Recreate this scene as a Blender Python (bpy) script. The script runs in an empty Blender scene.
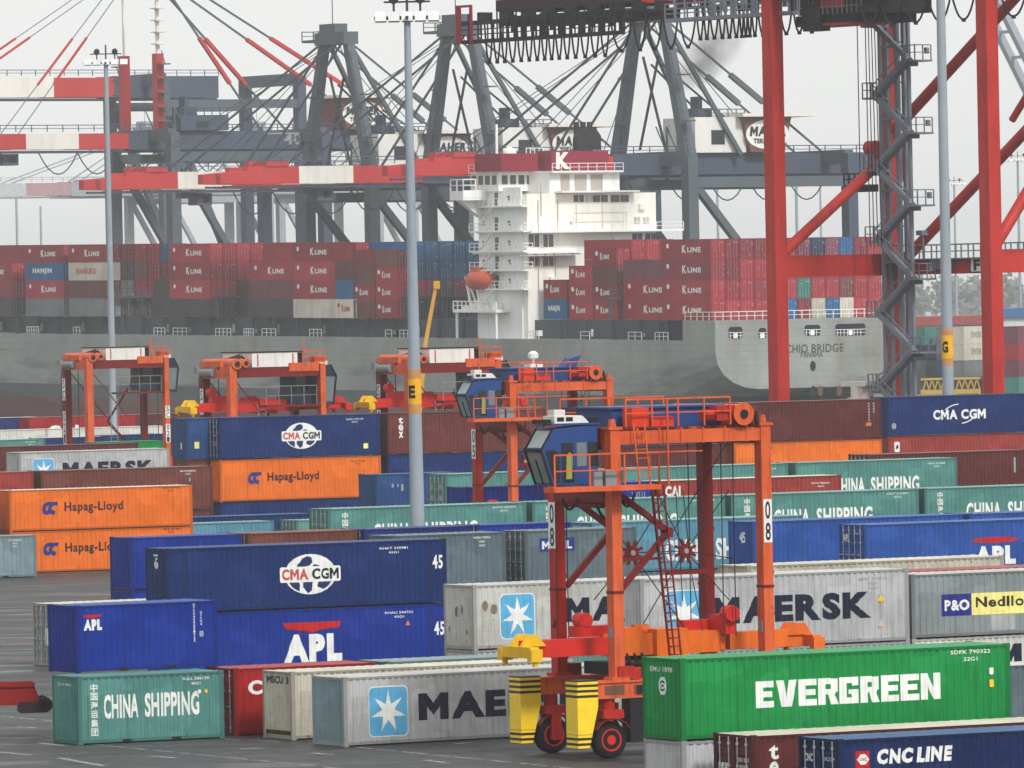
import bpy, bmesh, math, random
from mathutils import Matrix, Vector
R = math.radians
random.seed(7)
scn = bpy.context.scene
COL = scn.collection

# ------------------------------------------------------------------ camera
FPX, CAM_H, HOR_Y, ROLL = 7500.0, 16.668, 295.43, 0.02027
PITCH = math.atan((384 - HOR_Y) / FPX)
cam_d = bpy.data.cameras.new("camera")
cam = bpy.data.objects.new("camera", cam_d); COL.objects.link(cam)
cam_d.sensor_width = 36.0
cam_d.lens = FPX / 1024 * 36.0
cam_d.clip_start = 5.0
cam_d.clip_end = 12000.0
_c, _s = math.cos(ROLL), math.sin(ROLL)
_F = Vector((0, math.cos(PITCH), -math.sin(PITCH))); _U = Vector((0, math.sin(PITCH), math.cos(PITCH))); _R = Vector((1, 0, 0))
_X = _c * _R - _s * _U; _Y = _s * _R + _c * _U; _Z = -_F
cam.matrix_world = Matrix(((_X.x, _Y.x, _Z.x, 0), (_X.y, _Y.y, _Z.y, 0), (_X.z, _Y.z, _Z.z, CAM_H), (0, 0, 0, 1)))
scn.camera = cam

# ------------------------------------------------------------------ sky, sun, exposure
SUN_EL, SUN_ROT = R(44), R(146)
world = bpy.data.worlds.new("World"); scn.world = world; world.use_nodes = True
wn, wl = world.node_tree.nodes, world.node_tree.links
wn.clear()
sky = wn.new("ShaderNodeTexSky"); sky.sky_type = 'NISHITA'; sky.sun_disc = False
sky.sun_elevation = SUN_EL; sky.sun_rotation = SUN_ROT
sky.altitude = 0; sky.air_density = 1.0; sky.dust_density = 4.0; sky.ozone_density = 1.0
hs = wn.new("ShaderNodeHueSaturation"); hs.inputs['Saturation'].default_value = 0.12; hs.inputs['Value'].default_value = 1.0
bg = wn.new("ShaderNodeBackground"); bg.inputs['Strength'].default_value = 0.098
wo = wn.new("ShaderNodeOutputWorld")
cl = wn.new("ShaderNodeMix"); cl.data_type = 'RGBA'; cl.inputs[0].default_value = 0.86      # closed bright cloud over the clear sky
cl.inputs[7].default_value = (9.1, 9.2, 9.05, 1)
wt = wn.new("ShaderNodeTexCoord"); wm_ = wn.new("ShaderNodeMapping"); wm_.inputs['Scale'].default_value = (9, 9, 26); wnz = wn.new("ShaderNodeTexNoise"); wnz.inputs['Scale'].default_value = 1.1; wnz.inputs['Detail'].default_value = 5
wr = wn.new("ShaderNodeValToRGB"); wr.color_ramp.elements[0].position = .3; wr.color_ramp.elements[1].position = .7; wr.color_ramp.elements[0].color = (.955, .957, .955, 1); wr.color_ramp.elements[1].color = (1, 1, .995, 1)
wx = wn.new("ShaderNodeMix"); wx.data_type = 'RGBA'; wx.blend_type = 'MULTIPLY'; wx.inputs[0].default_value = 1; wx.inputs[7].default_value = (9.1, 9.2, 9.05, 1)
wl.new(wt.outputs['Generated'], wm_.inputs[0]); wl.new(wm_.outputs[0], wnz.inputs['Vector']); wl.new(wnz.outputs['Fac'], wr.inputs[0]); wl.new(wr.outputs[0], wx.inputs[6]); wl.new(wx.outputs[2], cl.inputs[7])
wl.new(sky.outputs[0], hs.inputs['Color']); wl.new(hs.outputs[0], cl.inputs[6]); wl.new(cl.outputs[2], bg.inputs['Color']); wl.new(bg.outputs[0], wo.inputs['Surface'])
sun_d = bpy.data.lights.new("sun", 'SUN'); sun_d.energy = 2.2; sun_d.angle = R(10); sun_d.color = (1.0, 0.975, 0.94)
sun = bpy.data.objects.new("sun", sun_d); COL.objects.link(sun)
_sd = Vector((math.sin(SUN_ROT) * math.cos(SUN_EL), math.cos(SUN_ROT) * math.cos(SUN_EL), math.sin(SUN_EL)))
sun.rotation_euler = _sd.to_track_quat('Z', 'Y').to_euler()
sun.location = (0, 200, 200)
scn.view_settings.view_transform = 'Standard'
scn.view_settings.look = 'None'
scn.view_settings.exposure = 0.26
scn.view_settings.gamma = 1.0
scn.view_settings.use_curve_mapping = False
scn.cycles.use_denoising = True
scn.cycles.max_bounces = 5
scn.cycles.volume_bounces = 0
scn.cycles.transparent_max_bounces = 6

# ------------------------------------------------------------------ pixels to places
def at(px, py, z):
    """point of the height z seen at the pixel"""
    a, b = px - 512, py - 384
    u, v = _c * a - _s * b, _s * a + _c * b
    d = _R * u + _U * (-v) + _F * FPX
    t = (z - CAM_H) / d.z
    return Vector((d.x * t, d.y * t, z))

def at_depth(px, py, y):
    """point of the distance y seen at the pixel"""
    a, b = px - 512, py - 384
    u, v = _c * a - _s * b, _s * a + _c * b
    d = _R * u + _U * (-v) + _F * FPX
    t = y / d.y
    return Vector((d.x * t, y, CAM_H + d.z * t))

# ------------------------------------------------------------------ materials
def lin(c):
    return tuple(((v / 255) / 12.92) if v <= 10 else ((v / 255 + 0.055) / 1.055) ** 2.4 for v in c)

MATS = {}
def nd(t, ty, **kw):
    n = t.nodes.new(ty)
    for k, v in kw.items():
        setattr(n, k, v)
    return n

def paint(name, rgb, rough=0.5, wear=0.35, dirt=(70, 60, 50), scale=1.0, metal=0.0, streak=0.3, rust=0.0, dents=0.0, vary=0.0):
    """painted metal: uneven fading, vertical dirt streaks, chips of rust"""
    if name in MATS:
        return MATS[name]
    m = bpy.data.materials.new(name); m.use_nodes = True; t = m.node_tree; L = t.links
    b = t.nodes['Principled BSDF']
    base = lin(rgb)
    if dents > 0: dirt = tuple(v * .45 + q * .22 for v, q in zip(rgb, (70, 58, 46)))
    tc = nd(t, 'ShaderNodeTexCoord')
    n1 = nd(t, 'ShaderNodeTexNoise'); n1.inputs['Scale'].default_value = 0.55 * scale; n1.inputs['Detail'].default_value = 5; n1.inputs['Roughness'].default_value = 0.6
    L.new(tc.outputs['Object'], n1.inputs['Vector'])
    r1 = nd(t, 'ShaderNodeValToRGB')
    k = wear * 0.45
    r1.color_ramp.elements[0].position = 0.3; r1.color_ramp.elements[1].position = 0.72
    r1.color_ramp.elements[0].color = (*[v * (1 - k) for v in base], 1)
    g = sum(base) / 3
    r1.color_ramp.elements[1].color = (*[min(0.95, (v * (1 - k * .35) + g * k * .35) * (1 + k * .55)) for v in base], 1)
    L.new(n1.outputs['Fac'], r1.inputs['Fac'])
    # streaks that run down
    mp = nd(t, 'ShaderNodeMapping'); mp.inputs['Scale'].default_value = (2.6 * scale, 2.6 * scale, 0.28 * scale)
    L.new(tc.outputs['Object'], mp.inputs['Vector'])
    n2 = nd(t, 'ShaderNodeTexNoise'); n2.inputs['Scale'].default_value = 1.6; n2.inputs['Detail'].default_value = 6; n2.inputs['Roughness'].default_value = 0.65
    L.new(mp.outputs[0], n2.inputs['Vector'])
    r2 = nd(t, 'ShaderNodeValToRGB'); r2.color_ramp.elements[0].position = 0.5; r2.color_ramp.elements[1].position = 0.78
    r2.color_ramp.elements[0].color = (0, 0, 0, 1); r2.color_ramp.elements[1].color = (streak, streak, streak, 1)
    L.new(n2.outputs['Fac'], r2.inputs['Fac'])
    mx = nd(t, 'ShaderNodeMix', data_type='RGBA'); mx.inputs[7].default_value = (*lin(dirt), 1)
    L.new(r2.outputs[0], mx.inputs[0]); L.new(r1.outputs[0], mx.inputs[6])
    out = mx.outputs[2]
    if dents > 0:   # repainted patches and knocks in the sheet
        vo = nd(t, 'ShaderNodeTexVoronoi', distance='CHEBYCHEV'); vo.inputs['Scale'].default_value = .75; vo.inputs['Randomness'].default_value = .8
        mv = nd(t, 'ShaderNodeMapping'); mv.inputs['Scale'].default_value = (1.0, 1.0, 1.5); L.new(tc.outputs['Object'], mv.inputs[0]); L.new(mv.outputs[0], vo.inputs['Vector'])
        sr = nd(t, 'ShaderNodeSeparateColor'); L.new(vo.outputs['Color'], sr.inputs[0])
        rv = nd(t, 'ShaderNodeMapRange'); rv.inputs[1].default_value = .80; rv.inputs[2].default_value = .84; rv.inputs[3].default_value = 0; rv.inputs[4].default_value = .42; L.new(sr.outputs[0], rv.inputs[0])
        mp_ = nd(t, 'ShaderNodeMix', data_type='RGBA'); mp_.inputs[7].default_value = (*[min(.9, v * 1.22 + .012) for v in base], 1); L.new(rv.outputs[0], mp_.inputs[0]); L.new(out, mp_.inputs[6]); out = mp_.outputs[2]
        # scrapes: thin level marks
        ms = nd(t, 'ShaderNodeMapping'); ms.inputs['Scale'].default_value = (.5, .5, 9.0); L.new(tc.outputs['Object'], ms.inputs[0])
        ns = nd(t, 'ShaderNodeTexNoise'); ns.inputs['Scale'].default_value = 1.3; ns.inputs['Detail'].default_value = 4; L.new(ms.outputs[0], ns.inputs[0])
        rs_ = nd(t, 'ShaderNodeMapRange'); rs_.inputs[1].default_value = .69; rs_.inputs[2].default_value = .73; rs_.inputs[3].default_value = 0; rs_.inputs[4].default_value = .5; L.new(ns.outputs['Fac'], rs_.inputs[0])
        mq = nd(t, 'ShaderNodeMix', data_type='RGBA'); mq.inputs[7].default_value = (*[v * .45 + .012 for v in base], 1); L.new(rs_.outputs[0], mq.inputs[0]); L.new(out, mq.inputs[6]); out = mq.outputs[2]
        nb = nd(t, 'ShaderNodeTexNoise'); nb.inputs['Scale'].default_value = 1.1; nb.inputs['Detail'].default_value = 3; L.new(tc.outputs['Object'], nb.inputs[0])
        bb = nd(t, 'ShaderNodeBump'); bb.inputs['Strength'].default_value = dents; bb.inputs['Distance'].default_value = .12; L.new(nb.outputs['Fac'], bb.inputs['Height']); L.new(bb.outputs[0], b.inputs['Normal'])
    if rust > 0:
        n3 = nd(t, 'ShaderNodeTexNoise'); n3.inputs['Scale'].default_value = 2.3 * scale; n3.inputs['Detail'].default_value = 8; n3.inputs['Roughness'].default_value = 0.7
        L.new(tc.outputs['Object'], n3.inputs['Vector'])
        r3 = nd(t, 'ShaderNodeValToRGB'); r3.color_ramp.elements[0].position = 0.66 - rust * 0.16; r3.color_ramp.elements[1].position = 0.74 - rust * 0.12
        r3.color_ramp.elements[0].color = (0, 0, 0, 1); r3.color_ramp.elements[1].color = (0.85, 0.85, 0.85, 1)
        L.new(n3.outputs['Fac'], r3.inputs['Fac'])
        m3 = nd(t, 'ShaderNodeMix', data_type='RGBA'); m3.inputs[7].default_value = (*lin((104, 62, 38)), 1)
        L.new(r3.outputs[0], m3.inputs[0]); L.new(out, m3.inputs[6]); out = m3.outputs[2]
    if vary > 0:   # every box has faded in its own way
        oi = nd(t, 'ShaderNodeObjectInfo'); vr = nd(t, 'ShaderNodeMapRange'); vr.inputs[3].default_value = 1 - vary; vr.inputs[4].default_value = 1 + vary * .7; L.new(oi.outputs['Random'], vr.inputs[0])
        vm = nd(t, 'ShaderNodeMix', data_type='RGBA', blend_type='MULTIPLY'); vm.inputs[0].default_value = 1; L.new(out, vm.inputs[6]); L.new(vr.outputs[0], vm.inputs[7]); out = vm.outputs[2]
    L.new(out, b.inputs['Base Color'])
    rr = nd(t, 'ShaderNodeMapRange'); rr.inputs[3].default_value = rough - 0.1; rr.inputs[4].default_value = min(1, rough + 0.18)
    L.new(n2.outputs['Fac'], rr.inputs[0]); L.new(rr.outputs[0], b.inputs['Roughness'])
    b.inputs['Metallic'].default_value = metal
    b.inputs['Specular IOR Level'].default_value = 0.16
    MATS[name] = m
    return m

def plain(name, rgb, rough=0.6, metal=0.0, spec=0.3):
    if name in MATS:
        return MATS[name]
    m = bpy.data.materials.new(name); m.use_nodes = True; t = m.node_tree
    b = t.nodes['Principled BSDF']
    tc = nd(t, 'ShaderNodeTexCoord'); n = nd(t, 'ShaderNodeTexNoise'); n.inputs['Scale'].default_value = 1.7; n.inputs['Detail'].default_value = 4
    t.links.new(tc.outputs['Object'], n.inputs['Vector'])
    r = nd(t, 'ShaderNodeValToRGB'); c = lin(rgb)
    r.color_ramp.elements[0].position = 0.35; r.color_ramp.elements[1].position = 0.65
    r.color_ramp.elements[0].color = (*[v * 0.86 for v in c], 1); r.color_ramp.elements[1].color = (*[min(.95, v * 1.05) for v in c], 1)
    t.links.new(n.outputs['Fac'], r.inputs['Fac']); t.links.new(r.outputs[0], b.inputs['Base Color'])
    b.inputs['Roughness'].default_value = rough; b.inputs['Metallic'].default_value = metal
    b.inputs['Specular IOR Level'].default_value = spec
    MATS[name] = m
    return m

def glass(name, rgb=(60, 72, 78), rough=0.08):
    if name in MATS:
        return MATS[name]
    m = plain(name, rgb, rough, 0.0, 0.7)
    return m

# ------------------------------------------------------------------ mesh helpers
class MB:
    """collects shapes into one mesh"""
    def __init__(s):
        s.v, s.f, s.mi, s.cur = [], [], [], 0
    def add(s, vs, fs):
        o = len(s.v); s.v.extend([tuple(p) for p in vs]); s.f.extend([tuple(i + o for i in f) for f in fs]); s.mi.extend([s.cur] * len(fs))
        return s
    def box(s, x0, x1, y0, y1, z0, z1):
        return s.add([(x0, y0, z0), (x1, y0, z0), (x1, y1, z0), (x0, y1, z0), (x0, y0, z1), (x1, y0, z1), (x1, y1, z1), (x0, y1, z1)],
                     [(0, 3, 2, 1), (4, 5, 6, 7), (0, 1, 5, 4), (1, 2, 6, 5), (2, 3, 7, 6), (3, 0, 4, 7)])
    def bar(s, p, q, w, h=None, w2=None, h2=None):
        """rectangular bar from p to q, w across (horizontal), h the other way; may taper"""
        h = w if h is None else h; w2 = w if w2 is None else w2; h2 = h if h2 is None else h2
        p, q = Vector(p), Vector(q); d = (q - p).normalized()
        up = Vector((0, 0, 1)) if abs(d.z) < 0.98 else Vector((0, 1, 0))
        a = d.cross(up).normalized(); b = a.cross(d).normalized()
        vs = [p - a * w / 2 - b * h / 2, p + a * w / 2 - b * h / 2, p + a * w / 2 + b * h / 2, p - a * w / 2 + b * h / 2,
              q - a * w2 / 2 - b * h2 / 2, q + a * w2 / 2 - b * h2 / 2, q + a * w2 / 2 + b * h2 / 2, q - a * w2 / 2 + b * h2 / 2]
        return s.add(vs, [(0, 3, 2, 1), (4, 5, 6, 7), (0, 1, 5, 4), (1, 2, 6, 5), (2, 3, 7, 6), (3, 0, 4, 7)])
    def cyl(s, p, q, r, r2=None, n=10, caps=True):
        r2 = r if r2 is None else r2
        p, q = Vector(p), Vector(q); d = (q - p).normalized()
        up = Vector((0, 0, 1)) if abs(d.z) < 0.98 else Vector((0, 1, 0))
        a = d.cross(up).normalized(); b = a.cross(d).normalized()
        vs = []
        for c, rr in ((p, r), (q, r2)):
            for i in range(n):
                t = 2 * math.pi * i / n
                vs.append(c + a * rr * math.cos(t) + b * rr * math.sin(t))
        fs = [(i, i + n, (i + 1) % n + n, (i + 1) % n) for i in range(n)]
        if caps:
            fs += [tuple(range(n)), tuple(reversed(range(n, 2 * n)))]
        return s.add(vs, fs)
    def lathe(s, o, axis, prof, n=20):
        """prof: (along, radius) pairs, turned about axis through o"""
        o = Vector(o); d = Vector(axis).normalized()
        up = Vector((0, 0, 1)) if abs(d.z) < 0.98 else Vector((0, 1, 0))
        a = d.cross(up).normalized(); b = a.cross(d).normalized()
        vs, fs = [], []
        for (l, r) in prof:
            for i in range(n):
                t = 2 * math.pi * i / n
                vs.append(o + d * l + a * r * math.cos(t) + b * r * math.sin(t))
        for j in range(len(prof) - 1):
            for i in range(n):
                fs.append((j * n + i, (j + 1) * n + i, (j + 1) * n + (i + 1) % n, j * n + (i + 1) % n))
        fs.append(tuple(range(n))); k = (len(prof) - 1) * n; fs.append(tuple(reversed(range(k, k + n))))
        return s.add(vs, fs)
    def prism(s, pts, axis, a0, a1):
        """polygon pts in the plane across axis ('x','y','z'), pushed from a0 to a1"""
        n = len(pts)
        def P(p, a):
            return {'x': (a, p[0], p[1]), 'y': (p[0], a, p[1]), 'z': (p[0], p[1], a)}[axis]
        vs = [P(p, a0) for p in pts] + [P(p, a1) for p in pts]
        fs = [tuple(range(n)), tuple(reversed(range(n, 2 * n)))] + [(i, i + n, (i + 1) % n + n, (i + 1) % n) for i in range(n)]
        return s.add(vs, fs)
    def tube(s, pts, r, n=6):
        for p, q in zip(pts[:-1], pts[1:]):
            s.cyl(p, q, r, n=n, caps=False)
        return s
    def rail(s, pts, h=1.05, posts=1.4, r=0.03, mids=(0.5,)):
        """handrail along a polyline standing on pts"""
        for p, q in zip(pts[:-1], pts[1:]):
            p, q = Vector(p), Vector(q); L = (q - p).length; n = max(1, round(L / posts))
            up = Vector((0, 0, h))
            s.bar(p + up, q + up, 2 * r)
            for m in mids:
                s.bar(p + up * m, q + up * m, 1.5 * r)
            for i in range(n + 1):
                c = p.lerp(q, i / n)
                s.bar(c, c + up, 1.8 * r)
        return s
    def ladder(s, p, q, across, w=0.45, step=0.3, r=0.025):
        p, q, a = Vector(p), Vector(q), Vector(across).normalized() * w / 2
        s.bar(p - a, q - a, 2 * r); s.bar(p + a, q + a, 2 * r)
        n = max(2, int((q - p).length / step))
        for i in range(1, n):
            c = p.lerp(q, i / n)
            s.bar(c - a, c + a, 1.4 * r)
        return s
    def cut(s):
        """what comes next is a piece of its own"""
        s.cuts = getattr(s, 'cuts', []) + [(len(s.v), len(s.f))]; return s
    def build_each(s, name, mats, parent=None):
        cs = getattr(s, 'cuts', []) + [(len(s.v), len(s.f))]; pv = pf = 0; out = []
        for cv, cf in cs:
            if cf > pf:
                q = MB(); q.v = s.v[pv:cv]; q.f = [tuple(i - pv for i in f) for f in s.f[pf:cf]]; q.mi = s.mi[pf:cf]; out.append(q.build(name, mats, parent))
            pv, pf = cv, cf
        return out
    def mesh(s, name):
        me = bpy.data.meshes.new(name); me.from_pydata(s.v, [], s.f)
        if any(s.mi):
            me.polygons.foreach_set('material_index', s.mi)
        me.update()
        bm = bmesh.new(); bm.from_mesh(me); bmesh.ops.recalc_face_normals(bm, faces=bm.faces); bm.to_mesh(me); bm.free()
        return me
    def build(s, name, mats, parent=None, smooth=False):
        me = s.mesh(name)
        for m in (mats if isinstance(mats, (list, tuple)) else [mats]):
            me.materials.append(m)
        if smooth:
            me.polygons.foreach_set('use_smooth', [True] * len(me.polygons)); me.set_sharp_from_angle(angle=R(38))
        return link(name, me, parent)

def link(name, me, parent=None):
    o = bpy.data.objects.new(name, me); COL.objects.link(o)
    if parent is not None:
        o.parent = parent
    return o

def tag(o, label=None, cat=None, group=None, kind=None):
    if label: o['label'] = label
    if cat: o['category'] = cat
    if group: o['group'] = group
    if kind: o['kind'] = kind
    return o

def thing(name, label, cat, loc=(0, 0, 0), yaw=0.0, group=None, mat=None):
    o = bpy.data.objects.new(name, None); COL.objects.link(o)
    o.empty_display_size = 0.5
    if mat is not None:
        o.matrix_world = mat
    else:
        o.location = loc; o.rotation_euler = (0, 0, yaw)
    return tag(o, label, cat, group)

_kids = {}
def copy_tree(root, loc, yaw, label):
    """a thing with copies of its parts and their sub-parts"""
    r = root.copy(); COL.objects.link(r); r.location = loc; r.rotation_euler = (0, 0, yaw); r['label'] = label
    for o in [o for o in COL.objects if o.parent == root]:
        c = o.copy(); COL.objects.link(c); c.parent = r
        for p in [p for p in COL.objects if p.parent == o]:
            d = p.copy(); COL.objects.link(d); d.parent = c
    return r

# ------------------------------------------------------------------ lettering and painted marks
_txt = {}
def _glyphs(s, bold):
    cu = bpy.data.curves.new("word", 'FONT'); cu.body = s; cu.size = 1.0; cu.offset = bold; cu.space_character = 1.0 + bold * 3.2; cu.resolution_u = 3; cu.fill_mode = 'FRONT'
    ob = bpy.data.objects.new("word", cu); COL.objects.link(ob)
    dg = bpy.context.evaluated_depsgraph_get()
    me = bpy.data.meshes.new_from_object(ob.evaluated_get(dg))
    vs = [tuple(v.co[:2]) for v in me.vertices]; fs = [tuple(p.vertices) for p in me.polygons]
    bpy.data.objects.remove(ob); bpy.data.curves.remove(cu); bpy.data.meshes.remove(me)
    return vs, fs
def _wide_m(bold, cap):
    """a drawn M, since thickening the font's own closes its notch"""
    t = .1 + 2 * bold; w = cap * 1.12; b = -bold; c = cap + bold
    V = [(0, b), (t, b), (t, c), (0, c), (w - t, b), (w, b), (w, c), (w - t, c), (t, c), (t, c - 1.75 * t), (w / 2, c * .36 - t * .9), (w / 2, c * .36 + t * .75), (w - t, c), (w - t, c - 1.75 * t)]
    return V, [(0, 1, 2, 3), (4, 5, 6, 7), (8, 9, 10, 11), (11, 10, 13, 12)]
def text_polys(s, bold=0.02, sx=1.0):
    """flat faces of a word, scaled to the unit square"""
    k = (s, bold)
    if k not in _txt:
        if 'M' in s and bold >= .02:
            hv, _ = _glyphs('H', 0.0); cap = max(v[1] for v in hv)
            vs, fs, x = [], [], 0.0
            for ch in s:
                if ch == ' ': x += .3; continue
                v, f = _wide_m(bold, cap) if ch == 'M' else _glyphs(ch, bold)
                a, e = min(p[0] for p in v), max(p[0] for p in v); o = len(vs)
                vs += [(p[0] - a + x, p[1]) for p in v]; fs += [tuple(i + o for i in q) for q in f]
                x += e - a + (.03 if ch in 'AR' else .065)
        else:
            vs, fs = _glyphs(s, bold)
        x0, x1 = min(v[0] for v in vs), max(v[0] for v in vs); y0, y1 = min(v[1] for v in vs), max(v[1] for v in vs)
        _txt[k] = ([((v[0] - x0) / (x1 - x0), (v[1] - y0) / (y1 - y0)) for v in vs], fs)
    return _txt[k]

def fit(pf, x, z, w, h, slant=0.0):
    return ([(x + p[0] * w + slant * p[1] * h, z + p[1] * h) for p in pf[0]], pf[1])

def poly(pts):
    return (list(pts), [tuple(range(len(pts)))])

def join(*pfs):
    V, F = [], []
    for v, f in pfs:
        o = len(V); V += v; F += [tuple(i + o for i in q) for q in f]
    return (V, F)

def rect(x0, z0, x1, z1):
    return poly([(x0, z0), (x1, z0), (x1, z1), (x0, z1)])

def rrect(x0, z0, x1, z1, r, n=5):
    pts = []
    for cx, cz, a0 in ((x1 - r, z1 - r, 0), (x0 + r, z1 - r, 90), (x0 + r, z0 + r, 180), (x1 - r, z0 + r, 270)):
        for i in range(n + 1):
            a = R(a0 + 90 * i / n); pts.append((cx + r * math.cos(a), cz + r * math.sin(a)))
    return poly(pts)

def ellipse(cx, cz, rx, rz, n=28, a0=0, a1=360):
    return poly([(cx + rx * math.cos(R(a0 + (a1 - a0) * i / n)), cz + rz * math.sin(R(a0 + (a1 - a0) * i / n))) for i in range(n if a1 - a0 == 360 else n + 1)])

def arc_band(cx, cz, r0, r1, a0, a1, n=14, ratio=1.0):
    V, F = [], []
    for i in range(n + 1):
        a = R(a0 + (a1 - a0) * i / n)
        V += [(cx + r0 * math.cos(a), cz + r0 * ratio * math.sin(a)), (cx + r1 * math.cos(a), cz + r1 * ratio * math.sin(a))]
    for i in range(n):
        F.append((2 * i, 2 * i + 1, 2 * i + 3, 2 * i + 2))
    return (V, F)

def star(cx, cz, r, r2, n=7, rot=90):
    pts = []
    for i in range(2 * n):
        a = R(rot + 180 * i / n); q = r if i % 2 == 0 else r2
        pts.append((cx + q * math.cos(a), cz + q * math.sin(a)))
    V = [(cx, cz)] + pts
    return (V, [(0, 1 + i, 1 + (i + 1) % (2 * n)) for i in range(2 * n)])
# ------------------------------------------------------------------ shipping containers
W = 2.438
L20, L40, L45 = 6.058, 12.192, 13.716
PER = (0.0, 0.09, 0.14, 0.23, 0.278)
DEP = (0.0, 0.0, 0.036, 0.036, 0.0)
def corr_pts(a, b):
    """break points and depths of the pressed wall between a and b"""
    n = max(1, round((b - a) / 0.278)); k = (b - a) / n / 0.278
    xs = [(a, 0.0)]
    for i in range(n):
        for x, d in zip(PER[1:], DEP[1:]):
            xs.append((a + (i * 0.278 + x) * k, d))
    return xs

def corr_depth(xs, x):
    if x <= xs[0][0]: return 0.0
    for (x0, d0), (x1, d1) in zip(xs[:-1], xs[1:]):
        if x <= x1:
            return d0 + (d1 - d0) * (x - x0) / max(1e-6, x1 - x0)
    return 0.0

POST = 0.16
_cm = {}
def c_mesh(kind, L, h, detail=True):
    k = (kind, L, h)
    if k in _cm:
        return _cm[k]
    m = MB()
    if kind == 'frame':
        for x in (0, L - POST):
            for y in (0, W - 0.12):
                m.box(x, x + POST, y, y + 0.12, 0.118, h - 0.118)
                m.box(x - (0.004 if x == 0 else 0.022), x + POST + (0.022 if x == 0 else 0.004), y - (0.004 if y == 0 else 0.046), y + 0.12 + (0.046 if y == 0 else 0.004), 0, 0.118)
                m.box(x - (0.004 if x == 0 else 0.022), x + POST + (0.022 if x == 0 else 0.004), y - (0.004 if y == 0 else 0.046), y + 0.12 + (0.046 if y == 0 else 0.004), h - 0.118, h + 0.003)
        for y in (0.002, W - 0.062):
            m.box(POST + .022, L - POST - .022, y, y + 0.06, h - 0.10, h - 0.03)
            m.box(POST + .022, L - POST - .022, y + (.012 if y < 1 else -.012), y + (.062 if y < 1 else .038), 0.055, 0.178)
        for x in (0.002, L - 0.082):
            m.box(x, x + 0.08, 0.166, W - 0.166, h - 0.12, h - 0.02)
            m.box(x, x + 0.08, 0.166, W - 0.166, 0.02, 0.15)
        m.box(0.1, L - 0.1, 0.06, W - 0.06, 0.12, 0.16)
        if L > 13:
            for x in (0.76, L - 0.76 - 0.15):
                for y in (-0.006, W - 0.094):
                    m.box(x, x + 0.15, y, y + 0.1, 0.18, h - 0.086)
    elif kind == 'side':
        xs = corr_pts(POST, L - POST); z0, z1 = 0.16, h - 0.06
        V, F = [], []
        for x, d in xs:
            V += [(x, 0.012 + d, z0), (x, 0.012 + d, z1)]
        for i in range(len(xs) - 1):
            F.append((2 * i, 2 * i + 2, 2 * i + 3, 2 * i + 1))
        m.add(V, F)
    elif kind == 'end':
        xs = corr_pts(0.12, W - 0.12); z0, z1 = 0.14, h - 0.1
        V, F = [], []
        for y, d in xs:
            V += [(0.012 + d, y, z0), (0.012 + d, y, z1)]
        for i in range(len(xs) - 1):
            F.append((2 * i + 2, 2 * i, 2 * i + 1, 2 * i + 3))
        m.add(V, F)
    elif kind == 'roof':
        n = max(6, round(L / 0.42)); V, F = [], []
        a, b = 0.02, L - 0.02
        for i in range(n * 2 + 1):
            x = a + (b - a) * i / (2 * n); z = h - 0.022 + (0.018 if i % 2 else 0.0)
            V += [(x, 0.02, h - 0.024), (x, 0.16, z), (x, W - 0.16, z), (x, W - 0.02, h - 0.024)]
        for i in range(n * 2):
            for j in range(3):
                F.append((4 * i + j, 4 * i + 4 + j, 4 * i + 5 + j, 4 * i + 1 + j))
        m.add(V, F)
    elif kind == 'door':
        w = W / 2 - 0.13; V, F = [], []
        zz = [0.15]; n = 5; hh = h - 0.12 - 0.15
        prof = []
        for i in range(n):
            a = 0.15 + hh * i / n; d = hh / n
            prof += [(a, 0.0), (a + d * .3, 0.0), (a + d * .4, 0.03), (a + d * .9, 0.03)]
        prof.append((0.15 + hh, 0.0))
        for z, d in prof:
            V += [(0.03 + d, 0.0, z), (0.03 + d, w, z)]
        for i in range(len(prof) - 1):
            F.append((2 * i, 2 * i + 1, 2 * i + 3, 2 * i + 2))
        m.add(V, F)
        m.box(0.012, 0.03, 0.0, 0.05, 0.15, 0.15 + hh); m.box(0.012, 0.03, w - 0.05, w, 0.15, 0.15 + hh)
    elif kind == 'rod':
        m.cyl((-0.012, 0, 0.1), (-0.012, 0, h - 0.09), 0.02, n=6)
        for z in (0.3, h * .35, h * .66, h - 0.3):
            m.box(-0.036, 0.02, -0.05, 0.05, z - 0.04, z + 0.04)
        m.box(-0.05, -0.02, -0.02, 0.32, h * .42, h * .42 + 0.035)
    elif kind == 'pocket':
        for x in (L / 2 - 1.03 - 0.18, L / 2 + 1.03 - 0.18):
            m.box(x, x + 0.36, -0.004, 0.05, 0.03, 0.15)
    me = m.mesh(kind); me.materials.append(None)
    _cm[k] = me
    return me

def part(name, me, mat, parent, M=None):
    o = bpy.data.objects.new(name, me); COL.objects.link(o); o.parent = parent
    if M is not None:
        o.matrix_local = M
    o.material_slots[0].link = 'OBJECT'; o.material_slots[0].material = mat
    return o

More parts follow.
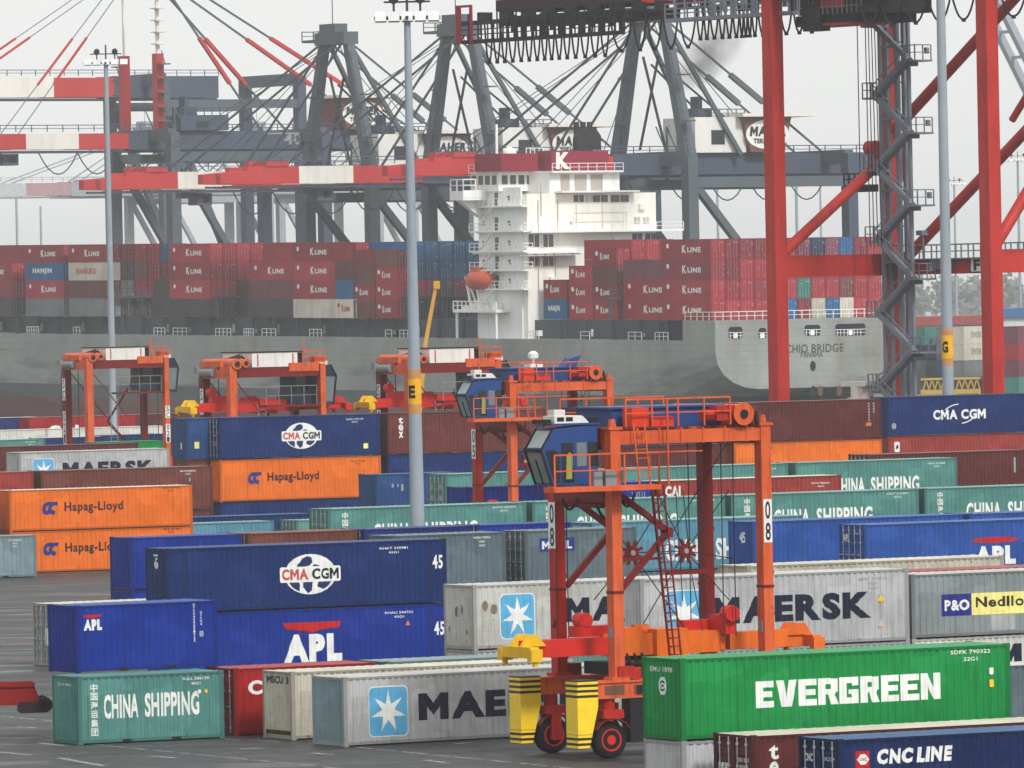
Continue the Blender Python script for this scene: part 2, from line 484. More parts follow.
CP = {  # container paints: wall colour, roof colour, wear, rust
    'teal': ((80, 136, 130), .34, .03), 'teal_pale': ((104, 156, 146), .35, .0), 'teal_blue': ((88, 142, 164), .3, .0), 'teal_grey': ((98, 140, 132), .35, .0),
    'royal': ((10, 46, 140), .28, .03), 'royal_dark': ((14, 40, 112), .25, .03), 'navy': ((14, 44, 102), .3, .03), 'navy_pale': ((34, 72, 124), .3, .02), 'sky_blue': ((36, 80, 158), .32, .03), 'ink': ((18, 38, 84), .3, .04),
    'green': ((18, 136, 66), .25, .02), 'orange': ((228, 110, 22), .25, .03), 'orange_red': ((212, 92, 30), .3, .0),
    'red': ((156, 20, 22), .3, .06), 'red_soft': ((150, 54, 48), .3, .0), 'maroon': ((92, 38, 40), .35, .06), 'oxblood': ((104, 50, 48), .3, .0), 'wine': ((112, 58, 62), .3, .0),
    'brown': ((112, 60, 50), .4, .1), 'slate': ((92, 108, 116), .35, .05), 'slate_blue': ((120, 142, 150), .35, .05), 'grey': ((178, 180, 181), .35, .14), 'grey_light': ((188, 187, 182), .4, .24), 'steel_grey': ((134, 142, 144), .3, .04),
    'beige': ((188, 183, 168), .45, .32), 'cream': ((204, 196, 176), .4, .15), 'white': ((206, 206, 200), .35, .1),
}
def cpaint(c, sub='wall'):
    rgb, wear, rust = CP[c]
    if sub == 'frame':
        f = tuple(v * .82 for v in rgb)  # frame darkened: shade of the gaps between stacked boxes put into the colour
        return paint('paint_' + c + '_frame', f, .5, wear, rust=max(.2, rust * 1.9), streak=.4)
    if sub == 'roof':
        g = tuple(v * .82 + 188 * .18 for v in rgb)
        return paint('paint_' + c + '_roof', g, .5, wear * 1.3, rust=rust, streak=.15, dirt=(120, 112, 100))
    return paint('paint_' + c, rgb, .45, wear * 1.35, rust=rust + .02, streak=.5, dents=.4)

def container(label, col, L, h, loc, yaw, left='wall', roof=None, detail=True, frame=None, end_col=None, group='shipping containers stacked in the yard'):
    r = thing('shipping_container', label, 'container', loc, yaw, group)
    wall, fr, rf = cpaint(col), cpaint(frame or col, 'frame'), cpaint(roof or col, 'roof')
    part('frame', c_mesh('frame', L, h), fr, r)
    part('side_panel', c_mesh('side', L, h), wall, r)
    flip = Matrix.Translation((L, W, 0)) @ Matrix.Rotation(math.pi, 4, 'Z')
    part('side_panel', c_mesh('side', L, h), wall, r, flip)
    part('roof_panel', c_mesh('roof', L, h), rf, r)
    we = cpaint(end_col) if end_col else wall
    me, dm = c_mesh('end', L, h), c_mesh('door', L, h)
    galv = plain('galvanised', (186, 190, 192), .5, .1)
    if left == 'wall':
        part('end_panel', me, we, r)
        for y in (0.125, W / 2 + 0.005):
            part('door', dm, wall, r, flip @ Matrix.Translation((0, y, 0)))
    else:
        part('end_panel', me, wall, r, flip)
        for y in (0.125, W / 2 + 0.005):
            d = part('door', dm, we, r, Matrix.Translation((0, y, 0)))
            if detail:
                for q in (0.24, W / 2 - 0.42):
                    part('lock_rod', c_mesh('rod', L, h), galv, d, Matrix.Translation((0, q, 0)))
    if L == L20:
        part('fork_pocket', c_mesh('pocket', L, h), plain('pocket_dark', (24, 26, 28), .8), r)
    r['_L'] = L; r['_h'] = h
    return r

def side_mark(r, name, pf, mat, layer=0, conform=True):
    """paint on the near side wall, following its pressing"""
    L = r['_L']; V, F = pf
    bm = bmesh.new()
    vs = [bm.verts.new((x, 0, z)) for x, z in V]
    for f in F:
        try: bm.faces.new([vs[i] for i in f])
        except ValueError: pass
    bmesh.ops.triangulate(bm, faces=bm.faces[:])
    if conform:
        xs = corr_pts(POST, L - POST)
        lo, hi = min(v[0] for v in V), max(v[0] for v in V)
        for x, d in xs:
            if lo < x < hi:
                bmesh.ops.bisect_plane(bm, geom=bm.verts[:] + bm.edges[:] + bm.faces[:], dist=1e-5, plane_co=(x, 0, 0), plane_no=(1, 0, 0))
        for v in bm.verts:
            v.co.y = 0.012 + corr_depth(xs, v.co.x) - 0.005 - 0.003 * layer
    else:
        for v in bm.verts:
            v.co.y = 0.006 - 0.006 * layer
    bmesh.ops.recalc_face_normals(bm, faces=bm.faces)
    me = bpy.data.meshes.new(name); bm.to_mesh(me); bm.free(); me.materials.append(mat)
    return link(name, me, r)

def end_mark(r, name, pf, mat, layer=0, conform=True, at_right=False):
    """paint on the left end wall; x runs from its left edge as seen from outside"""
    V, F = pf; L = r['_L']
    bm = bmesh.new()
    vs = [bm.verts.new((0, W - x, z)) for x, z in V]
    for f in F:
        try: bm.faces.new([vs[i] for i in f])
        except ValueError: pass
    bmesh.ops.triangulate(bm, faces=bm.faces[:])
    if conform:
        xs = corr_pts(0.12, W - 0.12)
        for y, d in xs:
            bmesh.ops.bisect_plane(bm, geom=bm.verts[:] + bm.edges[:] + bm.faces[:], dist=1e-5, plane_co=(0, y, 0), plane_no=(0, 1, 0))
        for v in bm.verts:
            v.co.x = 0.012 + corr_depth(xs, v.co.y) - 0.005 - 0.003 * layer
    else:
        for v in bm.verts:
            v.co.x = 0.008 - 0.004 * layer
    bmesh.ops.recalc_face_normals(bm, faces=bm.faces)
    me = bpy.data.meshes.new(name); bm.to_mesh(me); bm.free(); me.materials.append(mat)
    return link(name, me, r)

def word(r, s, x, z, w, h, mat, bold=.03, layer=0, conform=True, slant=0.0, name='lettering'):
    return side_mark(r, name, fit(text_polys(s, bold), x, z, w, h, slant), mat, layer, conform)

def mark(name, rgb, rough=.5, lo=.655, hi=.71, keep=.35):
    """stencilled paint, chipped through to the wall here and there"""
    m = plain(name, rgb, rough); t = m.node_tree; b = t.nodes['Principled BSDF']
    tc = nd(t, 'ShaderNodeTexCoord'); n = nd(t, 'ShaderNodeTexNoise'); n.inputs['Scale'].default_value = 3.2; n.inputs['Detail'].default_value = 8; n.inputs['Roughness'].default_value = .75
    t.links.new(tc.outputs['Object'], n.inputs[0]); r = nd(t, 'ShaderNodeMapRange'); r.inputs[1].default_value = lo; r.inputs[2].default_value = hi; r.inputs[3].default_value = 1.0; r.inputs[4].default_value = keep
    t.links.new(n.outputs['Fac'], r.inputs[0]); t.links.new(r.outputs[0], b.inputs['Alpha'])
    return m
WHITE = mark('mark_white', (232, 234, 230), .5)
BLACK = mark('mark_black', (22, 24, 30), .5)
INK = mark('mark_ink', (20, 26, 48), .5)
RED = mark('mark_red', (186, 26, 30), .5)
LBLUE = mark('mark_light_blue', (92, 172, 214), .5)
HBLUE = mark('mark_blue', (38, 52, 124), .5)
YELLOW = plain('mark_yellow', (236, 190, 30), .5)
NAVY = plain('mark_navy', (26, 44, 98), .5)
PALEY = plain('mark_pale_yellow', (242, 232, 140), .5)
FAINT = plain('mark_faint', (150, 156, 158), .5)

def codes(r, x, z, lines=2, w=1.5, mat=None, hh=.1):
    """the small registration characters near the top right"""
    rr = random.Random(int(x * 100) + int(r.location.x * 10))
    ps = []
    for i in range(lines):
        s = ''.join(rr.choice('ABCDEFHKLMNRSTU') for _ in range(4)) + ' ' + ''.join(rr.choice('0123456789') for _ in range(6)) if i == 0 else rr.choice(['42G1', '45G1', '22G1'])
        ww = w if i == 0 else w * .35
        ps.append(fit(text_polys(s, .01), x + (w - ww) / 2, z - i * hh * 1.9, ww, hh))
    return side_mark(r, 'registration_code', join(*ps), mat or WHITE, 0, False)

# --- the emblems and words of the lines
def m_star(r, x, z, s, con=True):
    side_mark(r, 'emblem_border', rrect(x - .04, z - .04, x + s + .04, z + s * 1.12 + .04, .22), WHITE, 0, con)
    e = side_mark(r, 'emblem', rrect(x, z, x + s, z + s * 1.12, .2), LBLUE, 1, con)
    V, F = star(x + s / 2, z + s * .56, s * .47, s * .17)
    side_mark(r, 'emblem_star', ([(a, z + s * .56 + (b - z - s * .56) * 1.1) for a, b in V], F), WHITE, 2, con)

def m_word(r, s, x, z, w, h, con=True, mat=None):
    word(r, s, x, z, w, h, mat or INK, .058, 0, con)

# blocky capitals for the wide word on the green box, on a 5 x 7 field
BLK = {
 'E': [(0, 0, 2, 7), (2, 0, 5, 1.7), (2, 2.75, 4.6, 4.3), (2, 5.3, 5, 7)],
 'G': [(0, 0, 2, 7), (2, 0, 3.3, 1.6), (2, 5.4, 3.4, 7), (3.3, 0, 5.2, 3.7), (2.6, 2.5, 3.3, 3.7), (3.4, 4.7, 5.2, 7)],
 'R': [(0, 0, 2, 7), (2, 5.4, 3.3, 7), (3.3, 3.3, 5.2, 6.8), (2, 2.7, 3.3, 4.1), (3.3, 2.7, 4.7, 3.3)],
}
def block_word(s, x, z, w, h):
    parts, cx = [], 0.0
    for ch in s:
        if ch == 'V':
            parts.append(([(cx, 7), (cx + 2.1, 7), (cx + 2.9, 2.2), (cx + 3.7, 7), (cx + 5.8, 7), (cx + 4.2, 0), (cx + 1.6, 0)], [(0, 1, 2, 6), (2, 3, 4, 5), (2, 5, 6)])); cx += 6.1
        elif ch == 'N':
            parts += [rect(cx, 0, cx + 1.9, 7), rect(cx + 3.5, 0, cx + 5.4, 7), poly([(cx + 1.9, 7), (cx + 3.5, 3.2), (cx + 3.5, 0), (cx + 1.9, 3.8)])]; cx += 5.9
        else:
            parts += [rect(cx + a, b, cx + c, d) for a, b, c, d in BLK[ch]]
            if ch == 'R':
                parts.append(poly([(cx + 2.6, 2.69), (cx + 4.4, 2.69), (cx + 5.4, 0), (cx + 3.3, 0)]))
            cx += 5.7 if ch in 'GR' else 5.5
    V, F = join(*parts)
    k = cx - .5
    return ([(x + a / k * w, z + b / 7 * h) for a, b in V], F)

def m_china(r, x, z, w, h, con=True, mat=None, cjk=None):
    """tall narrow white words"""
    mat = mat or WHITE
    a = text_polys('CHINA', .035); b = text_polys('SHIPPING', .035)
    word_w = w * .36
    side_mark(r, 'lettering', join(fit(a, x, z, word_w, h), fit(b, x + w * .43, z, w * .57, h)), mat, 0, con)
    if cjk:
        cx, cz, cs = cjk; ps = []
        for i, ch in enumerate('中国海运集团'):
            ps.append(fit(text_polys(ch, .02), cx, cz - (i + 1) * cs * 1.12, cs, cs))
        side_mark(r, 'chinese_characters', join(*ps), mat, 0, con)

def m_globe(r, cx, cz, w, con=True):
    """white globe with dark land and a plate of two words"""
    rx, rz = w * .42, w * .30
    side_mark(r, 'globe', ellipse(cx, cz, rx, rz, 36), WHITE, 0, con)
    blobs = [poly([(cx + a * rx, cz + b * rz) for a, b in P]) for P in (
        [(-.55, .22), (-.5, .5), (-.38, .62), (-.3, .8), (-.1, .9), (.06, .84), (-.02, .66), (.1, .58), (-.04, .42), (-.16, .4), (-.2, .22)],
        [(-.8, .2), (-.76, .4), (-.66, .3), (-.62, .2)], [(.05, .3), (.16, .5), (.36, .42), (.3, .25), (.12, .2)],
        [(-.86, -.3), (-.72, -.62), (-.42, -.86), (-.4, -.5), (-.5, -.28)], [(-.28, -.3), (-.3, -.62), (-.1, -.94), (.06, -.8), (.02, -.5), (.1, -.3)],
        [(.34, -.3), (.26, -.62), (.5, -.76), (.72, -.58), (.84, -.3)])]
    side_mark(r, 'globe_land', join(*blobs), NAVY, 1, con)
    side_mark(r, 'name_plate', rrect(cx - w * .5, cz - w * .115, cx + w * .5, cz + w * .115, w * .03), WHITE, 2, con)
    word(r, 'CMA', cx - w * .465, cz - w * .08, w * .43, w * .165, plain('mark_soft_red', (196, 62, 62), .5), .04, 3, con)
    word(r, 'CGM', cx + w * .03, cz - w * .08, w * .435, w * .165, BLACK, .04, 3, con)

def m_swoosh(r, x, z, w, h, con=True):
    """white words between two arcs"""
    word(r, 'CMA', x, z, w * .46, h, WHITE, .045, 0, con); word(r, 'CGM', x + w * .53, z, w * .47, h, WHITE, .045, 0, con)
    side_mark(r, 'arc_mark', join(arc_band(x + w * .52, z + h * .2, w * .335, w * .36, 96, 146, ratio=.62), arc_band(x + w * .48, z + h * .9, w * .335, w * .36, -80, -30, ratio=.62)), WHITE, 0, con)

def m_apl(r, x, z, w, h, con=True, oval=False):
    word(r, 'APL', x, z, w, h, WHITE, .07, 0, con)
    if oval:
        b = ellipse(x + w * .5, z + h * 1.32, w * .58, h * .16)
    else:
        b = poly([(x - w * .02, z + h * 1.42), (x + w * 1.0, z + h * 1.42), (x + w * .95, z + h * 1.2), (x + w * .62, z + h * 1.14), (x + w * .5, z + h * 1.04), (x + w * .38, z + h * 1.14), (x + w * .04, z + h * 1.2)])
    side_mark(r, 'red_bar', b, RED, 0, con)

def m_hl(r, x, z, s, con=True):
    """two leaning blue strokes with rounded backs, then the two-part name"""
    def leaf(ox):
        def sl(pf): return ([(p + (q - z) * .18, q) for p, q in pf[0]], pf[1])
        return [sl(arc_band(ox + s * .36, z + s * .43, s * .12, s * .36, 90, 270, 10, 1.18)), sl(rect(ox + s * .36, z + s * .6, ox + s * .62, z + s * .855)), sl(rect(ox + s * .36, z, ox + s * .54, z + s * .26))]
    side_mark(r, 'emblem', join(*(leaf(x) + leaf(x + s * .42))), HBLUE, 0, con)
    word(r, 'Hapag-Lloyd', x + s * 1.65, z + s * .0, s * 4.15, s * .8, plain('mark_brown_black', (52, 30, 26), .5), .03, 0, con)

_mega = plain('panel_blue', (34, 46, 126), .5)
def m_po(r, x, z, w, h, con=True):
    side_mark(r, 'blue_panel', rect(x, z, x + w * .285, z + h), _mega, 0, con)
    side_mark(r, 'yellow_panel', rect(x + w * .285, z, x + w, z + h), PALEY, 0, con)
    word(r, 'P&O', x + w * .025, z + h * .24, w * .235, h * .5, WHITE, .04, 1, con)
    word(r, 'Nedlloyd', x + w * .32, z + h * .2, w * .62, h * .62, plain('mark_dark_brown', (54, 44, 40), .5), .03, 1, con)

def yard_at(px, py, z_top, h, yaw=27.5):
    """place whose near left top corner is seen at the pixel"""
    p = at(px, py, z_top); return Vector((p.x, p.y, z_top - h)), R(yaw)
def shifted(loc, yaw, along, across=0.0):
    return Vector((loc.x + math.cos(yaw) * along - math.sin(yaw) * across, loc.y + math.sin(yaw) * along + math.cos(yaw) * across, loc.z))
def yard_right(px, py, z_top, h, L, yaw=27.5):
    p = at(px, py, z_top); y = R(yaw)
    return Vector((p.x - math.cos(y) * L, p.y - math.sin(y) * L, z_top - h)), y
def under(loc, h):
    return Vector((loc.x, loc.y, loc.z - h - .012))
# ------------------------------------------------------------------ ground, markings, water, far shore
def asphalt():
    m = bpy.data.materials.new('asphalt'); m.use_nodes = True; t = m.node_tree; L = t.links; b = t.nodes['Principled BSDF']
    tc = nd(t, 'ShaderNodeTexCoord')
    mp = nd(t, 'ShaderNodeMapping'); mp.inputs['Rotation'].default_value = (0, 0, R(-27.5)); mp.inputs['Scale'].default_value = (.05, .16, 1)
    L.new(tc.outputs['Object'], mp.inputs[0])
    n1 = nd(t, 'ShaderNodeTexNoise'); n1.inputs['Scale'].default_value = 2.2; n1.inputs['Detail'].default_value = 7; n1.inputs['Roughness'].default_value = .62
    L.new(mp.outputs[0], n1.inputs[0])
    r1 = nd(t, 'ShaderNodeValToRGB'); e = r1.color_ramp.elements
    e[0].position = .34; e[1].position = .64; e[0].color = (.016, .017, .019, 1); e[1].color = (.074, .076, .078, 1)
    L.new(n1.outputs['Fac'], r1.inputs[0])
    n2 = nd(t, 'ShaderNodeTexNoise'); n2.inputs['Scale'].default_value = .9; n2.inputs['Detail'].default_value = 9; n2.inputs['Roughness'].default_value = .75
    L.new(tc.outputs['Object'], n2.inputs[0])
    r2 = nd(t, 'ShaderNodeValToRGB'); r2.color_ramp.elements[0].position = .3; r2.color_ramp.elements[1].position = .75
    r2.color_ramp.elements[0].color = (.62, .62, .62, 1); r2.color_ramp.elements[1].color = (1.4, 1.4, 1.4, 1)
    L.new(n2.outputs['Fac'], r2.inputs[0])
    mx = nd(t, 'ShaderNodeMix', data_type='RGBA', blend_type='MULTIPLY'); mx.inputs[0].default_value = 1
    L.new(r1.outputs[0], mx.inputs[6]); L.new(r2.outputs[0], mx.inputs[7])
    # worn paint ghosts: pale blotches stretched along the lanes
    mp3 = nd(t, 'ShaderNodeMapping'); mp3.inputs['Rotation'].default_value = (0, 0, R(-27.5)); mp3.inputs['Scale'].default_value = (.35, .8, 1); L.new(tc.outputs['Object'], mp3.inputs[0])
    n3 = nd(t, 'ShaderNodeTexNoise'); n3.inputs['Scale'].default_value = 1.0; n3.inputs['Detail'].default_value = 6; n3.inputs['Roughness'].default_value = .7; L.new(mp3.outputs[0], n3.inputs[0])
    r3 = nd(t, 'ShaderNodeValToRGB'); r3.color_ramp.elements[0].position = .655; r3.color_ramp.elements[1].position = .72
    r3.color_ramp.elements[0].color = (0, 0, 0, 1); r3.color_ramp.elements[1].color = (.55, .55, .55, 1); L.new(n3.outputs['Fac'], r3.inputs[0])
    m3 = nd(t, 'ShaderNodeMix', data_type='RGBA'); m3.inputs[7].default_value = (.24, .24, .235, 1)
    L.new(r3.outputs[0], m3.inputs[0]); L.new(mx.outputs[2], m3.inputs[6]); L.new(m3.outputs[2], b.inputs['Base Color'])
    rr = nd(t, 'ShaderNodeMapRange'); rr.inputs[1].default_value = .36; rr.inputs[2].default_value = .6; rr.inputs[3].default_value = .3; rr.inputs[4].default_value = .85; L.new(n1.outputs['Fac'], rr.inputs[0]); L.new(rr.outputs[0], b.inputs['Roughness'])
    b.inputs['Specular IOR Level'].default_value = .22
    bp = nd(t, 'ShaderNodeBump'); bp.inputs['Strength'].default_value = .35; bp.inputs['Distance'].default_value = .03; L.new(n2.outputs['Fac'], bp.inputs['Height']); L.new(bp.outputs[0], b.inputs['Normal'])
    return m

QE0, QE1 = 900.0, 1240.0  # our quay edge, far shore
m = MB(); m.add([(-3000, -300, 0), (3000, -300, 0), (3000, 860, 0), (-3000, 860, 0), (3000, 860, -6), (-3000, 860, -6)], [(0, 1, 2, 3), (3, 2, 4, 5)])
tag(m.build('ground', asphalt()), kind='structure')
wm = bpy.data.materials.new('harbour_water'); wm.use_nodes = True; t = wm.node_tree; b = t.nodes['Principled BSDF']
b.inputs['Base Color'].default_value = (.03, .042, .045, 1); b.inputs['Roughness'].default_value = .12
n = nd(t, 'ShaderNodeTexNoise'); n.inputs['Scale'].default_value = .6; n.inputs['Detail'].default_value = 4; tc = nd(t, 'ShaderNodeTexCoord'); t.links.new(tc.outputs['Object'], n.inputs[0])
bp = nd(t, 'ShaderNodeBump'); bp.inputs['Strength'].default_value = .4; t.links.new(n.outputs['Fac'], bp.inputs['Height']); t.links.new(bp.outputs[0], b.inputs['Normal'])
m = MB(); m.add([(-3000, 861, -2.2), (3000, 861, -2.2), (3000, 9000, -2.2), (-3000, 9000, -2.2)], [(0, 1, 2, 3)])
tag(m.build('harbour_water', wm), kind='structure')

# worn painted lines on the asphalt
LINEW = mark('line_white', (158, 160, 158), .7, .46, .58, .08)
LINEO = mark('line_orange', (160, 90, 56), .7, .5, .62, .2)
def ground_line(p0, p1, w, mat, dashes=None):
    a, b = at(*p0, 0), at(*p1, 0); d = (b - a); L = d.length; d.normalize(); s = Vector((-d.y, d.x, 0)) * w / 2
    m = MB(); rr = random.Random(int(p0[0] * 7 + p0[1])); x = 0.0
    while x < L:
        l = L if dashes is None else dashes[0] * rr.uniform(.55, 1.35)
        e = min(L, x + l)
        q = [a + d * x - s, a + d * e - s, a + d * e + s, a + d * x + s]
        m.add([(v.x, v.y, .004) for v in q], [(0, 1, 2, 3)])
        x = e + (0 if dashes is None else dashes[1] * rr.uniform(.3, 1.6))
    tag(m.build('lane_marking', mat), kind='structure')
ground_line((89, 744), (345, 769), .16, LINEW, (1.5, .5)); ground_line((337, 745.4), (600, 771), .16, LINEW, (1.8, .5))
ground_line((225, 739), (345, 745.5), .14, LINEW, (1.3, .8)); ground_line((0, 716), (52, 721), .18, LINEW, (2.2, .3)); ground_line((395, 736), (505, 738), .12, LINEW, (1.6, 1.2))
for a, b in (((313, 753), (332, 754.5)), ((455, 744), (470, 742.5)), ((0, 737.5), (24, 738.5)), ((18, 727), (36, 728)), ((40, 743), (66, 746)), ((60, 758), (104, 766)), ((425, 760), (448, 763)), ((0, 628), (26, 627.4)), ((30, 618), (60, 616.8)), ((240, 749), (262, 748.2)), ((150, 756), (176, 758)), ((0, 752), (30, 755))):
    ground_line(a, b, .3, LINEW)
ground_line((9, 641.3), (36, 641.0), .42, LINEO); ground_line((9, 659.3), (36, 659.0), .42, LINEO)
ground_line((0, 641.6), (6, 641.5), .42, LINEW); ground_line((0, 659.6), (6, 659.5), .42, LINEW)

# the red trailer nose at the left edge
tp = at(42, 705, 1.25); tp.z = 0
t = thing('yard_trailer', 'dark red yard trailer nose sticking in from the left edge', 'trailer', tp, R(8))
m = MB(); m.box(-12, -.35, -.5, .5, 1.35, 2.1); m.box(-12, -.3, -.58, -.5, 2.0, 2.16); m.box(-12, -.3, -.58, -.5, 1.3, 1.42); m.box(-12, -.3, .5, .58, 2.0, 2.16); m.prism([(-.35, 1.3), (-.1, 1.45), (-.35, 2.1)], 'y', -.5, .5)
m.build('chassis_beam', paint('trailer_red', (140, 24, 22), .5, .4, streak=.4), t)
m = MB(); m.box(-.9, .1, -.9, .9, 1.0, 1.42); m.cyl((.05, -.9, 1.3), (.05, -.5, 1.3), .3, n=12); m.cyl((.05, .5, 1.3), (.05, .9, 1.3), .3, n=12); m.build('bolster', plain('trailer_dark', (40, 26, 26), .7), t)
for x in (-4.0, -9.0, -10.3):
    for y in (-.85, .85):
        m = MB(); m.cyl((x, y - .2, .52), (x, y + .2, .52), .52, n=18); m.cyl((x, y, .5), (x, y * .4, 1.0), .1); m.box(x - .15, x + .15, min(y, y * .4), max(y, y * .4), .9, 1.4); m.build('wheel', plain('rubber', (22, 22, 24), .85), t)

# ------------------------------------------------------------------ lamp masts
GALV = paint('mast_grey', (150, 160, 170), .5, .25, streak=.25, scale=.6)
def lamp_mast(label, base, top_z, r0, r1, head=0.0, band=None, floods=5, group='tall floodlight masts'):
    o = thing('lamp_mast', label, 'lamp mast', base, 0, group)
    m = MB()
    m.lathe((0, 0, 0), (0, 0, 1), [(0, r0 * 1.6), (.4, r0 * 1.6), (.41, r0)] + [(top_z * k / 8, r0 + (r1 - r0) * k / 8) for k in range(1, 9)], 16)
    m.build('mast', GALV, o, True)
    if head:
        h = MB(); h.bar((-head / 2, 0, top_z - .1), (head / 2, 0, top_z - .1), .2); h.bar((-head * .35, 0, top_z + .75), (head * .35, 0, top_z + .75), .1); h.bar((0, -head * .3, top_z - .1), (0, head * .3, top_z - .1), .15)
        for k in (-.2, .2): h.bar((head * k, 0, top_z - .1), (head * k, 0, top_z + 1.0), .12); h.cyl((head * k, -.2, top_z + .9), (head * k, .2, top_z + 1.0), .28)
        h.bar((0, 0, top_z), (0, 0, top_z + 1.6), .14)
        h.build('head_frame', plain('head_dark', (58, 62, 64), .6), o)
        w = head / floods
        for k in range(floods):
            x = -head / 2 + w * (k + .5)
            f = MB(); f.prism([(-.32, -.24), (.34, -.3), (.42, .18), (-.2, .26)], 'x', x - w * .42, x + w * .42)
            me = f.build('floodlight', plain('flood_white', (226, 228, 226), .4), o)
            me.location = (0, -.1, top_z - .02)
    if band:
        z0, z1, ch = band; rb = r0 + (r1 - r0) * (z0 + z1) / 2 / top_z
        m = MB(); m.cyl((0, 0, z0), (0, 0, z1), rb + .02, rb + .02, n=16); bd = m.build('sign_band', plain('band_yellow', (234, 176, 22), .5), o, True)
        m = MB(); m.cyl((0, 0, z0 - .5), (0, 0, z0), rb + .015, rb + .015, n=16); m.cut(); m.cyl((0, 0, z1), (0, 0, z1 + .5), rb + .015, rb + .015, n=16); m.build_each('sign_edge', plain('band_orange', (196, 138, 84), .6), bd)
        V, F = text_polys(ch, .05); rr = rb + .035; hh = (z1 - z0)
        bm = bmesh.new(); vs_ = [bm.verts.new((a, 0, q)) for a, q in V]
        for f in F: bm.faces.new([vs_[i] for i in f])
        for k in range(1, 10): bmesh.ops.bisect_plane(bm, geom=bm.verts[:] + bm.edges[:] + bm.faces[:], dist=1e-6, plane_co=(k / 10, 0, 0), plane_no=(1, 0, 0))
        for v in bm.verts: a, q = v.co.x, v.co.z; an = (a - .5) * 1.15 - .5; v.co = (rr * math.sin(an), -rr * math.cos(an), z0 + hh * (.25 + .5 * q))
        me = bpy.data.meshes.new('sign_letter'); bm.to_mesh(me); bm.free(); me.materials.append(plain('mark_black', (22, 24, 30), .5)); link('sign_letter', me, bd)
    return o
def mast_at(px, py, d):
    p = at_depth(px, py, d); return Vector((p.x, p.y, 0))
b_ = mast_at(416.6, 480, 396)
z0_, z1_ = at_depth(416, 410, 396).z, at_depth(416, 377, 396).z
lamp_mast('tall grey lamp mast with yellow band, left of centre', b_, at_depth(407, 16, 396).z, .42, .17, 3.5, (z0_ + .3, z1_ - .1, 'E'))
lamp_mast('grey lamp mast with white floodlights above the far left carrier', mast_at(112.5, 380, 700), at_depth(104, 62, 700).z, .36, .2, 4.2)
z0_, z1_ = at_depth(947, 360, 562).z, at_depth(947, 334, 562).z
lamp_mast('pale grey lamp mast with yellow letter band in front of the red crane', mast_at(948.3, 392, 562), 46.0, .46, .3, 3.5, (z0_ + .1, z1_ - .1, 'G'))
# ------------------------------------------------------------------ the yard: containers
def stack_under(loc, yaw, items):
    """containers that carry the one at loc; items from the upper one down: (label, colour, L, h, left end)"""
    p = loc; out = []
    for lab, col, L, h, left in items:
        p = under(p, h); p.z = max(0.0, p.z)
        out.append(container(lab, col, L, h, p, yaw, left, detail=False))
    return out

H8, H9 = 2.591, 2.896
Z2, Z2m, Z2h = 2 * H8, H8 + H9, 2 * H9
Z3h = 3 * H9

# front left pair
p, y = yard_at(77.6, 676.8, H8, H8, 27.0)
c = container('sea green twenty foot container with white words and Chinese characters, on the asphalt', 'teal', L20, H8, p, y)
m_china(c, 1.07, .94, 3.97, .92, cjk=(.52, 2.33, .3))
codes(c, 4.35, 2.28, w=1.1); side_mark(c, 'yellow_sticker', join(ellipse(5.05, 1.83, .07, .08, 10)), WHITE, 0, False); side_mark(c, 'small_sticker', ellipse(5.33, 1.83, .07, .08, 10), YELLOW, 0, False)
end_mark(c, 'registration_code', fit(text_polys('2210 4961', .01), .5, 2.2, 1.3, .11), WHITE, 0, False)
p, y = yard_at(76.0, 605.7, Z2, H8, 30.0)
c = container('royal blue twenty foot container standing on the sea green one with Chinese characters', 'royal', L20, H8, p, y)
m_apl(c, .33, 1.62, .78, .42)
for i, (x, z0, n) in enumerate(((5.02, 2.4, 13), (5.32, 2.1, 5))):
    ps = [fit(text_polys(ch, .015), x, z0 - k * .115, .08, .085) for k, ch in enumerate('UTCU4206519220'[:n])]
    side_mark(c, 'registration_code', join(*ps), WHITE, 0, False)
side_mark(c, 'sticker', rrect(5.28, 1.2, 5.46, 1.42, .04), FAINT, 0, False)

# container with the door end behind them
p, y = yard_at(54, 604, H9, H9, 27.5)
c = container('cream container showing grey rusty doors behind the royal blue twenty foot one', 'beige', L40, H9, p, y, 'door', roof='cream', end_col='steel_grey')
end_mark(c, 'placard', rect(1.35, .95, 1.85, 1.75), WHITE, 0, False); end_mark(c, 'sticker', rect(.3, 2.2, .55, 2.5), plain('mark_orange', (210, 110, 60), .5), 0, False)

# red, cream and grey row at the front
p, y = yard_at(233.5, 668.5, H8, H8, 27.5)
c = container('bright red container with white letters between the sea green and cream ones', 'red', L20, H8, p, y, 'door')
word(c, 'CAI', .62, 1.55, 1.5, .55, WHITE, .045)
p2 = shifted(p, y, L20 + .5)
c = container('pale sea green roofed container right behind the cream one at the front', 'teal_grey', L40, H8, p2, y, 'wall', roof='slate_blue')
p, y = yard_at(291, 672, H8, H8, 28.5)
c = container('dirty cream container with a rusty brown corner post beside the bright red one', 'beige', L40, H8, p, y, 'wall', roof='cream')
end_mark(c, 'lettering', fit(text_polys('MSCU 3', .03), .35, 2.12, 1.8, .28), INK, 0, False)
end_mark(c, 'dirt_band', rect(.15, .17, 2.3, .34), plain('mark_dirt', (60, 54, 40), .8), 0, True)
p, y = yard_at(343.3, 677.5, H8, H8, 30.5)
c = container('pale grey container with star emblem standing on the asphalt left of the yellow guards', 'grey', L40, H8, p, y, 'wall', roof='grey_light', end_col='slate_blue')
m_star(c, 1.1, .34, 1.62); m_word(c, 'MAERSK', 3.2, .83, 7.5, 1.03)

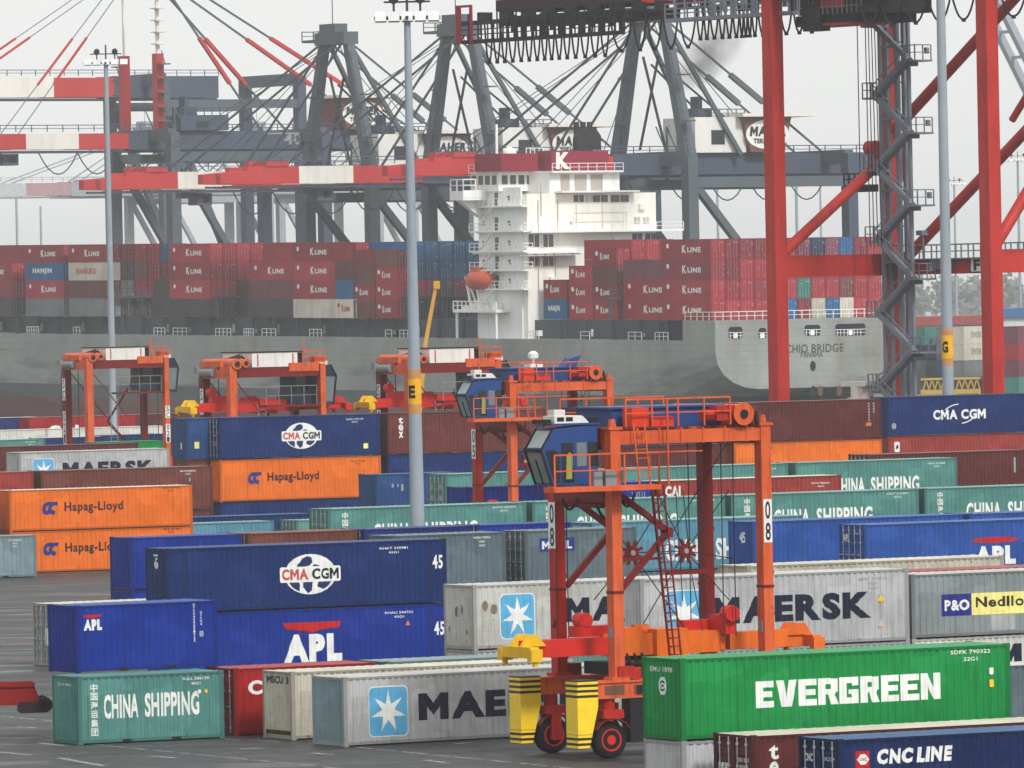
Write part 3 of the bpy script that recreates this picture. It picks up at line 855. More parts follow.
# upper pale one with the star left of the numbered column, and the one it stands on
p, y = yard_at(472.9, 585.3, Z2, H8, 29.5)
c = container('rust stained pale grey container with star emblem, upper one behind the numbered orange column', 'grey_light', L40, H8, p, y, 'wall')
m_star(c, 1.25, .42, 1.55); m_word(c, 'MAERSK', 4.2, .95, 6.6, .98)
end_mark(c, 'rust_mark', join(ellipse(1.0, 1.5, .09, .22, 12), ellipse(1.45, 1.6, .08, .2, 12), ellipse(.4, .8, .04, .12, 8), ellipse(1.8, .7, .05, .1, 8)), plain('mark_rust', (128, 112, 98), .8), 0, True)
side_mark(c, 'rust_mark', join(ellipse(.55, 1.75, .14, .22, 10), ellipse(.95, 1.6, .16, .2, 10)), plain('mark_rust', (128, 112, 98), .8), 0, True)
stack_under(p, y, [('grey container on the ground under the rust stained star emblem one', 'grey', L40, H8, 'wall')])

# long row of pale grey behind the carrier
p, y = yard_right(908.3, 568.2, H8 + H9, H9, L40, 27.8)
c = container('clean pale grey container with star emblem and big dark letters behind the spreader', 'grey', L40, H9, p, y, 'wall', roof='grey_light')
m_star(c, 1.15, .55, 1.62); m_word(c, 'MAERSK', 3.2, .98, 7.25, 1.07)
codes(c, 9.9, 2.5, 3, 1.3, FAINT)
side_mark(c, 'warning_sticker', poly([(10.72, 1.62), (11.1, 1.62), (10.91, 1.9)]), YELLOW, 0, False)
side_mark(c, 'faded_sticker', poly([(10.72, .62), (11.06, .62), (10.89, .86)]), plain('mark_faded', (206, 172, 150), .6), 0, False)
stack_under(p, y, [('grey container on the ground under the clean big lettered one', 'grey', L40, H8, 'wall')])
p, y = yard_at(911, 574.6, Z2, H8, 27.8)
c = container('mid grey container with blue and yellow name panel at the right edge', 'steel_grey', L40, H8, p, y, 'wall', roof='grey_light')
m_po(c, 1.42, .86, 4.95, .88)
side_mark(c, 'pale_patch', rect(3.7, .22, 4.85, .84), plain('mark_patch', (168, 172, 172), .5), 0, True)
for q in stack_under(p, y, [('white container with dark letters under the one with blue and yellow panel', 'white', L40, H8, 'wall')]):
    m_word(q, 'MAERSK', 3.9, 1.2, 7.0, 1.05)
p2 = shifted(p, y, .5, 3.15)
c = container('container with a dusty red roof behind the mid grey panel one', 'red_soft', L40, H8, p2, y, 'wall', roof='red_soft')
stack_under(p2, y, [('maroon container on the ground under the dusty red roofed one', 'maroon', L40, H8, 'wall')])
p, y = yard_right(1004, 555.5, H8 + H9, H9, L40, 27.5)
c = container('weathered beige container whose pale roof runs behind the big dark letters', 'beige', L40, H9, p, y, 'wall', roof='cream')
stack_under(p, y, [('beige container on the ground under the weathered beige one', 'beige', L40, H8, 'wall')])

# right front block
p, y = yard_at(680.2, 658.8, Z2, H8, 28.5)
c = container('bright green container with huge white block letters, upper one at the front right', 'green', L40, H8, p, y, 'wall', roof='green')
side_mark(c, 'lettering', block_word('EVERGREEN', 2.72, .92, 6.83, .84), WHITE, 0, True)
codes(c, 9.95, 2.32, 2, 1.5, WHITE, .12)
side_mark(c, 'sticker', rrect(11.4, 1.62, 11.56, 1.84, .04), WHITE, 0, False); side_mark(c, 'warning_sticker', rrect(11.4, 1.22, 11.56, 1.46, .02), YELLOW, 0, False)
end_mark(c, 'registration_code', fit(text_polys('EMU 1898', .01), .5, 2.14, 1.4, .16), WHITE, 0, False)
end_mark(c, 'emblem', rrect(.98, 1.42, 1.5, 1.98, .2), WHITE, 0, True); end_mark(c, 'emblem_centre', join(arc_band(1.24, 1.7, .1, .17, 20, 340), rect(1.2, 1.66, 1.28, 1.74)), plain('paint_emblem_green', (24, 110, 58), .5), 1, True)
for q in stack_under(p, y, [('pale grey container with a rusty corner post under the bright green one', 'grey', L40, H8, 'wall')]):
    m_star(q, 1.15, .4, 1.6); m_word(q, 'MAERSK', 3.4, .83, 7.0, 1.0)
p, y = yard_at(752, 735.6, H9, H9, 28)
c = container('dark red container with white letters set one above another, at the bottom edge', 'maroon', L40, H9, p, y, 'door', roof='cream')
for k, ch in enumerate('tex'):
    word(c, ch, .62, 2.12 - k * .52, .34, .46, WHITE, .03, 0, True, name='lettering')
end_mark(c, 'lettering', fit(text_polys('tex', .02), .28, 1.75, .62, .3), WHITE, 0, False); end_mark(c, 'registration_code', join(fit(text_polys('TEXU 2812', .01), 1.45, 2.05, .75, .12), fit(text_polys('42G1', .01), 1.6, 1.85, .4, .1)), WHITE, 0, False)
p, y = yard_at(838.4, 739.4, H9, H9, 28)
c = container('deep blue container with white words and red square emblem, bottom right corner', 'ink', L40, H9, p, y, 'door', roof='navy_pale')
side_mark(c, 'red_square', rect(.62, 1.98, 1.12, 2.5), RED, 0, True); side_mark(c, 'white_lozenge', poly([(.66, 2.24), (.78, 2.4), (.96, 2.4), (1.08, 2.24), (.96, 2.08), (.78, 2.08)]), WHITE, 1, True)
word(c, 'CNC', .74, 2.19, .26, .1, RED, .03, 2, True)
word(c, 'CNC', 1.36, 2.06, 1.26, .47, WHITE, .06, 0, True, .12); word(c, 'LINE', 2.8, 2.06, 1.22, .47, WHITE, .06, 0, True, .12)
end_mark(c, 'registration_code', join(fit(text_polys('CNC', .03), .35, 2.15, .5, .25), fit(text_polys('CNCU 209', .01), 1.45, 2.2, .7, .12)), WHITE, 0, False)
p, y = yard_at(880, 671.3, H8, H8, 27.5)
container('slate grey container on the ground behind the right end of the bright green one', 'slate', L40, H8, p, y, 'wall', roof='grey_light')

# big blue pair in the middle
p, y = yard_at(167, 548.5, Z2h, H9, 26.4)
c = container('long navy blue container with white globe emblem, upper one left of centre', 'navy', L45, H9, p, y, 'wall')
m_globe(c, 6.96, 1.52, 3.0)
word(c, '45', 13.02, 1.55, .52, .62, WHITE, .03); codes(c, 10.4, 2.5, 2, 1.4)
end_mark(c, 'lettering', join(fit(text_polys('6', .05), .95, 1.95, .38, .55), rect(.9, 2.52, 1.3, 2.6)), WHITE, 0, True)
q = stack_under(p, y, [('long royal blue container with big white letters under the globe emblem one', 'royal', L45, H9, 'wall')])[0]
m_apl(q, 5.6, .5, 2.86, 1.25); word(q, '45', 13.04, 1.45, .52, .62, WHITE, .03); codes(q, 10.6, 2.5, 2, 1.4)
side_mark(q, 'warning_sticker', poly([(11.6, 1.95), (11.86, 1.95), (11.73, 2.2)]), plain('mark_orange', (210, 110, 60), .5), 0, False)

# slate pair to its right
p, y = yard_right(505.5, 531.5, Z2m, H8, L20, 27.5)
c = container('slate grey twenty foot container right of the long navy globe emblem one', 'slate', L20, H8, p, y, 'wall')
codes(c, 4.35, 2.3, 3, .9)
stack_under(p, y, [('slate container on the ground under the plain slate twenty foot one', 'slate', L20, H9, 'wall')])
p2 = shifted(p, y, L20 + 1.0)
c = container('slate grey twenty foot container with a small blue and white letter panel', 'slate', L20, H8, p2, y, 'door')
side_mark(c, 'blue_panel', rect(.8, 1.55, 1.5, 2.2), HBLUE, 0, True); side_mark(c, 'white_panel', rect(1.5, 1.55, 2.1, 2.2), WHITE, 0, True); side_mark(c, 'blue_panel', rect(2.1, 1.55, 2.7, 2.2), HBLUE, 0, True)
word(c, 'M', .95, 1.68, .42, .38, WHITE, .04, 1); word(c, 'O', 1.6, 1.68, .4, .38, INK, .04, 1); word(c, 'L', 2.25, 1.68, .32, .38, WHITE, .04, 1)
stack_under(p2, y, [('slate container on the ground under the one with small letter panel', 'slate', L20, H9, 'wall')])

# row of twenty foot boxes behind the long blue pair
p, y = yard_at(130, 537.6, Z2, H8, 27.5)
specs = [('royal', 'royal blue twenty foot container with plain sides behind the long navy one, left end', 'royal'),
         ('brown', 'brown twenty foot container whose top edge shows above the long navy one', 'brown'),
         ('royal_dark', 'dark blue twenty foot container between the brown one and the tall lamp post', 'navy'),
         ('royal', 'royal blue twenty foot container just right of the tall lamp post foot', 'royal_dark')]
for i, (col, lab, low) in enumerate(specs):
    q = shifted(p, y, i * (L20 + .32))
    c = container(lab, col, L20, H8, q, y, 'wall' if i == 0 else 'door')
    if i == 0: codes(c, 4.6, 1.2, 1, 1.1)
    stack_under(q, y, [('%s container under the %s one behind the long navy pair' % (low.replace('_', ' '), lab.split(' twenty')[0]), low, L20, H8, 'wall')])

# blue pair on the right
p, y = yard_at(864, 524.7, Z2, H8, 27.5)
c = container('bright blue container with red oval and white letters near the right edge', 'sky_blue', L40, H8, p, y, 'door', roof='sky_blue')
m_apl(c, 6.25, .4, 2.35, .92, True, True)
end_mark(c, 'lettering', join(fit(text_polys('APL', .04), .35, 1.75, .62, .35), fit(text_polys('APLU 701', .01), 1.4, 2.1, .75, .1)), WHITE, 0, False)
stack_under(p, y, [('navy container on the ground under the bright blue red oval one', 'navy', L40, H8, 'wall')])
p, y = yard_at(752, 521.6, Z2, H8, 27.5)
c = container('bright blue container with plain side behind the rear column of the nearest carrier', 'sky_blue', L40, H8, p, y, 'wall', roof='sky_blue')
end_mark(c, 'lettering', fit(text_polys('45', .04), 1.1, 1.5, .55, .55), WHITE, 0, True)
stack_under(p, y, [('navy container on the ground under the plain bright blue one', 'navy', L40, H8, 'wall')])
p2 = shifted(p, y, L40 + .4)
c = container('bright blue twenty foot container whose roof shows above the red oval one', 'sky_blue', L20, H8, p2, y, 'wall')
stack_under(p2, y, [('slate container on the ground behind the red oval bright blue one', 'slate', L20, H8, 'wall')])

# pale blue green box behind the nearest carrier
p, y = yard_at(592, 522.6, Z2, H8, 27.5)
c = container('pale blue green container with white words behind the legs of the nearest carrier', 'teal_blue', L40, H8, p, y, 'wall', roof='teal_pale')
m_china(c, 4.2, .5, 6.7, 1.08, cjk=(1.75, 2.3, .36))
end_mark(c, 'lettering', join(fit(text_polys('6', .04), 1.25, 1.45, .4, .6), fit(text_polys('CCLU 4961', .01), .4, 2.25, 1.5, .14)), WHITE, 0, True)
end_mark(c, 'warning_sticker', ellipse(1.5, .55, .12, .12, 10), YELLOW, 0, False)
stack_under(p, y, [('slate container on the ground under the pale blue green one', 'slate_blue', L40, H8, 'wall')])

# row of sea green forty foot boxes
p, y = yard_at(328, 508.8, Z2, H8, 26.9)
p = shifted(p, y, 0)
labs = ['sea green container with doors showing, leftmost of the sea green row behind the lamp post',
        'sea green container with white words behind the cab platform of the nearest carrier',
        'sea green container with white words above the plain bright blue one',
        'sea green container with white words and characters at the right edge of its row']
for i, lab in enumerate(labs):
    q = shifted(p, y, i * 12.57)
    c = container(lab, 'teal', L40, H8, q, y, 'door' if i == 0 else 'wall', roof='teal_pale')
    m_china(c, 2.75, .68, 6.4, 1.0, cjk=(.85, 2.4, .36), con=False); codes(c, 10.1, 2.3, 2, 1.4)
    if i == 0: end_mark(c, 'registration_code', join(*[rect(a, b, a + .28, b + .14) for a in (.3, .75, 1.45, 1.9) for b in (1.6, 1.15, .7)]), FAINT, 0, False)
    stack_under(q, y, [('pale green container under the %s box of the sea green row' % ('first', 'second', 'third', 'fourth')[i], 'teal_grey', L40, H8, 'wall')])

p, y = yard_right(312, 513.0, H8, H8, L40, 26.9)
container('navy container on the ground showing only its roof edge under the middle orange one', 'navy', L40, H8, p, y, 'wall', roof='navy_pale')
p, y = yard_right(274, 520.6, H8, H8, L20, 26.9)
container('pale blue green twenty foot container low under the middle orange one', 'teal_blue', L20, H8, p, y, 'wall', roof='teal_pale')
p, y = yard_at(296, 520.2, H8, H8, 26.9)
container('pale grey green twenty foot container with doors, low left of the sea green doors', 'teal_grey', L20, H8, p, y, 'door', roof='teal_pale')

# blue and brick red behind that row
p, y = yard_at(466, 487.2, Z2h, H9, 27.5)
c = container('royal blue container low behind the numbered columns of the middle carrier', 'royal', L40, H9, p, y, 'wall')
side_mark(c, 'registration_code', fit(text_polys('XXLU', .02), 10.7, 1.9, .9, .4), FAINT, 0, False)
stack_under(p, y, [('blue container on the ground under the royal blue one of the brick red row', 'royal_dark', L40, H9, 'wall')])
p2 = shifted(p, y, L40 + .3)
c = container('brick red container with white letters, in line with the cab platform', 'red_soft', L40, H9, p2, y, 'wall', roof='cream')
word(c, 'CAI', .45, 1.95, 1.0, .62, WHITE, .05, 0, False); codes(c, 10.2, 2.4, 2, 1.2)
stack_under(p2, y, [('maroon container on the ground under the brick red one', 'maroon', L40, H9, 'wall')])

# pale green row further back
p, y = yard_at(445, 474.0, Z2m, H9, 27.5)
for i, lab in enumerate(('pale green container with doors showing behind the numbered front column of the middle carrier',
                         'pale green container whose top strip shows over the brick red one, left half',
                         'pale green container with white letters over the right end of the brick red one')):
    q = shifted(p, y, i * 12.7)
    c = container(lab, 'teal', L40, H9, q, y, 'door' if i == 0 else 'wall', roof='teal_pale')
    if i == 0: end_mark(c, 'registration_code', join(*[rect(a, b, a + .42, b + .28) for a in (.3, 1.5) for b in (1.95, 1.25, .55)]), FAINT, 0, False)
    m_china(c, 2.9, .75, 6.4, 1.05, con=False); codes(c, 10, 2.5, 2, 1.3)
    stack_under(q, y, [('green container on the ground under the %s pale green one' % ('first', 'second', 'third')[i], 'teal_grey', L40, H8, 'wall')])
p, y = yard_at(375, 474.4, Z2, H8, 27.5)
c = container('steel blue container between the middle orange one and the tall lamp post', 'navy_pale', L20, H8, p, y, 'wall')
side_mark(c, 'registration_code', join(rect(1.2, 1.7, 1.35, 1.95), rect(1.6, 1.75, 1.72, 1.9), rect(1.9, 1.45, 2.05, 1.9)), FAINT, 0, False)
stack_under(p, y, [('navy container on the ground under the steel blue one', 'navy', L20, H8, 'wall')])
p, y = yard_at(867, 454.5, Z2h, H9, 27.5)
c = container('dark maroon container with its white rodded doors showing, right side of the yard', 'maroon', L40, H9, p, y, 'door', roof='wine')
end_mark(c, 'registration_code', join(*[rect(a, b, a + .25, b + .16) for a, b in ((.3, 1.9), (.3, 1.5), (.75, 2.0), (1.4, 1.9), (1.4, 1.4), (1.9, 1.9), (1.9, 1.3), (.5, .9), (1.5, .7))]), FAINT, 0, False)
side_mark(c, 'lettering', rect(11.2, 1.4, 11.35, 2.4), FAINT, 0, False)
stack_under(p, y, [('maroon container on the ground under the white rodded one', 'maroon', L40, H9, 'wall')])

# the high row at the back
p, y = yard_at(218.7, 417.8, Z3h, H9, 26.0)
c = container('dark blue container with white globe emblem on top of the middle orange one', 'navy', L40, H9, p, y, 'door')
m_globe(c, 6.2, 1.5, 3.0, False); codes(c, 9.6, 2.5, 2, 1.3); side_mark(c, 'placard', rect(10.9, .5, 11.25, .85), PALEY, 0, False)
end_mark(c, 'registration_code', join(*[rect(a, b, a + .3, b + .14) for a in (.3, 1.5) for b in (2.2, 1.6, 1.0)]), FAINT, 0, False)
q = stack_under(p, y, [('orange container with blue emblem under the dark blue globe one, centre left', 'orange', L40, H9, 'wall'),
                       ('navy container on the ground under the middle orange one', 'navy', L40, H9, 'wall')])[0]
m_hl(q, 2.02, 1.2, .94, False); codes(q, 9.9, 2.5, 2, 1.1, plain('mark_brown_black', (52, 30, 26), .5))
p2 = shifted(p, y, 12.75); p2.z = p.z
c = container('maroon container with small white letters one above another behind the tall lamp post', 'oxblood', L40, H9, p2, y, 'wall')
for k, ch in enumerate('tex'):
    word(c, ch, .85, 2.15 - k * .5, .36, .44, WHITE, .03, 0, False)
stack_under(p2, y, [('navy container under the maroon one behind the tall lamp post', 'navy', L40, H9, 'wall'), ('slate container on the ground below the navy and maroon pair', 'slate', L40, H9, 'wall')])
p, y = yard_right(881, 398.6, Z3h, H9, L40, 27.3)
c = container('dark red container on top of the far orange one, right of the carrier', 'maroon', L40, H9, p, y, 'wall', roof='wine')
for x in (11.1, 11.5):
    side_mark(c, 'registration_code', join(*[rect(x, 2.5 - k * .2, x + .14, 2.62 - k * .2) for k in range(7 if x < 11.3 else 4)]), FAINT, 0, False)
side_mark(c, 'placard', rect(10.9, .95, 11.35, 1.2), plain('mark_orange', (210, 110, 60), .5), 0, False)
stack_under(p, y, [('orange container under the dark red one at the back right', 'orange', L40, H9, 'wall'), ('teal container on the ground under the back right orange one', 'teal_grey', L40, H9, 'wall')])
p2 = shifted(p, y, -12.75)
c = container('navy container on top of a maroon one seen through the carrier\'s top rail', 'navy', L40, H9, p2, y, 'wall')
stack_under(p2, y, [('maroon container under the navy one behind the carrier\'s top rail', 'maroon', L40, H9, 'wall'), ('green container on the ground below the navy and maroon pair behind the carrier', 'teal_grey', L40, H9, 'wall')])
p, y = yard_at(887, 397, Z3h, H9, 27.6)
c = container('dark blue container with white words between two arcs, top of the right back stack', 'navy', L40, H9, p, y, 'wall')
m_swoosh(c, 3.9, 1.12, 4.5, .72, False); side_mark(c, 'sticker', ellipse(.55, .75, .2, .25, 10), FAINT, 0, False)
q = stack_under(p, y, [('brick red container under the dark blue one with two arcs', 'red_soft', L40, H9, 'wall'), ('maroon container on the ground at the bottom of the right back stack', 'maroon', L40, H9, 'wall')])[0]
side_mark(q, 'emblem', rrect(.55, 1.75, 1.0, 2.5, .1), WHITE, 0, False); side_mark(q, 'emblem_centre', poly([(.65, 1.95), (.9, 2.05), (.85, 2.35), (.7, 2.2)]), BLACK, 1, False)
# browns left of the middle orange
p, y = yard_right(212.3, 465.7, Z2h, H9, L40, 25.0)
c = container('chocolate brown container left of the middle orange one', 'brown', L40, H9, p, y, 'wall')
codes(c, 9.9, 2.55, 2, 1.1); side_mark(c, 'sticker', join(rect(10.5, 1.9, 10.62, 2.15), rect(10.5, .5, 10.62, .75)), FAINT, 0, False)
stack_under(p, y, [('brown container on the ground under the chocolate brown one', 'oxblood', L40, H9, 'wall')])
p2 = shifted(p, y, -12.7)
c = container('rusty brown container at the left edge behind the orange pair', 'red_soft', L40, H9, p2, y, 'wall')
side_mark(c, 'lettering', join(rect(11.0, .4, 11.15, 1.6), rect(11.5, .4, 11.65, 1.6)), WHITE, 0, False)
stack_under(p2, y, [('maroon container on the ground under the rusty brown one', 'maroon', L40, H9, 'wall')])
p, y = yard_at(186, 418.3, Z3h, H9, 26)
c = container('blue container standing left of the doors of the dark blue globe one', 'navy_pale', L20, H9, p, y, 'wall')
end_mark(c, 'sticker', rect(1.4, .75, 1.6, 1.2), WHITE, 0, False); side_mark(c, 'sticker', rect(.6, .8, .95, 1.25), PALEY, 0, False)
stack_under(p, y, [('brown container under the blue one left of the globe emblem doors', 'brown', L20, H9, 'wall'), ('slate container on the ground below the blue and brown pair', 'slate', L20, H9, 'wall')])
# orange pair at the left
p, y = yard_at(9, 490.4, Z2, H8, 23.5)
c = container('orange container with dark blue emblem, upper one of the left pair', 'orange', L40, H8, p, y, 'wall', roof='cream')
m_hl(c, 2.1, 1.0, .94); codes(c, 10.2, 2.4, 2, 1.1, plain('mark_brown_black', (52, 30, 26), .5))
q = stack_under(p, y, [('orange container with dark blue emblem on the asphalt, lower one of the left pair', 'orange', L40, H8, 'wall')])[0]
m_hl(q, 2.1, 1.05, .94); codes(q, 10.2, 2.4, 2, 1.1, plain('mark_brown_black', (52, 30, 26), .5))
p2 = shifted(p, y, -13.0)
container('cream container peeping in at the left edge beside the orange pair', 'cream', L40, H8, p2, y, 'wall')
stack_under(p2, y, [('grey container on the ground under the peeping cream one', 'slate', L40, H8, 'wall')])
p, y = yard_right(36, 534.8, H8, H8, L20, 22)
c = container('grey blue container on the asphalt in front of the lower left orange one', 'slate_blue', L20, H8, p, y, 'wall')
codes(c, 4.3, 2.25, 3, .8)
# behind the browns
p, y = yard_right(169, 447.9, Z2h, H9, L40, 27.0)
c = container('pale grey container with star emblem and cut off dark letters under the far left carrier', 'grey', L40, H9, p, y, 'wall', roof='grey_light')
m_star(c, 1.15, .5, 1.65, False); m_word(c, 'MAERSK', 3.5, .95, 7.4, 1.1, False); codes(c, .3, 2.3, 3, 1.0, FAINT)
stack_under(p, y, [('slate container on the ground under the far left star emblem one', 'slate', L40, H9, 'wall')])
p, y = yard_right(45, 438.6, Z2, H8, L40, 27)
c = container('sea green container with the end of white words at the left edge', 'teal', L40, H8, p, y, 'wall', roof='teal_pale')
m_china(c, 2.5, .5, 6.4, 1.1, con=False); codes(c, 10.3, 2.3, 2, 1.0)
stack_under(p, y, [('green container on the ground under the left edge sea green one', 'teal_grey', L40, H8, 'wall')])
# the last rows before the quay, seen between the legs of the left carrier
for (px, py, zt, col, L, lab, roof) in (
        (38, 416.6, Z2, 'navy', L40, 'navy container of the last row, left edge', 'grey_light'),
        (137, 414.4, Z2, 'red', L40, 'red container with white letters in the last row behind the left carrier', 'red_soft'),
        (236, 411.5, Z2, 'maroon', L40, 'maroon container of the last row behind the second carrier', 'wine'),
        (60, 428.5, Z2, 'white', L40, 'white container of the row before the last, left edge', 'white'),
        (166, 425.5, Z2, 'white', L40, 'white container behind the legs of the left carrier', 'white'),
        (104, 436.0, Z2, 'navy', L20, 'small navy container behind the front legs of the left carrier', 'grey'),
        (164, 433.5, Z2, 'navy', L20, 'navy container with a white mark beside the right leg of the left carrier', 'navy'),
        (138, 442.6, H9 + H8, 'maroon', L40, 'dark red container low behind the left carrier\'s legs', 'maroon'),
        (163, 440.2, Z2m, 'green', L20, 'small green container beside the right leg of the left carrier', 'green')):
    p, y = yard_right(px, py, zt, H8, L, 27.0)
    c = container(lab, col, L, H8, p, y, 'wall', roof=roof, detail=False)
    if col == 'red': word(c, 'CAI', 2.2, .5, 3.4, 1.2, WHITE, .05, 0, False)
    if col == 'navy' and L == L20: side_mark(c, 'sticker', rect(4.2, .9, 5.4, 1.7), WHITE, 0, False)
    hh = p.z
    stack_under(p, y, [('%s container at the foot of %s' % (col, {38: 'the left edge of the last row', 137: 'the white lettered red one in the last row', 236: 'the maroon one in the last row', 60: 'the left edge white one', 166: 'the white one behind the left carrier', 104: 'the small navy one behind the front legs', 164: 'the navy one with a white mark', 138: 'the dark red one behind the left carrier', 163: 'the small green one'}[px]), col, L, hh, 'wall')])
# ------------------------------------------------------------------ straddle carriers
ORANGE = paint('carrier_orange', (216, 92, 42), .45, .5, rust=.1, streak=.6, scale=1.2, dirt=(84, 46, 34))
ORANGE_RED = paint('carrier_red', (180, 36, 22), .45, .45, rust=.1, streak=.6, scale=1.2, dirt=(64, 30, 26))
SPREAD_RED = paint('spreader_red', (206, 36, 24), .4, .3, streak=.3)
SPREAD_OR = paint('spreader_orange', (224, 106, 18), .4, .35, rust=.06, streak=.35)
DARKRED = paint('carrier_dark_red', (116, 26, 24), .5, .3, streak=.3)
CABBLUE = paint('cab_blue', (40, 70, 128), .4, .25, streak=.2)
CABDARK = paint('cab_dark', (40, 52, 66), .4, .25, streak=.2)
BWHITE = paint('box_white', (222, 218, 212), .5, .2, streak=.25)
DARK = plain('machine_dark', (26, 26, 30), .7)
RUBBER = plain('rubber', (22, 22, 24), .85)
YEL = paint('spreader_yellow', (232, 186, 24), .45, .25, streak=.25)
ROPE = plain('rope', (36, 36, 40), .7)
GLASS = glass('cab_glass', (108, 122, 126))
GLASSD = glass('cab_glass_dark', (32, 36, 42))
RIM = paint('rim_red', (206, 36, 32), .45, .25, streak=.2)
GREYM = paint('grey_metal', (128, 134, 138), .5, .3, streak=.3)

def striped():
    m = bpy.data.materials.new('guard_stripes'); m.use_nodes = True; t = m.node_tree; L = t.links
    b = t.nodes['Principled BSDF']; tc = nd(t, 'ShaderNodeTexCoord'); sp = nd(t, 'ShaderNodeSeparateXYZ'); L.new(tc.outputs['Object'], sp.inputs[0])
    def mth(op, a, bb):
        n = nd(t, 'ShaderNodeMath', operation=op)
        for i, v in enumerate((a, bb)):
            if isinstance(v, (int, float)): n.inputs[i].default_value = v
            else: L.new(v, n.inputs[i])
        return n.outputs[0]
    z = sp.outputs[2]
    fr = mth('FRACT', mth('DIVIDE', mth('ADD', z, 0.045), 0.19), 0); st = mth('LESS_THAN', fr, .5)
    zone = mth('MAXIMUM', mth('GREATER_THAN', z, 2.14), mth('LESS_THAN', z, 0.92))
    mask = mth('MULTIPLY', st, zone)
    n = nd(t, 'ShaderNodeTexNoise'); n.inputs['Scale'].default_value = 3; n.inputs['Detail'].default_value = 5; L.new(tc.outputs['Object'], n.inputs[0])
    rp = nd(t, 'ShaderNodeValToRGB'); rp.color_ramp.elements[0].color = (*lin((232, 184, 14)), 1); rp.color_ramp.elements[1].color = (*lin((250, 220, 36)), 1)
    L.new(n.outputs['Fac'], rp.inputs[0])
    mx = nd(t, 'ShaderNodeMix', data_type='RGBA'); mx.inputs[7].default_value = (.012, .012, .014, 1)
    L.new(mask, mx.inputs[0]); L.new(rp.outputs[0], mx.inputs[6]); L.new(mx.outputs[2], b.inputs['Base Color']); b.inputs['Roughness'].default_value = .5
    return m
GUARD = striped()

def face_x(r_parent, name, pf, x, y0, z0, mat, layer=0):
    """flat paint on a face that looks along -x; pf runs from the outer (far) edge"""
    V, F = pf
    m = MB(); m.add([(x - .004 - .003 * layer, y0 - a, z0 + b) for a, b in V], F)
    return m.build(name, mat, r_parent)
def face_y(r_parent, name, pf, y, x0, z0, mat, layer=0):
    V, F = pf
    m = MB(); m.add([(x0 + a, y - .004 - .003 * layer, z0 + b) for a, b in V], F)
    return m.build(name, mat, r_parent)

def digits_x(leg, s, x, y0, z_top, w, h):
    for i, ch in enumerate(s):
        if ch == ' ': continue
        z = z_top - (i + 1) * h
        face_x(leg, 'number_plate', rect(0, 0, w, h), x, y0, z, WHITE)
        face_x(leg, 'number', fit(text_polys(ch, .02), w * .2, h * .08, w * .6, h * .84), x, y0, z, BLACK, 1)
def digits_y(leg, s, y, x0, z_top, w, h):
    for i, ch in enumerate(s):
        if ch == ' ': continue
        z = z_top - (i + 1) * h
        face_y(leg, 'number_plate', rect(0, 0, w, h), y, x0, z, WHITE)
        face_y(leg, 'number', fit(text_polys(ch, .02), w * .18, h * .08, w * .64, h * .84), y, x0, z, BLACK, 1)

def wheel(r, x, y):
    w = MB(); w.lathe((x, y - .24, .67), (0, 1, 0), [(0, .40), (0, .55), (.05, .64), (.12, .67), (.36, .67), (.43, .64), (.48, .55), (.48, .40)], 22)
    w = w.build('wheel', RUBBER, r, True)
    m = MB(); m.lathe((x, y - .255, .67), (0, 1, 0), [(0, .10), (0.0, .17), (.08, .2), (.08, .31), (.0, .36), (.0, .41), (.2, .41), (.3, .3), (.50, .3), (.50, .1)], 18)
    for k in range(8):
        a = 2 * math.pi * k / 8; m.cyl((x + .25 * math.cos(a), y - .20, .67 + .25 * math.sin(a)), (x + .25 * math.cos(a), y - .15, .67 + .25 * math.sin(a)), .025, n=6)
    m.build('rim', RIM, w, True)

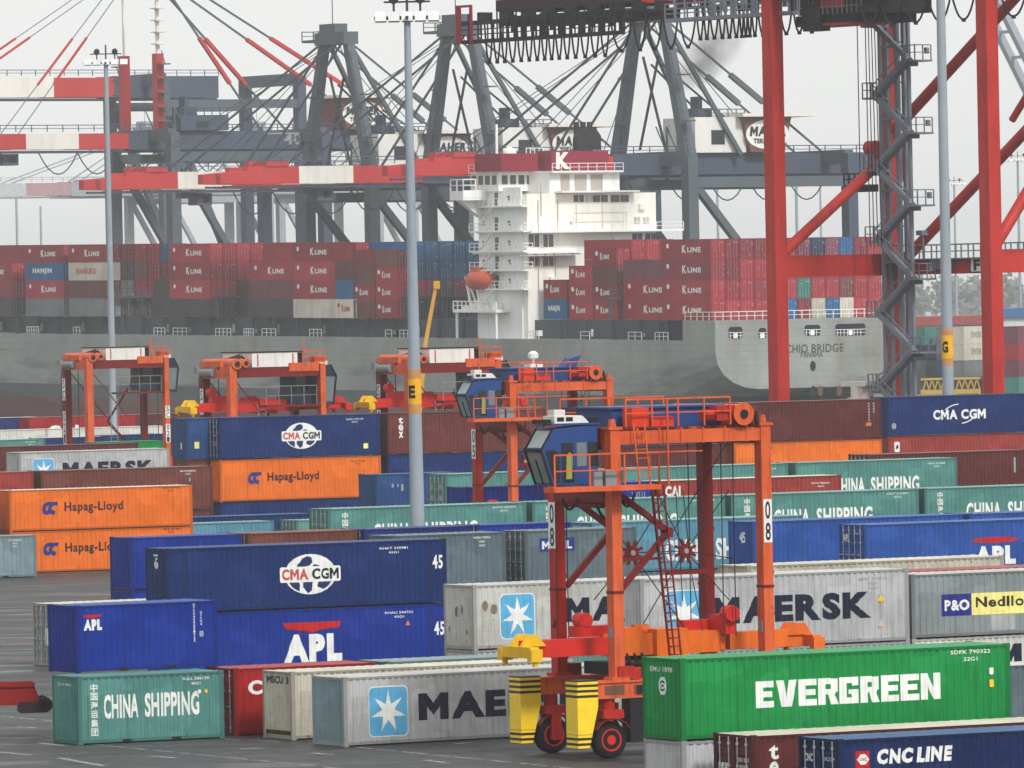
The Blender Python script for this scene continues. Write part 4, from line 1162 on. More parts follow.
def under_carriage(r, WB, FY, detail):
    xs = (-.4, 1.75, WB - 1.75, WB + .4)
    for si, y in enumerate((0.0, FY)):
        m = MB(); m.box(-1.0, WB + 1.0, y - .36, y + .36, 2.16, 2.72); m.box(-1.0, WB + 1.0, y - .42, y + .42, 2.72, 2.80)
        sl = m.build('sill_beam', ORANGE, r)
        if detail:
            s = MB()
            for k in range(7): s.box(.6 + k * .7, .95 + k * .7, y - .43, y - .36, 2.3, 2.6)
            s.cut(); s.box(.35, .75, y - .30, y + .3, 2.8, 3.25); s.cyl((1.3, y - .25, 3.0), (2.3, y - .25, 3.0), .16); s.box(2.6, 3.6, y - .3, y + .3, 2.8, 3.3)
            s.build_each('hydraulic_unit', DARK if si == 0 else DARKRED, sl)
        for x in xs:
            f = MB(); (f.box(x - .2, x + .2, y - .46, y - .31, .5, 1.5) if si else None); f.box(x - .2, x + .2, y + .31, y + .46, .5, 1.5); f.box(x - .42, x + .42, y - .46, y + .46, 1.45, 1.75); f.cyl((x, y, 1.75), (x, y, 2.16), .26)
            f.cyl((x, y - (.47 if si else .2), .67), (x, y + .47, .67), .1)
            f.build('wheel_fork', ORANGE_RED, r)
            wheel(r, x, y)
        if detail:
            d = MB(); d.box(.35, 1.15, y - .32, y + .32, .55, 2.1); d.cut(); d.box(WB - 1.15, WB - .3, y - .32, y + .32, .7, 2.1); d.build_each('motor_box', DARK, r)
            fe = MB()
            for x in xs[:2]:
                for k in range(6):
                    a0, a1 = R(30 + k * 20), R(50 + k * 20)
                    fe.bar((x + .78 * math.cos(a0), y - .3, .67 + .78 * math.sin(a0)), (x + .78 * math.cos(a1), y - .3, .67 + .78 * math.sin(a1)), .3, .04)
            fe.build('mudguard', DARKRED, r)
        g = MB(); g.prism([(-1.86, .40), (-1.4, .40), (-1.02, 1.9), (-1.02, 2.86), (-1.86, 2.86)], 'y', y - .44, y + .44); g.build('bumper_guard', GUARD, r)
        g = MB(); g.prism([(WB + 2.05, .40), (WB + 1.3, .40), (WB + .95, 1.9), (WB + .95, 2.86), (WB + 2.05, 2.86)], 'y', y - .44, y + .44); g.build('bumper_guard', GUARD, r)

def spreader(r, x0, x1, y, z, main, ends, mid_mat):
    m = MB(); c = (x0 + x1) / 2
    m.box(c - 2.3, c + 2.3, y - .55, y - .2, z - .06, z + .72); m.box(c - 2.3, c + 2.3, y + .2, y + .55, z - .06, z + .72)
    m.box(c - .65, c + .65, y - .8, y + .8, z - .2, z + .86); m.box(c - 2.3, c - 2.1, y - .6, y + .6, z, z + .55); m.box(c + 2.1, c + 2.3, y - .6, y + .6, z, z + .55)
    m.box(c + .2, c + .4, y - .84, y - .8, z + .1, z + .45); m.cyl((c - 1.2, y, z + .85), (c - .6, y, z + .85), .2); m.box(c - 1.7, c - 1.0, y - .3, y + .3, z + .72, z + .95)
    sp = m.build('spreader', mid_mat, r)
    for a, b, em, sm in ((x0, c - 2.3, ends[0], main), (c + 2.3, x1, ends[1], mid_mat)):
        lo, hi = min(a, b), max(a, b)
        t = MB(); t.box(lo + .3, hi + (0 if a == x0 else -.3), y - .42, y - .12, z + .0, z + .62); t.box(lo + .3, hi + (0 if a == x0 else -.3), y + .12, y + .42, z + .0, z + .62)
        t.build('telescopic_arm', sm, sp)
        e = a if a == x0 else b
        q = MB(); sgn = 1 if e == x0 else -1
        q.box(e, e + sgn * .36, y - 1.15, y + 1.15, z + .02, z + .42)
        for yy in (y - 1.15, y + 1.15):
            q.cyl((e + sgn * .18, yy, z - .28), (e + sgn * .18, yy, z + .3), .1)
            q.box(e - .05 if sgn > 0 else e - .41, e + .41 if sgn > 0 else e + .05, yy - .16, yy + .16, z - .1, z + .34)
        q.prism([(e, z + .42), (e + sgn * 1.0, z + .42), (e + sgn * .62, z + .85), (e + sgn * .3, z + .85)], 'y', y - .5, y - .3)
        q.prism([(e, z + .42), (e + sgn * 1.0, z + .42), (e + sgn * .62, z + .85), (e + sgn * .3, z + .85)], 'y', y + .3, y + .5)
        q.build('end_beam', em, sp)
    return sp

def carrier_a(label, loc, yaw, number, spz=3.62):
    r = thing('straddle_carrier', label, 'straddle carrier', loc, yaw, 'straddle carriers in the yard')
    WB, FY, T = 6.2, 4.35, 11.88
    under_carriage(r, WB, FY, True)
    legs = {}
    for nm, x, y in (('nf', 0, 0), ('nr', WB, 0), ('ff', 0, FY), ('fr', WB, FY)):
        m = MB(); m.box(x - .2, x + .2, y - .25, y + .25, 2.8, T); m.box(x - .36, x + .36, y - .34, y + .34, 2.8, 2.92); m.box(x - .28, x + .28, y - .3, y + .3, T - .1, T)
        if y == 0: m.prism([(x - .12, T), (x + .12, T), (x + .07, T + .28), (x - .07, T + .28)], 'y', -.1, .1)
        legs[nm] = m.build('leg', ORANGE if y == 0 else DARKRED if x > 0 else ORANGE_RED, r)
    for nm, x, y in (('nf', 0, 0), ('nr', WB, 0), ('ff', 0, FY), ('fr', WB, FY)):
        m = MB(); m.cyl((x + .22, y - .16, 2.95), (x + .22, y - .16, 11.2), .03, n=6); m.cyl((x + .22, y - .06, 2.95), (x + .22, y - .06, 9.4), .022, n=6)
        for k in range(6): m.box(x + .2, x + .26, y - .22, y - .02, 3.4 + k * 1.5, 3.5 + k * 1.5)
        m.build('conduit', DARKRED, legs[nm])
        m = MB(); m.box(x - .22, x + .22, y - .27, y + .27, 5.9, 6.0); m.build('splice_plate', DARKRED, legs[nm])
        if y == 0:
            m = MB(); m.box(x - .24, x - .2, -.12, .12, 4.3, 4.7); m.build('junction_box', GREYM, legs[nm])
    digits_x(legs['ff'], number, -.2, FY + .26, 9.12, .54, .84)
    digits_y(legs['nr'], number, -.25, WB - .15, 9.1, .34, .78)
    for y in (0, FY):
        m = MB(); m.box(.2, WB - .2, y - .2, y + .2, 11.24, 11.72)
        for k in range(6): m.box(.9 + k * .9, .96 + k * .9, y - .23, y + .23, 11.22, 11.8)
        m.build('top_beam', ORANGE, r)
    for x in (0, WB):
        m = MB(); m.box(x - .26, x + .26, .3, FY - .3, 11.15, 11.85); m.build('cross_beam', ORANGE_RED, r)
    m = MB(); m.box(-.25, .25, .3, FY - .3, 9.15, 9.6); m.cyl((-.1, .6, 9.05), (-.1, 3.6, 9.05), .1); m.build('cross_beam', DARKRED, r)
    # engine hood and machinery on top
    m = MB(); m.box(.5, 5.0, .9, 3.6, 11.8, 12.5); m.box(.3, 5.2, .8, 3.7, 12.5, 12.57)
    h = m.build('engine_hood', CABBLUE, r)
    if number == '05':
        m = MB(); m.prism([(4.3, 12.57), (5.0, 12.57), (5.3, 13.2), (4.7, 13.05)], 'y', 1.5, 2.4); m.build('exhaust_stack', CABBLUE, h)
        m = MB(); m.cyl((2.6, 2.2, 12.57), (2.6, 2.2, 13.3), .07); m.lathe((2.6, 2.2, 13.0), (0, 0, 1), [(0, .05), (.1, .3), (.35, .3), (.5, .1)], 10); m.box(2.2, 3.0, 1.8, 2.6, 12.57, 12.75); m.build('aerial', BWHITE, h)
    m = MB(); m.box(.75, 1.45, -.15, .55, 11.85, 12.55); m.cut(); m.box(1.55, 2.5, -.1, .6, 11.85, 12.2); m.build_each('control_cabinet', paint('cabinet_red', (222, 58, 28), .45, .3), r)
    for x, rr in ((5.22, .36),):
        m = MB(); m.cyl((x, -.35, 12.22), (x, FY + .35, 12.22), rr, n=18); m.cyl((x, -.42, 12.22), (x, -.35, 12.22), rr + .06, n=18)
        d = m.build('winch_drum', ORANGE, r)
        m = MB(); m.cyl((x, -.47, 12.22), (x, -.42, 12.22), .16, n=12); m.build('hub', DARK, d)
    m = MB(); m.box(4.2, 4.95, -.25, .35, 12.0, 12.55); m.cyl((3.7, .05, 12.2), (4.2, .05, 12.2), .2); m.build('winch_motor', ORANGE_RED, r)
    m = MB()
    for x in (4.9, 5.15, 5.6, 5.85): m.bar((x, -.28, 11.8), (x + (.12 if x < 5.3 else -.12), -.28, 12.3), .12)
    m.build('drum_bracket', DARK, r)
    m = MB(); m.rail([(.4, -.32, 11.85), (4.7, -.32, 11.85)], 1.0, 1.15, .03); m.cut(); m.rail([(.4, FY + .3, 11.85), (4.7, FY + .3, 11.85)], 1.0, 1.15, .03); m.build_each('top_rail', ORANGE, r)
    # cab
    y0, y1 = .32, 1.6
    m = MB(); m.prism([(-.42, 9.85), (-2.28, 9.85), (-2.70, 11.12), (-2.22, 11.86), (-.42, 11.98)], 'y', y0, y1)
    m.box(-2.3, -.36, y0 - .05, y1 + .05, 11.98, 12.05); m.bar((-.3, .9, 11.2), (.0, .9, 11.2), .3)
    cab = m.build('cab', CABBLUE, r)
    def quad(name, pts, mat):
        q = MB(); q.add(pts, [(0, 1, 2, 3)]); q.build(name, mat, cab)
    e = .012
    def slant(a, b, ins):  # a window on the slanted front between two profile points
        (xa, za), (xb, zb) = a, b
        xa2, za2, xb2, zb2 = xa + (xb - xa) * ins, za + (zb - za) * ins, xb + (xa - xb) * ins, zb + (za - zb) * ins
        n = Vector((-(zb - za), 0, (xb - xa))).normalized(); n = n if n.x < 0 else -n
        o = n * e
        return [(xa2 + o.x, y0 + .1, za2 + o.z), (xa2 + o.x, y1 - .1, za2 + o.z), (xb2 + o.x, y1 - .1, zb2 + o.z), (xb2 + o.x, y0 + .1, zb2 + o.z)]
    quad('windscreen', slant((-2.70, 11.12), (-2.22, 11.86), .1), glass('cab_glass_light', (128, 140, 142)))
    quad('windscreen', slant((-2.28, 9.85), (-2.70, 11.12), .07), glass('cab_glass_light', (128, 140, 142)))
    q = MB(); q.prism([(-2.22, 9.95), (-2.56, 11.08), (-2.2, 11.12), (-1.98, 10.95), (-1.98, 9.95)], 'y', y0 - .012, y0 - .002); q.build('side_window', GLASSD, cab)
    q = MB(); q.box(-1.9, -1.42, y0 - .02, y0 - .003, 9.95, 11.35); dr = q.build('door', GLASSD, cab)
    q = MB(); q.box(-1.52, -1.47, y0 - .05, y0 - .02, 10.5, 10.9); q.build('handle', GREYM, dr)
    q = MB(); q.prism([(-1.74, 10.05), (-1.5, 10.05), (-1.47, 10.9), (-1.58, 11.02), (-1.7, 10.9)], 'y', y0 - .03, y0 - .02); q.build('hanging_vest', plain('vest', (150, 152, 70), .8), cab)
    for xx in (-1.28, -.82):
        q = MB(); q.box(xx, xx + .40, y0 - .012, y0 - .003, 10.5, 11.35); q.build('side_window', GLASS if xx < -1 else GLASSD, cab)
    q = MB(); q.box(-2.1, -1.0, y0 + .1, y1 - .3, 12.05, 12.32); q.prism([(-1.0, 12.05), (-.7, 12.05), (-.95, 12.3), (-1.0, 12.32)], 'y', y0 + .1, y1 - .3); a = q.build('air_conditioner', BWHITE, cab)
    q = MB()
    for k in range(2): q.box(-2.0 + k * .36, -1.72 + k * .36, y0 + .09, y0 + .1, 12.12, 12.27)
    q.build('vent', DARK, a)
    q = MB(); q.box(-2.75, -2.2, y0 + .2, y0 + .6, 12.06, 12.2); q.box(-.6, -.4, y0, y0 + .4, 12.05, 12.25); q.build('floodlight', DARK, cab)
    q = MB(); q.box(-.95, -.5, 2.6, 3.1, 12.25, 12.5); q.build('lamp_box', BWHITE, r)
    m = MB()
    for yy in (y0 + .02, y1 - .02):
        m.bar((-2.72, yy, 11.12), (-2.3, yy, 9.85), .07); m.bar((-2.72, yy, 11.12), (-2.24, yy, 11.86), .06)
    m.bar((-2.74, y0, 11.12), (-2.74, y1, 11.12), .09); m.bar((-2.6, (y0 + y1) / 2, 10.75), (-2.3, (y0 + y1) / 2, 9.87), .06)
    m.build('window_frame', DARK, cab)
    # platform with its rail
    m = MB(); m.box(-3.0, 1.35, -1.15, -.34, 9.62, 9.80)
    pf = m.build('platform', ORANGE, r)
    m = MB(); m.rail([(-2.95, -1.1, 9.8), (1.3, -1.1, 9.8), (1.3, -.4, 9.8)], 1.15, 1.6, .03); m.build('handrail', ORANGE, pf)
    q = MB(); q.box(-.75, -.3, -.85, -.5, 9.8, 10.35); q.box(-1.2, -.85, -.8, -.5, 9.8, 10.3); q.build('equipment_box', GREYM, pf)
    m = MB(); m.ladder((.9, -.75, 9.8), (.9, -.36, 12.0), (1, 0, 0)); m.bar((2.0, -.5, 9.7), (2.0, -.5, 12.85), .06); m.bar((1.3, -.9, 10.95), (3.2, -.9, 10.95), .05)
    m.build('ladder', ORANGE, r)
    m = MB(); m.ladder((1.8, .25, 9.7), (2.45, .25, 3.3), (0, 1, .0), .4); m.ladder((1.78, -.1, 9.7), (2.4, -.1, 3.3), (1, 0, .1), .45); m.build('ladder', DARKRED, r)
    # braces, ropes
    m = MB()
    for y in (0.1, FY - .1):
        m.bar((.3, y, 9.45), (2.28, y, 8.05), .2); m.bar((2.28, y, 8.05), (.3, y, 6.05), .2); m.box(2.1, 2.4, y - .14, y + .14, 7.85, 8.2); m.cut()
    m.bar((.3, FY - .1, 5.6), (-.3, FY - .1, 4.6), .14); m.cut(); m.bar((.33, .1, 7.1), (2.0, .1, 7.1), .1); m.cut(); m.bar((2.2, .2, 6.55), (4.0, .2, 6.55), .14)
    m.build_each('brace', DARKRED, r)
    for x, col in ((1.9, DARKRED), (4.12, DARKRED)):
        m = MB(); m.cyl((x, 2.1, 7.25), (x, 2.25, 7.25), .26, n=14)
        for k in range(8):
            a = R(22 + 45 * k); m.bar((x + .2 * math.cos(a), 2.17, 7.25 + .2 * math.sin(a)), (x + .46 * math.cos(a), 2.17, 7.25 + .46 * math.sin(a)), .1)
        s = m.build('rope_sheave', col, r)
        q = MB(); q.cyl((x, 2.06, 7.25), (x, 2.1, 7.25), .1, n=10); q.build('hub', FAINT, s)
    m = MB()
    for x0, z0, x1, z1 in ((1.9, 7.25, .3, 9.2), (1.9, 7.25, 3.4, 9.3), (1.9, 7.25, .3, 5.6), (1.9, 7.25, 4.3, 4.1), (4.12, 7.25, 2.9, 9.6), (4.12, 7.25, 6.0, 9.4), (4.12, 7.25, 2.0, 4.2), (4.12, 7.25, 5.9, 5.4), (1.9, 7.25, 4.12, 7.25), (4.12, 7.25, 6.1, 6.9), (6.0, 11.2, 3.5, 7.8)):
        m.tube([(x0, 2.17, z0), (x1, 2.17, z1)], .022, 5)
    for x, y in ((-.55, 3.4), (-.1, 3.4), (4.9, .8), (5.4, .8), (5.1, 3.6)):
        m.tube([(x, y, 11.2 if x > 0 else 9.1), (x, y, spz + .5)], .022, 5)
    m.tube([(3.2, .6, 9.5), (3.5, .6, 6.4), (3.9, .6, 4.4)], .02, 5); m.tube([(2.9, .6, 9.5), (3.1, .6, 5.5)], .02, 5)
    m.build('hoist_ropes', ROPE, r)
    m = MB()
    def loop(x0, x1, y, z, sag):
        pts = [(x0 + (x1 - x0) * k / 8, y, z - sag * (1 - (k / 4 - 1) ** 2)) for k in range(9)]
        m.tube(pts, .05, 6)
    loop(.35, 1.0, .2, 9.5, .5); loop(-.2, .6, .9, 9.1, .55); loop(-.9, -.3, 2.2, 9.3, .4)
    m.build('hose', DARK, r)
    spreader(r, -2.95, 9.1, 2.17, spz, SPREAD_RED, (YEL, SPREAD_OR), SPREAD_OR)
    m = MB(); m.box(-.2, 1.6, 2.6, 3.2, 4.25, 4.65); m.cyl((.2, 2.6, 4.85), (.2, 3.2, 4.85), .28); m.box(.9, 1.3, 1.8, 2.2, 3.6, 4.25); m.cut(); m.box(4.2, 6.0, 2.5, 3.1, 4.3, 4.7); m.box(5.2, 5.6, 1.2, 2.4, 4.2, 4.9); m.cyl((5.4, 1.0, 4.95), (5.4, 1.5, 4.95), .3); m.build_each('side_shift_frame', SPREAD_RED, r)
    m = MB(); m.box(.5, 1.2, .8, 3.4, 2.9, 3.35); m.box(1.3, 2.4, -.2, .25, 2.8, 3.1); m.cyl((.5, 1.2, 3.3), (1.9, 1.2, 3.3), .14); m.cyl((.5, 2.8, 3.2), (2.4, 2.8, 3.2), .11); m.box(2.0, 2.6, 2.6, 3.3, 2.8, 3.5)
    for k in range(4): m.tube([(.4 + .3 * k, .5, 3.7), (.6 + .3 * k, .55, 3.2), (1.1 + .3 * k, .5, 2.9)], .045)
    m.build('machinery', DARK, r)
    m = MB(); m.box(-.1, .5, -.34, -.28, 2.85, 3.3); m.box(.45, .8, -.36, -.1, 2.82, 3.25); m.build('valve_box', ORANGE_RED, r)
    m = MB()
    for x in (-.7, .5, 1.6, 2.7): m.box(x, x + .8, -.375, -.362, 2.3, 2.62)
    m.build('grime_panel', paint('grime', (120, 84, 66), .7, .6, rust=.2, streak=.6), r)
    return r

def carrier_b(label, loc, yaw, number, spz=3.3, mirror_sp=True):
    r = thing('straddle_carrier', label, 'straddle carrier', loc, yaw, 'straddle carriers in the yard')
    WB, FY, T = 6.9, 4.35, 12.2
    under_carriage(r, WB, FY, False)
    legs = {}
    for nm, x, y in (('nf', 0, 0), ('nr', WB, 0), ('ff', 0, FY), ('fr', WB, FY)):
        w = .27 if x == 0 else .2
        m = MB(); m.box(x - w, x + w, y - .32, y + .32, 2.8, T); m.box(x - w - .08, x + w + .08, y - .4, y + .4, 2.8, 2.95)
        legs[nm] = m.build('leg', ORANGE if y == 0 else DARKRED, r)
    digits_x(legs['ff'], number, -.27, FY + .3, 10.6, .56, .9)
    digits_y(legs['nr'], number, -.32, WB - .2, 8.2, .4, .5)
    for y in (0, FY):
        m = MB(); m.box(.42, WB - .3, y - .25, y + .25, 11.35, 12.0); m.build('top_beam', DARKRED if y == 0 else ORANGE_RED, r)
        m = MB(); m.box(WB - 2.6, WB - .3, y - .32, y + .32, 11.7, 12.3); m.build('rear_beam', ORANGE, r)
    for x in (0, WB):
        m = MB(); m.box(x - .3, x + .3, .32, FY - .32, 11.3, 12.1); m.build('cross_beam', ORANGE, r)
    m = MB(); m.box(1.5, 5.0, -.2, FY + .2, 12.05, 13.05); bx = m.build('power_house', BWHITE, r)
    m = MB(); m.box(1.4, 5.4, -.25, FY + .25, 13.05, 13.12); m.box(5.0, 5.5, 0, FY, 12.05, 13.0); m.build('house_roof', DARK, bx)
    m = MB(); m.box(1.9, 1.98, -.22, -.2, 12.1, 12.95); m.box(4.6, 4.68, -.22, -.2, 12.1, 12.95); m.build('panel_stripe', ORANGE_RED, bx)
    m = MB(); m.cyl((.25, -.45, 12.3), (.25, FY + .3, 12.3), .38, n=16); m.cyl((.95, -.4, 12.35), (.95, FY, 12.35), .3, n=14); m.box(-.35, .35, 1.0, FY, 12.1, 12.5)
    d = m.build('winch_drum', ORANGE, r)
    q = MB(); q.tube([(-.2, .4, 12.1), (.4, .6, 12.75), (1.2, .8, 12.8), (1.5, 1.0, 12.6)], .08); q.tube([(-.4, 1.4, 12.0), (.6, 1.6, 12.7), (1.5, 1.8, 12.9)], .07); q.box(.5, 1.3, 1.2, 2.2, 12.0, 12.7); q.build('hose', DARK, r)
    m = MB(); m.cyl((.25, -.5, 12.3), (.25, -.45, 12.3), .2, n=12); m.cyl((.95, -.45, 12.35), (.95, -.4, 12.35), .15, n=12); m.build('hub', DARK, d)
    m = MB(); m.cyl((-.35, 2.0, 11.7), (-.35, 3.9, 11.7), .3, n=16); m.box(-.7, -.2, FY - .3, FY + .3, 11.6, 12.1); m.build('motor', GREYM, r)
    m = MB(); m.rail([(5.4, -.2, 12.3), (WB + .2, -.2, 12.3)], .8, .6, .035); m.bar((5.9, .5, 12.3), (5.9, .5, 13.6), .05); m.bar((6.1, 1.5, 12.3), (6.3, 1.5, 13.9), .04); m.box(WB - .5, WB + .4, 0, .9, 12.3, 12.75); m.build('top_rail', ORANGE, r)
    # cab hanging behind the rear legs
    y0, y1 = .9, 2.7
    m = MB(); m.prism([(WB - 1.9, 9.5), (WB + 1.35, 9.3), (WB + 1.6, 11.3), (WB + 1.2, 12.1), (WB - 1.9, 12.1)], 'y', y0, y1); cab = m.build('cab', CABDARK, r)
    q = MB(); q.prism([(WB + .45, 9.6), (WB + 1.28, 9.5), (WB + 1.5, 11.25), (WB + .45, 11.3)], 'y', y0 - .015, y0 - .003); q.build('side_window', GLASS, cab)
    q = MB(); q.box(WB - 1.6, WB - .6, y0 - .015, y0 - .003, 10.3, 11.6); q.build('side_window', GLASSD, cab)
    q = MB()
    q.bar((WB + 1.62, y0, 11.3), (WB + 1.36, y0, 9.3), .09); q.bar((WB + 1.62, y0, 11.3), (WB + 1.2, y0, 12.1), .09); q.bar((WB + .4, y0 - .01, 12.1), (WB + .4, y0 - .01, 9.4), .08); q.build('window_frame', DARK, cab)
    q = MB(); q.box(WB + .2, WB + 1.0, y0 + .1, y1 - .2, 12.1, 12.4); q.build('air_conditioner', BWHITE, cab)
    m = MB(); m.box(WB - 4.4, WB + .1, -.3, 1.0, 9.25, 9.4); pf = m.build('platform', DARKRED, r)
    m = MB(); m.rail([(WB - 4.4, -.25, 9.4), (WB - .5, -.25, 9.4)], 1.3, .95, .024); m.ladder((WB - 4.6, 0, 9.4), (WB - 4.75, 0, 3.0), (1, 0, 0), .6); m.build('handrail', GREYM, pf)
    m = MB()
    m.bar((WB - .3, FY, 11.2), (3.6, FY, 7.0), .16); m.bar((3.6, FY, 7.0), (WB - .2, FY, 3.6), .2); m.cut(); m.bar((.4, FY, 11.0), (3.4, FY, 7.4), .07); m.cut(); m.bar((.4, 0, 11.0), (3.4, 0, 7.4), .07)
    m.build_each('brace', DARKRED, r)
    m = MB()
    for x, y in ((-.9, 3.4), (.6, 3.4), (6.2, 3.4), (6.6, .9)): m.tube([(x, y, 11.4), (x, y, spz + .5)], .03, 5)
    m.build('hoist_ropes', ROPE, r)
    spreader(r, -2.7, 9.6, 2.17, spz, SPREAD_RED, (YEL, SPREAD_RED), SPREAD_RED)
    m = MB(); m.box(-.3, 1.2, 2.6, 3.2, spz + .62, spz + 1.1); m.cyl((-.2, 2.6, spz + 1.35), (-.2, 3.2, spz + 1.35), .32); m.build('side_shift_frame', SPREAD_RED, r)
    return r

DY = R(27.5)
carrier_a('nearest orange straddle carrier, blue cab and yellow striped guards, white number plates', at(618.5, 757.9, 0), R(27.8), '08')
p = at_depth(513, 486, 422); p.z = 0
carrier_a('orange straddle carrier with blue cab in the middle, half hidden by the nearest one', p, DY, '05')
for px, d, num, spz, lab in ((89, 612, 'SC 021', 3.3, 'far left orange straddle carrier with white power house, no beam showing below it'),
                             (232, 519, 'SC 14', 9.0, 'orange straddle carrier behind the dark blue globe box, red beam raised'),
                             (410, 524, 'S 036', 9.0, 'orange straddle carrier with white power house right behind the tall lamp post')):
    p = at_depth(px, 400, d); p.z = 0
    carrier_b(lab, p, DY, num, spz)
# ------------------------------------------------------------------ red quay crane on the right
SRED = paint('crane_red', (190, 38, 28), .45, .55, rust=.07, streak=.5, scale=.35, dirt=(70, 34, 30))
SGREY = paint('crane_grey', (124, 131, 142), .5, .35, streak=.35, scale=.5)
SDARK = plain('crane_dark', (30, 32, 38), .7)
base = at_depth(779.3, 392, 610); base.z = 0
qc = thing('quay_crane', 'huge red quay crane with grey stair tower on the right', 'crane', base, R(38))
RW, GB, LW = 12.5, 26.2, 1.22
for x in (0, RW):
    for y in (0, -GB):
        m = MB(); m.box(x - LW / 2, x + LW / 2, y - LW / 2, y + LW / 2, 2.4, 43)
        m.build('leg', SRED, qc)
        b = MB(); b.box(x - 3.2, x + 3.2, y - .5, y + .5, 1.4, 2.4)
        for k in range(6):
            b.cyl((x - 2.8 + k * 1.1, y - .35, .45), (x - 2.8 + k * 1.1, y + .35, .45), .42, n=12)
        b.box(x - 3.0, x + 3.0, y - .55, y + .55, .5, 1.4)
        b.build('bogie', SGREY, qc)
for y in (0, -GB):
    m = MB(); m.box(LW / 2, RW - LW / 2, y - .55, y + .55, 17.7, 19.35); m.box(LW / 2, RW - LW / 2, y - .6, y + .6, 19.35, 19.45); m.build('portal_beam', SRED, qc)
    m = MB(); m.box(LW / 2, RW - LW / 2, y - .5, y + .5, 3.0, 4.4); m.build('sill_beam', SRED, qc)
for x in (0, RW):
    m = MB(); m.box(x - .6, x + .6, -GB + LW / 2, -LW / 2, 40.6, 42.2); m.build('top_tie', SRED, qc)
m = MB(); m.box(RW - .6, RW + .6, -GB + LW / 2, -LW / 2, 17.7, 18.9); sb = m.build('side_beam', SRED, qc)
m = MB(); m.box(RW - 1.0, RW - .6, -8.4, -5.6, 18.1, 19.0); m.box(RW - 1.5, RW + .8, -GB + .8, -.8, 18.9, 19.0); m.build('walkway', SGREY, sb)
m = MB(); m.rail([(RW - 1.4, -GB + 1, 19), (RW - 1.4, -1, 19)], 1.1, 1.5, .05); m.rail([(RW + .7, -GB + 1, 19), (RW + .7, -1, 19)], 1.1, 1.5, .05); m.bar((RW - .7, -4.6, 19), (RW - .7, -4.6, 20.9), .12); m.box(RW - 1.1, RW - .3, -4.9, -4.2, 20.9, 21.3); m.build('handrail', SGREY, sb)
q = MB(); q.box(RW - .95, RW - .9, -12.3, -10.6, 17.75, 19.0); fp = q.build('letter_plate', WHITE, qc)
V, F = fit(text_polys('F', .05), .45, .18, .8, .9)
q = MB(); q.add([(RW - .97, -10.6 - a, 17.75 + b) for a, b in V], F)
for a in ((-12.3, -12.2, 17.75, 19.0), (-10.7, -10.6, 17.75, 19.0)): q.box(RW - .975, RW - .955, a[0], a[1], a[2], a[3])
q.box(RW - .975, RW - .955, -12.2, -10.7, 17.75, 17.85); q.box(RW - .975, RW - .955, -12.2, -10.7, 18.9, 19.0); q.build('letter', BLACK, fp)
def pipe(name, p, q, r=.46):
    m = MB(); m.cyl(p, q, r, n=14); return m.build(name, SRED, qc, True)
pipe('brace', (.6, 0, 19.6), (RW - 1.2, 0, 27.0)); pipe('brace', (RW, -1.4, 18.9), (RW, -GB + .4, 35.2)); pipe('brace', (RW, -.4, 29.5), (RW, -16.9, 40.7)); pipe('brace', (.6, -GB, 20.0), (RW - .6, -GB, 33.6)); pipe('brace', (RW, -15.0, 30.0), (RW, -GB + .6, 41.0), .3)
m = MB(); m.box(RW - 2.0, RW + .9, -.5, .5, 26.2, 28.0); m.cyl((RW - 2.0, -.55, 28.2), (RW - 2.0, .55, 28.2), .58, n=16); m.cyl((RW - 1.6, -.55, 26.8), (RW - 1.6, .55, 26.8), .5, n=14); m.box(RW + .6, RW + 1.4, -.6, .6, 25.4, 29.2); m.build('brace_joint', SRED, qc)
# boom and what hangs from it
by0, by1, DZ = -34.0, 44.0, .75
def py2y(px):  # along the boom
    p0, p1 = at_depth(px, 10, 600), None
    ca, sa = math.cos(R(38)), math.sin(R(38))
    lo, hi = -60.0, 80.0
    for _ in range(40):
        mid = (lo + hi) / 2
        wx, wy = base.x + ca * (RW / 2 - 4.5) - sa * mid, base.y + sa * (RW / 2 - 4.5) + ca * mid
        x = 512 + FPX * wx / wy + 5
        if x > px: lo = mid
        else: hi = mid
    return mid
BE = py2y(642)
for x in (RW / 2 - 2.6, RW / 2 + 2.6):
    m = MB(); m.box(x - .55, x + .55, by0, BE, 40.90, 43.90); m.build('boom_girder', paint('boom_red', (226, 58, 34), .45, .3, streak=.25, scale=.3), qc)
m = MB()
for y in range(int(by0), int(by1), 6): m.box(RW / 2 - 2.05, RW / 2 + 2.05, y, y + .5, 41.70, 42.30)
m.build('boom_tie', SRED, qc)
m = MB(); m.box(RW / 2 - 4.6, RW / 2 - 4.45, by0, by1, 40.05, 40.30)
for y in range(int(by0), int(by1), 3): m.box(RW / 2 - 4.6, RW / 2 - 3.1, y, y + .15, 40.30, 41.00)
m.build('festoon_track', SDARK, qc)
def festoon(ys, sag, r=.085):
    m = MB()
    for a, b in zip(ys[:-1], ys[1:]):
        m.tube([(RW / 2 - 4.52, a + (b - a) * (k / 10), 40.00 - sag * (1 - abs(k / 5 - 1) ** 2.2)) for k in range(11)], r, 6)
        m.box(RW / 2 - 4.65, RW / 2 - 4.4, b - .12, b + .12, 39.60, 40.10)
        m.box(RW / 2 - 4.64, RW / 2 - 4.4, (a + b) / 2 - .12, (a + b) / 2 + .12, 40.00 - sag - .2, 40.00 - sag + .05)
    m.build('festoon_cable', SDARK, qc)
festoon([py2y(x) for x in (1040, 1012, 988, 964, 940, 916, 893, 872)], 2.2)
festoon([py2y(x) for x in (497, 505, 513, 520, 529, 537, 545, 553, 560, 567, 575, 583, 592, 602, 612, 622)], 3.3)
festoon([py2y(x) for x in (622, 645, 659, 675, 691, 709)], 3.0)
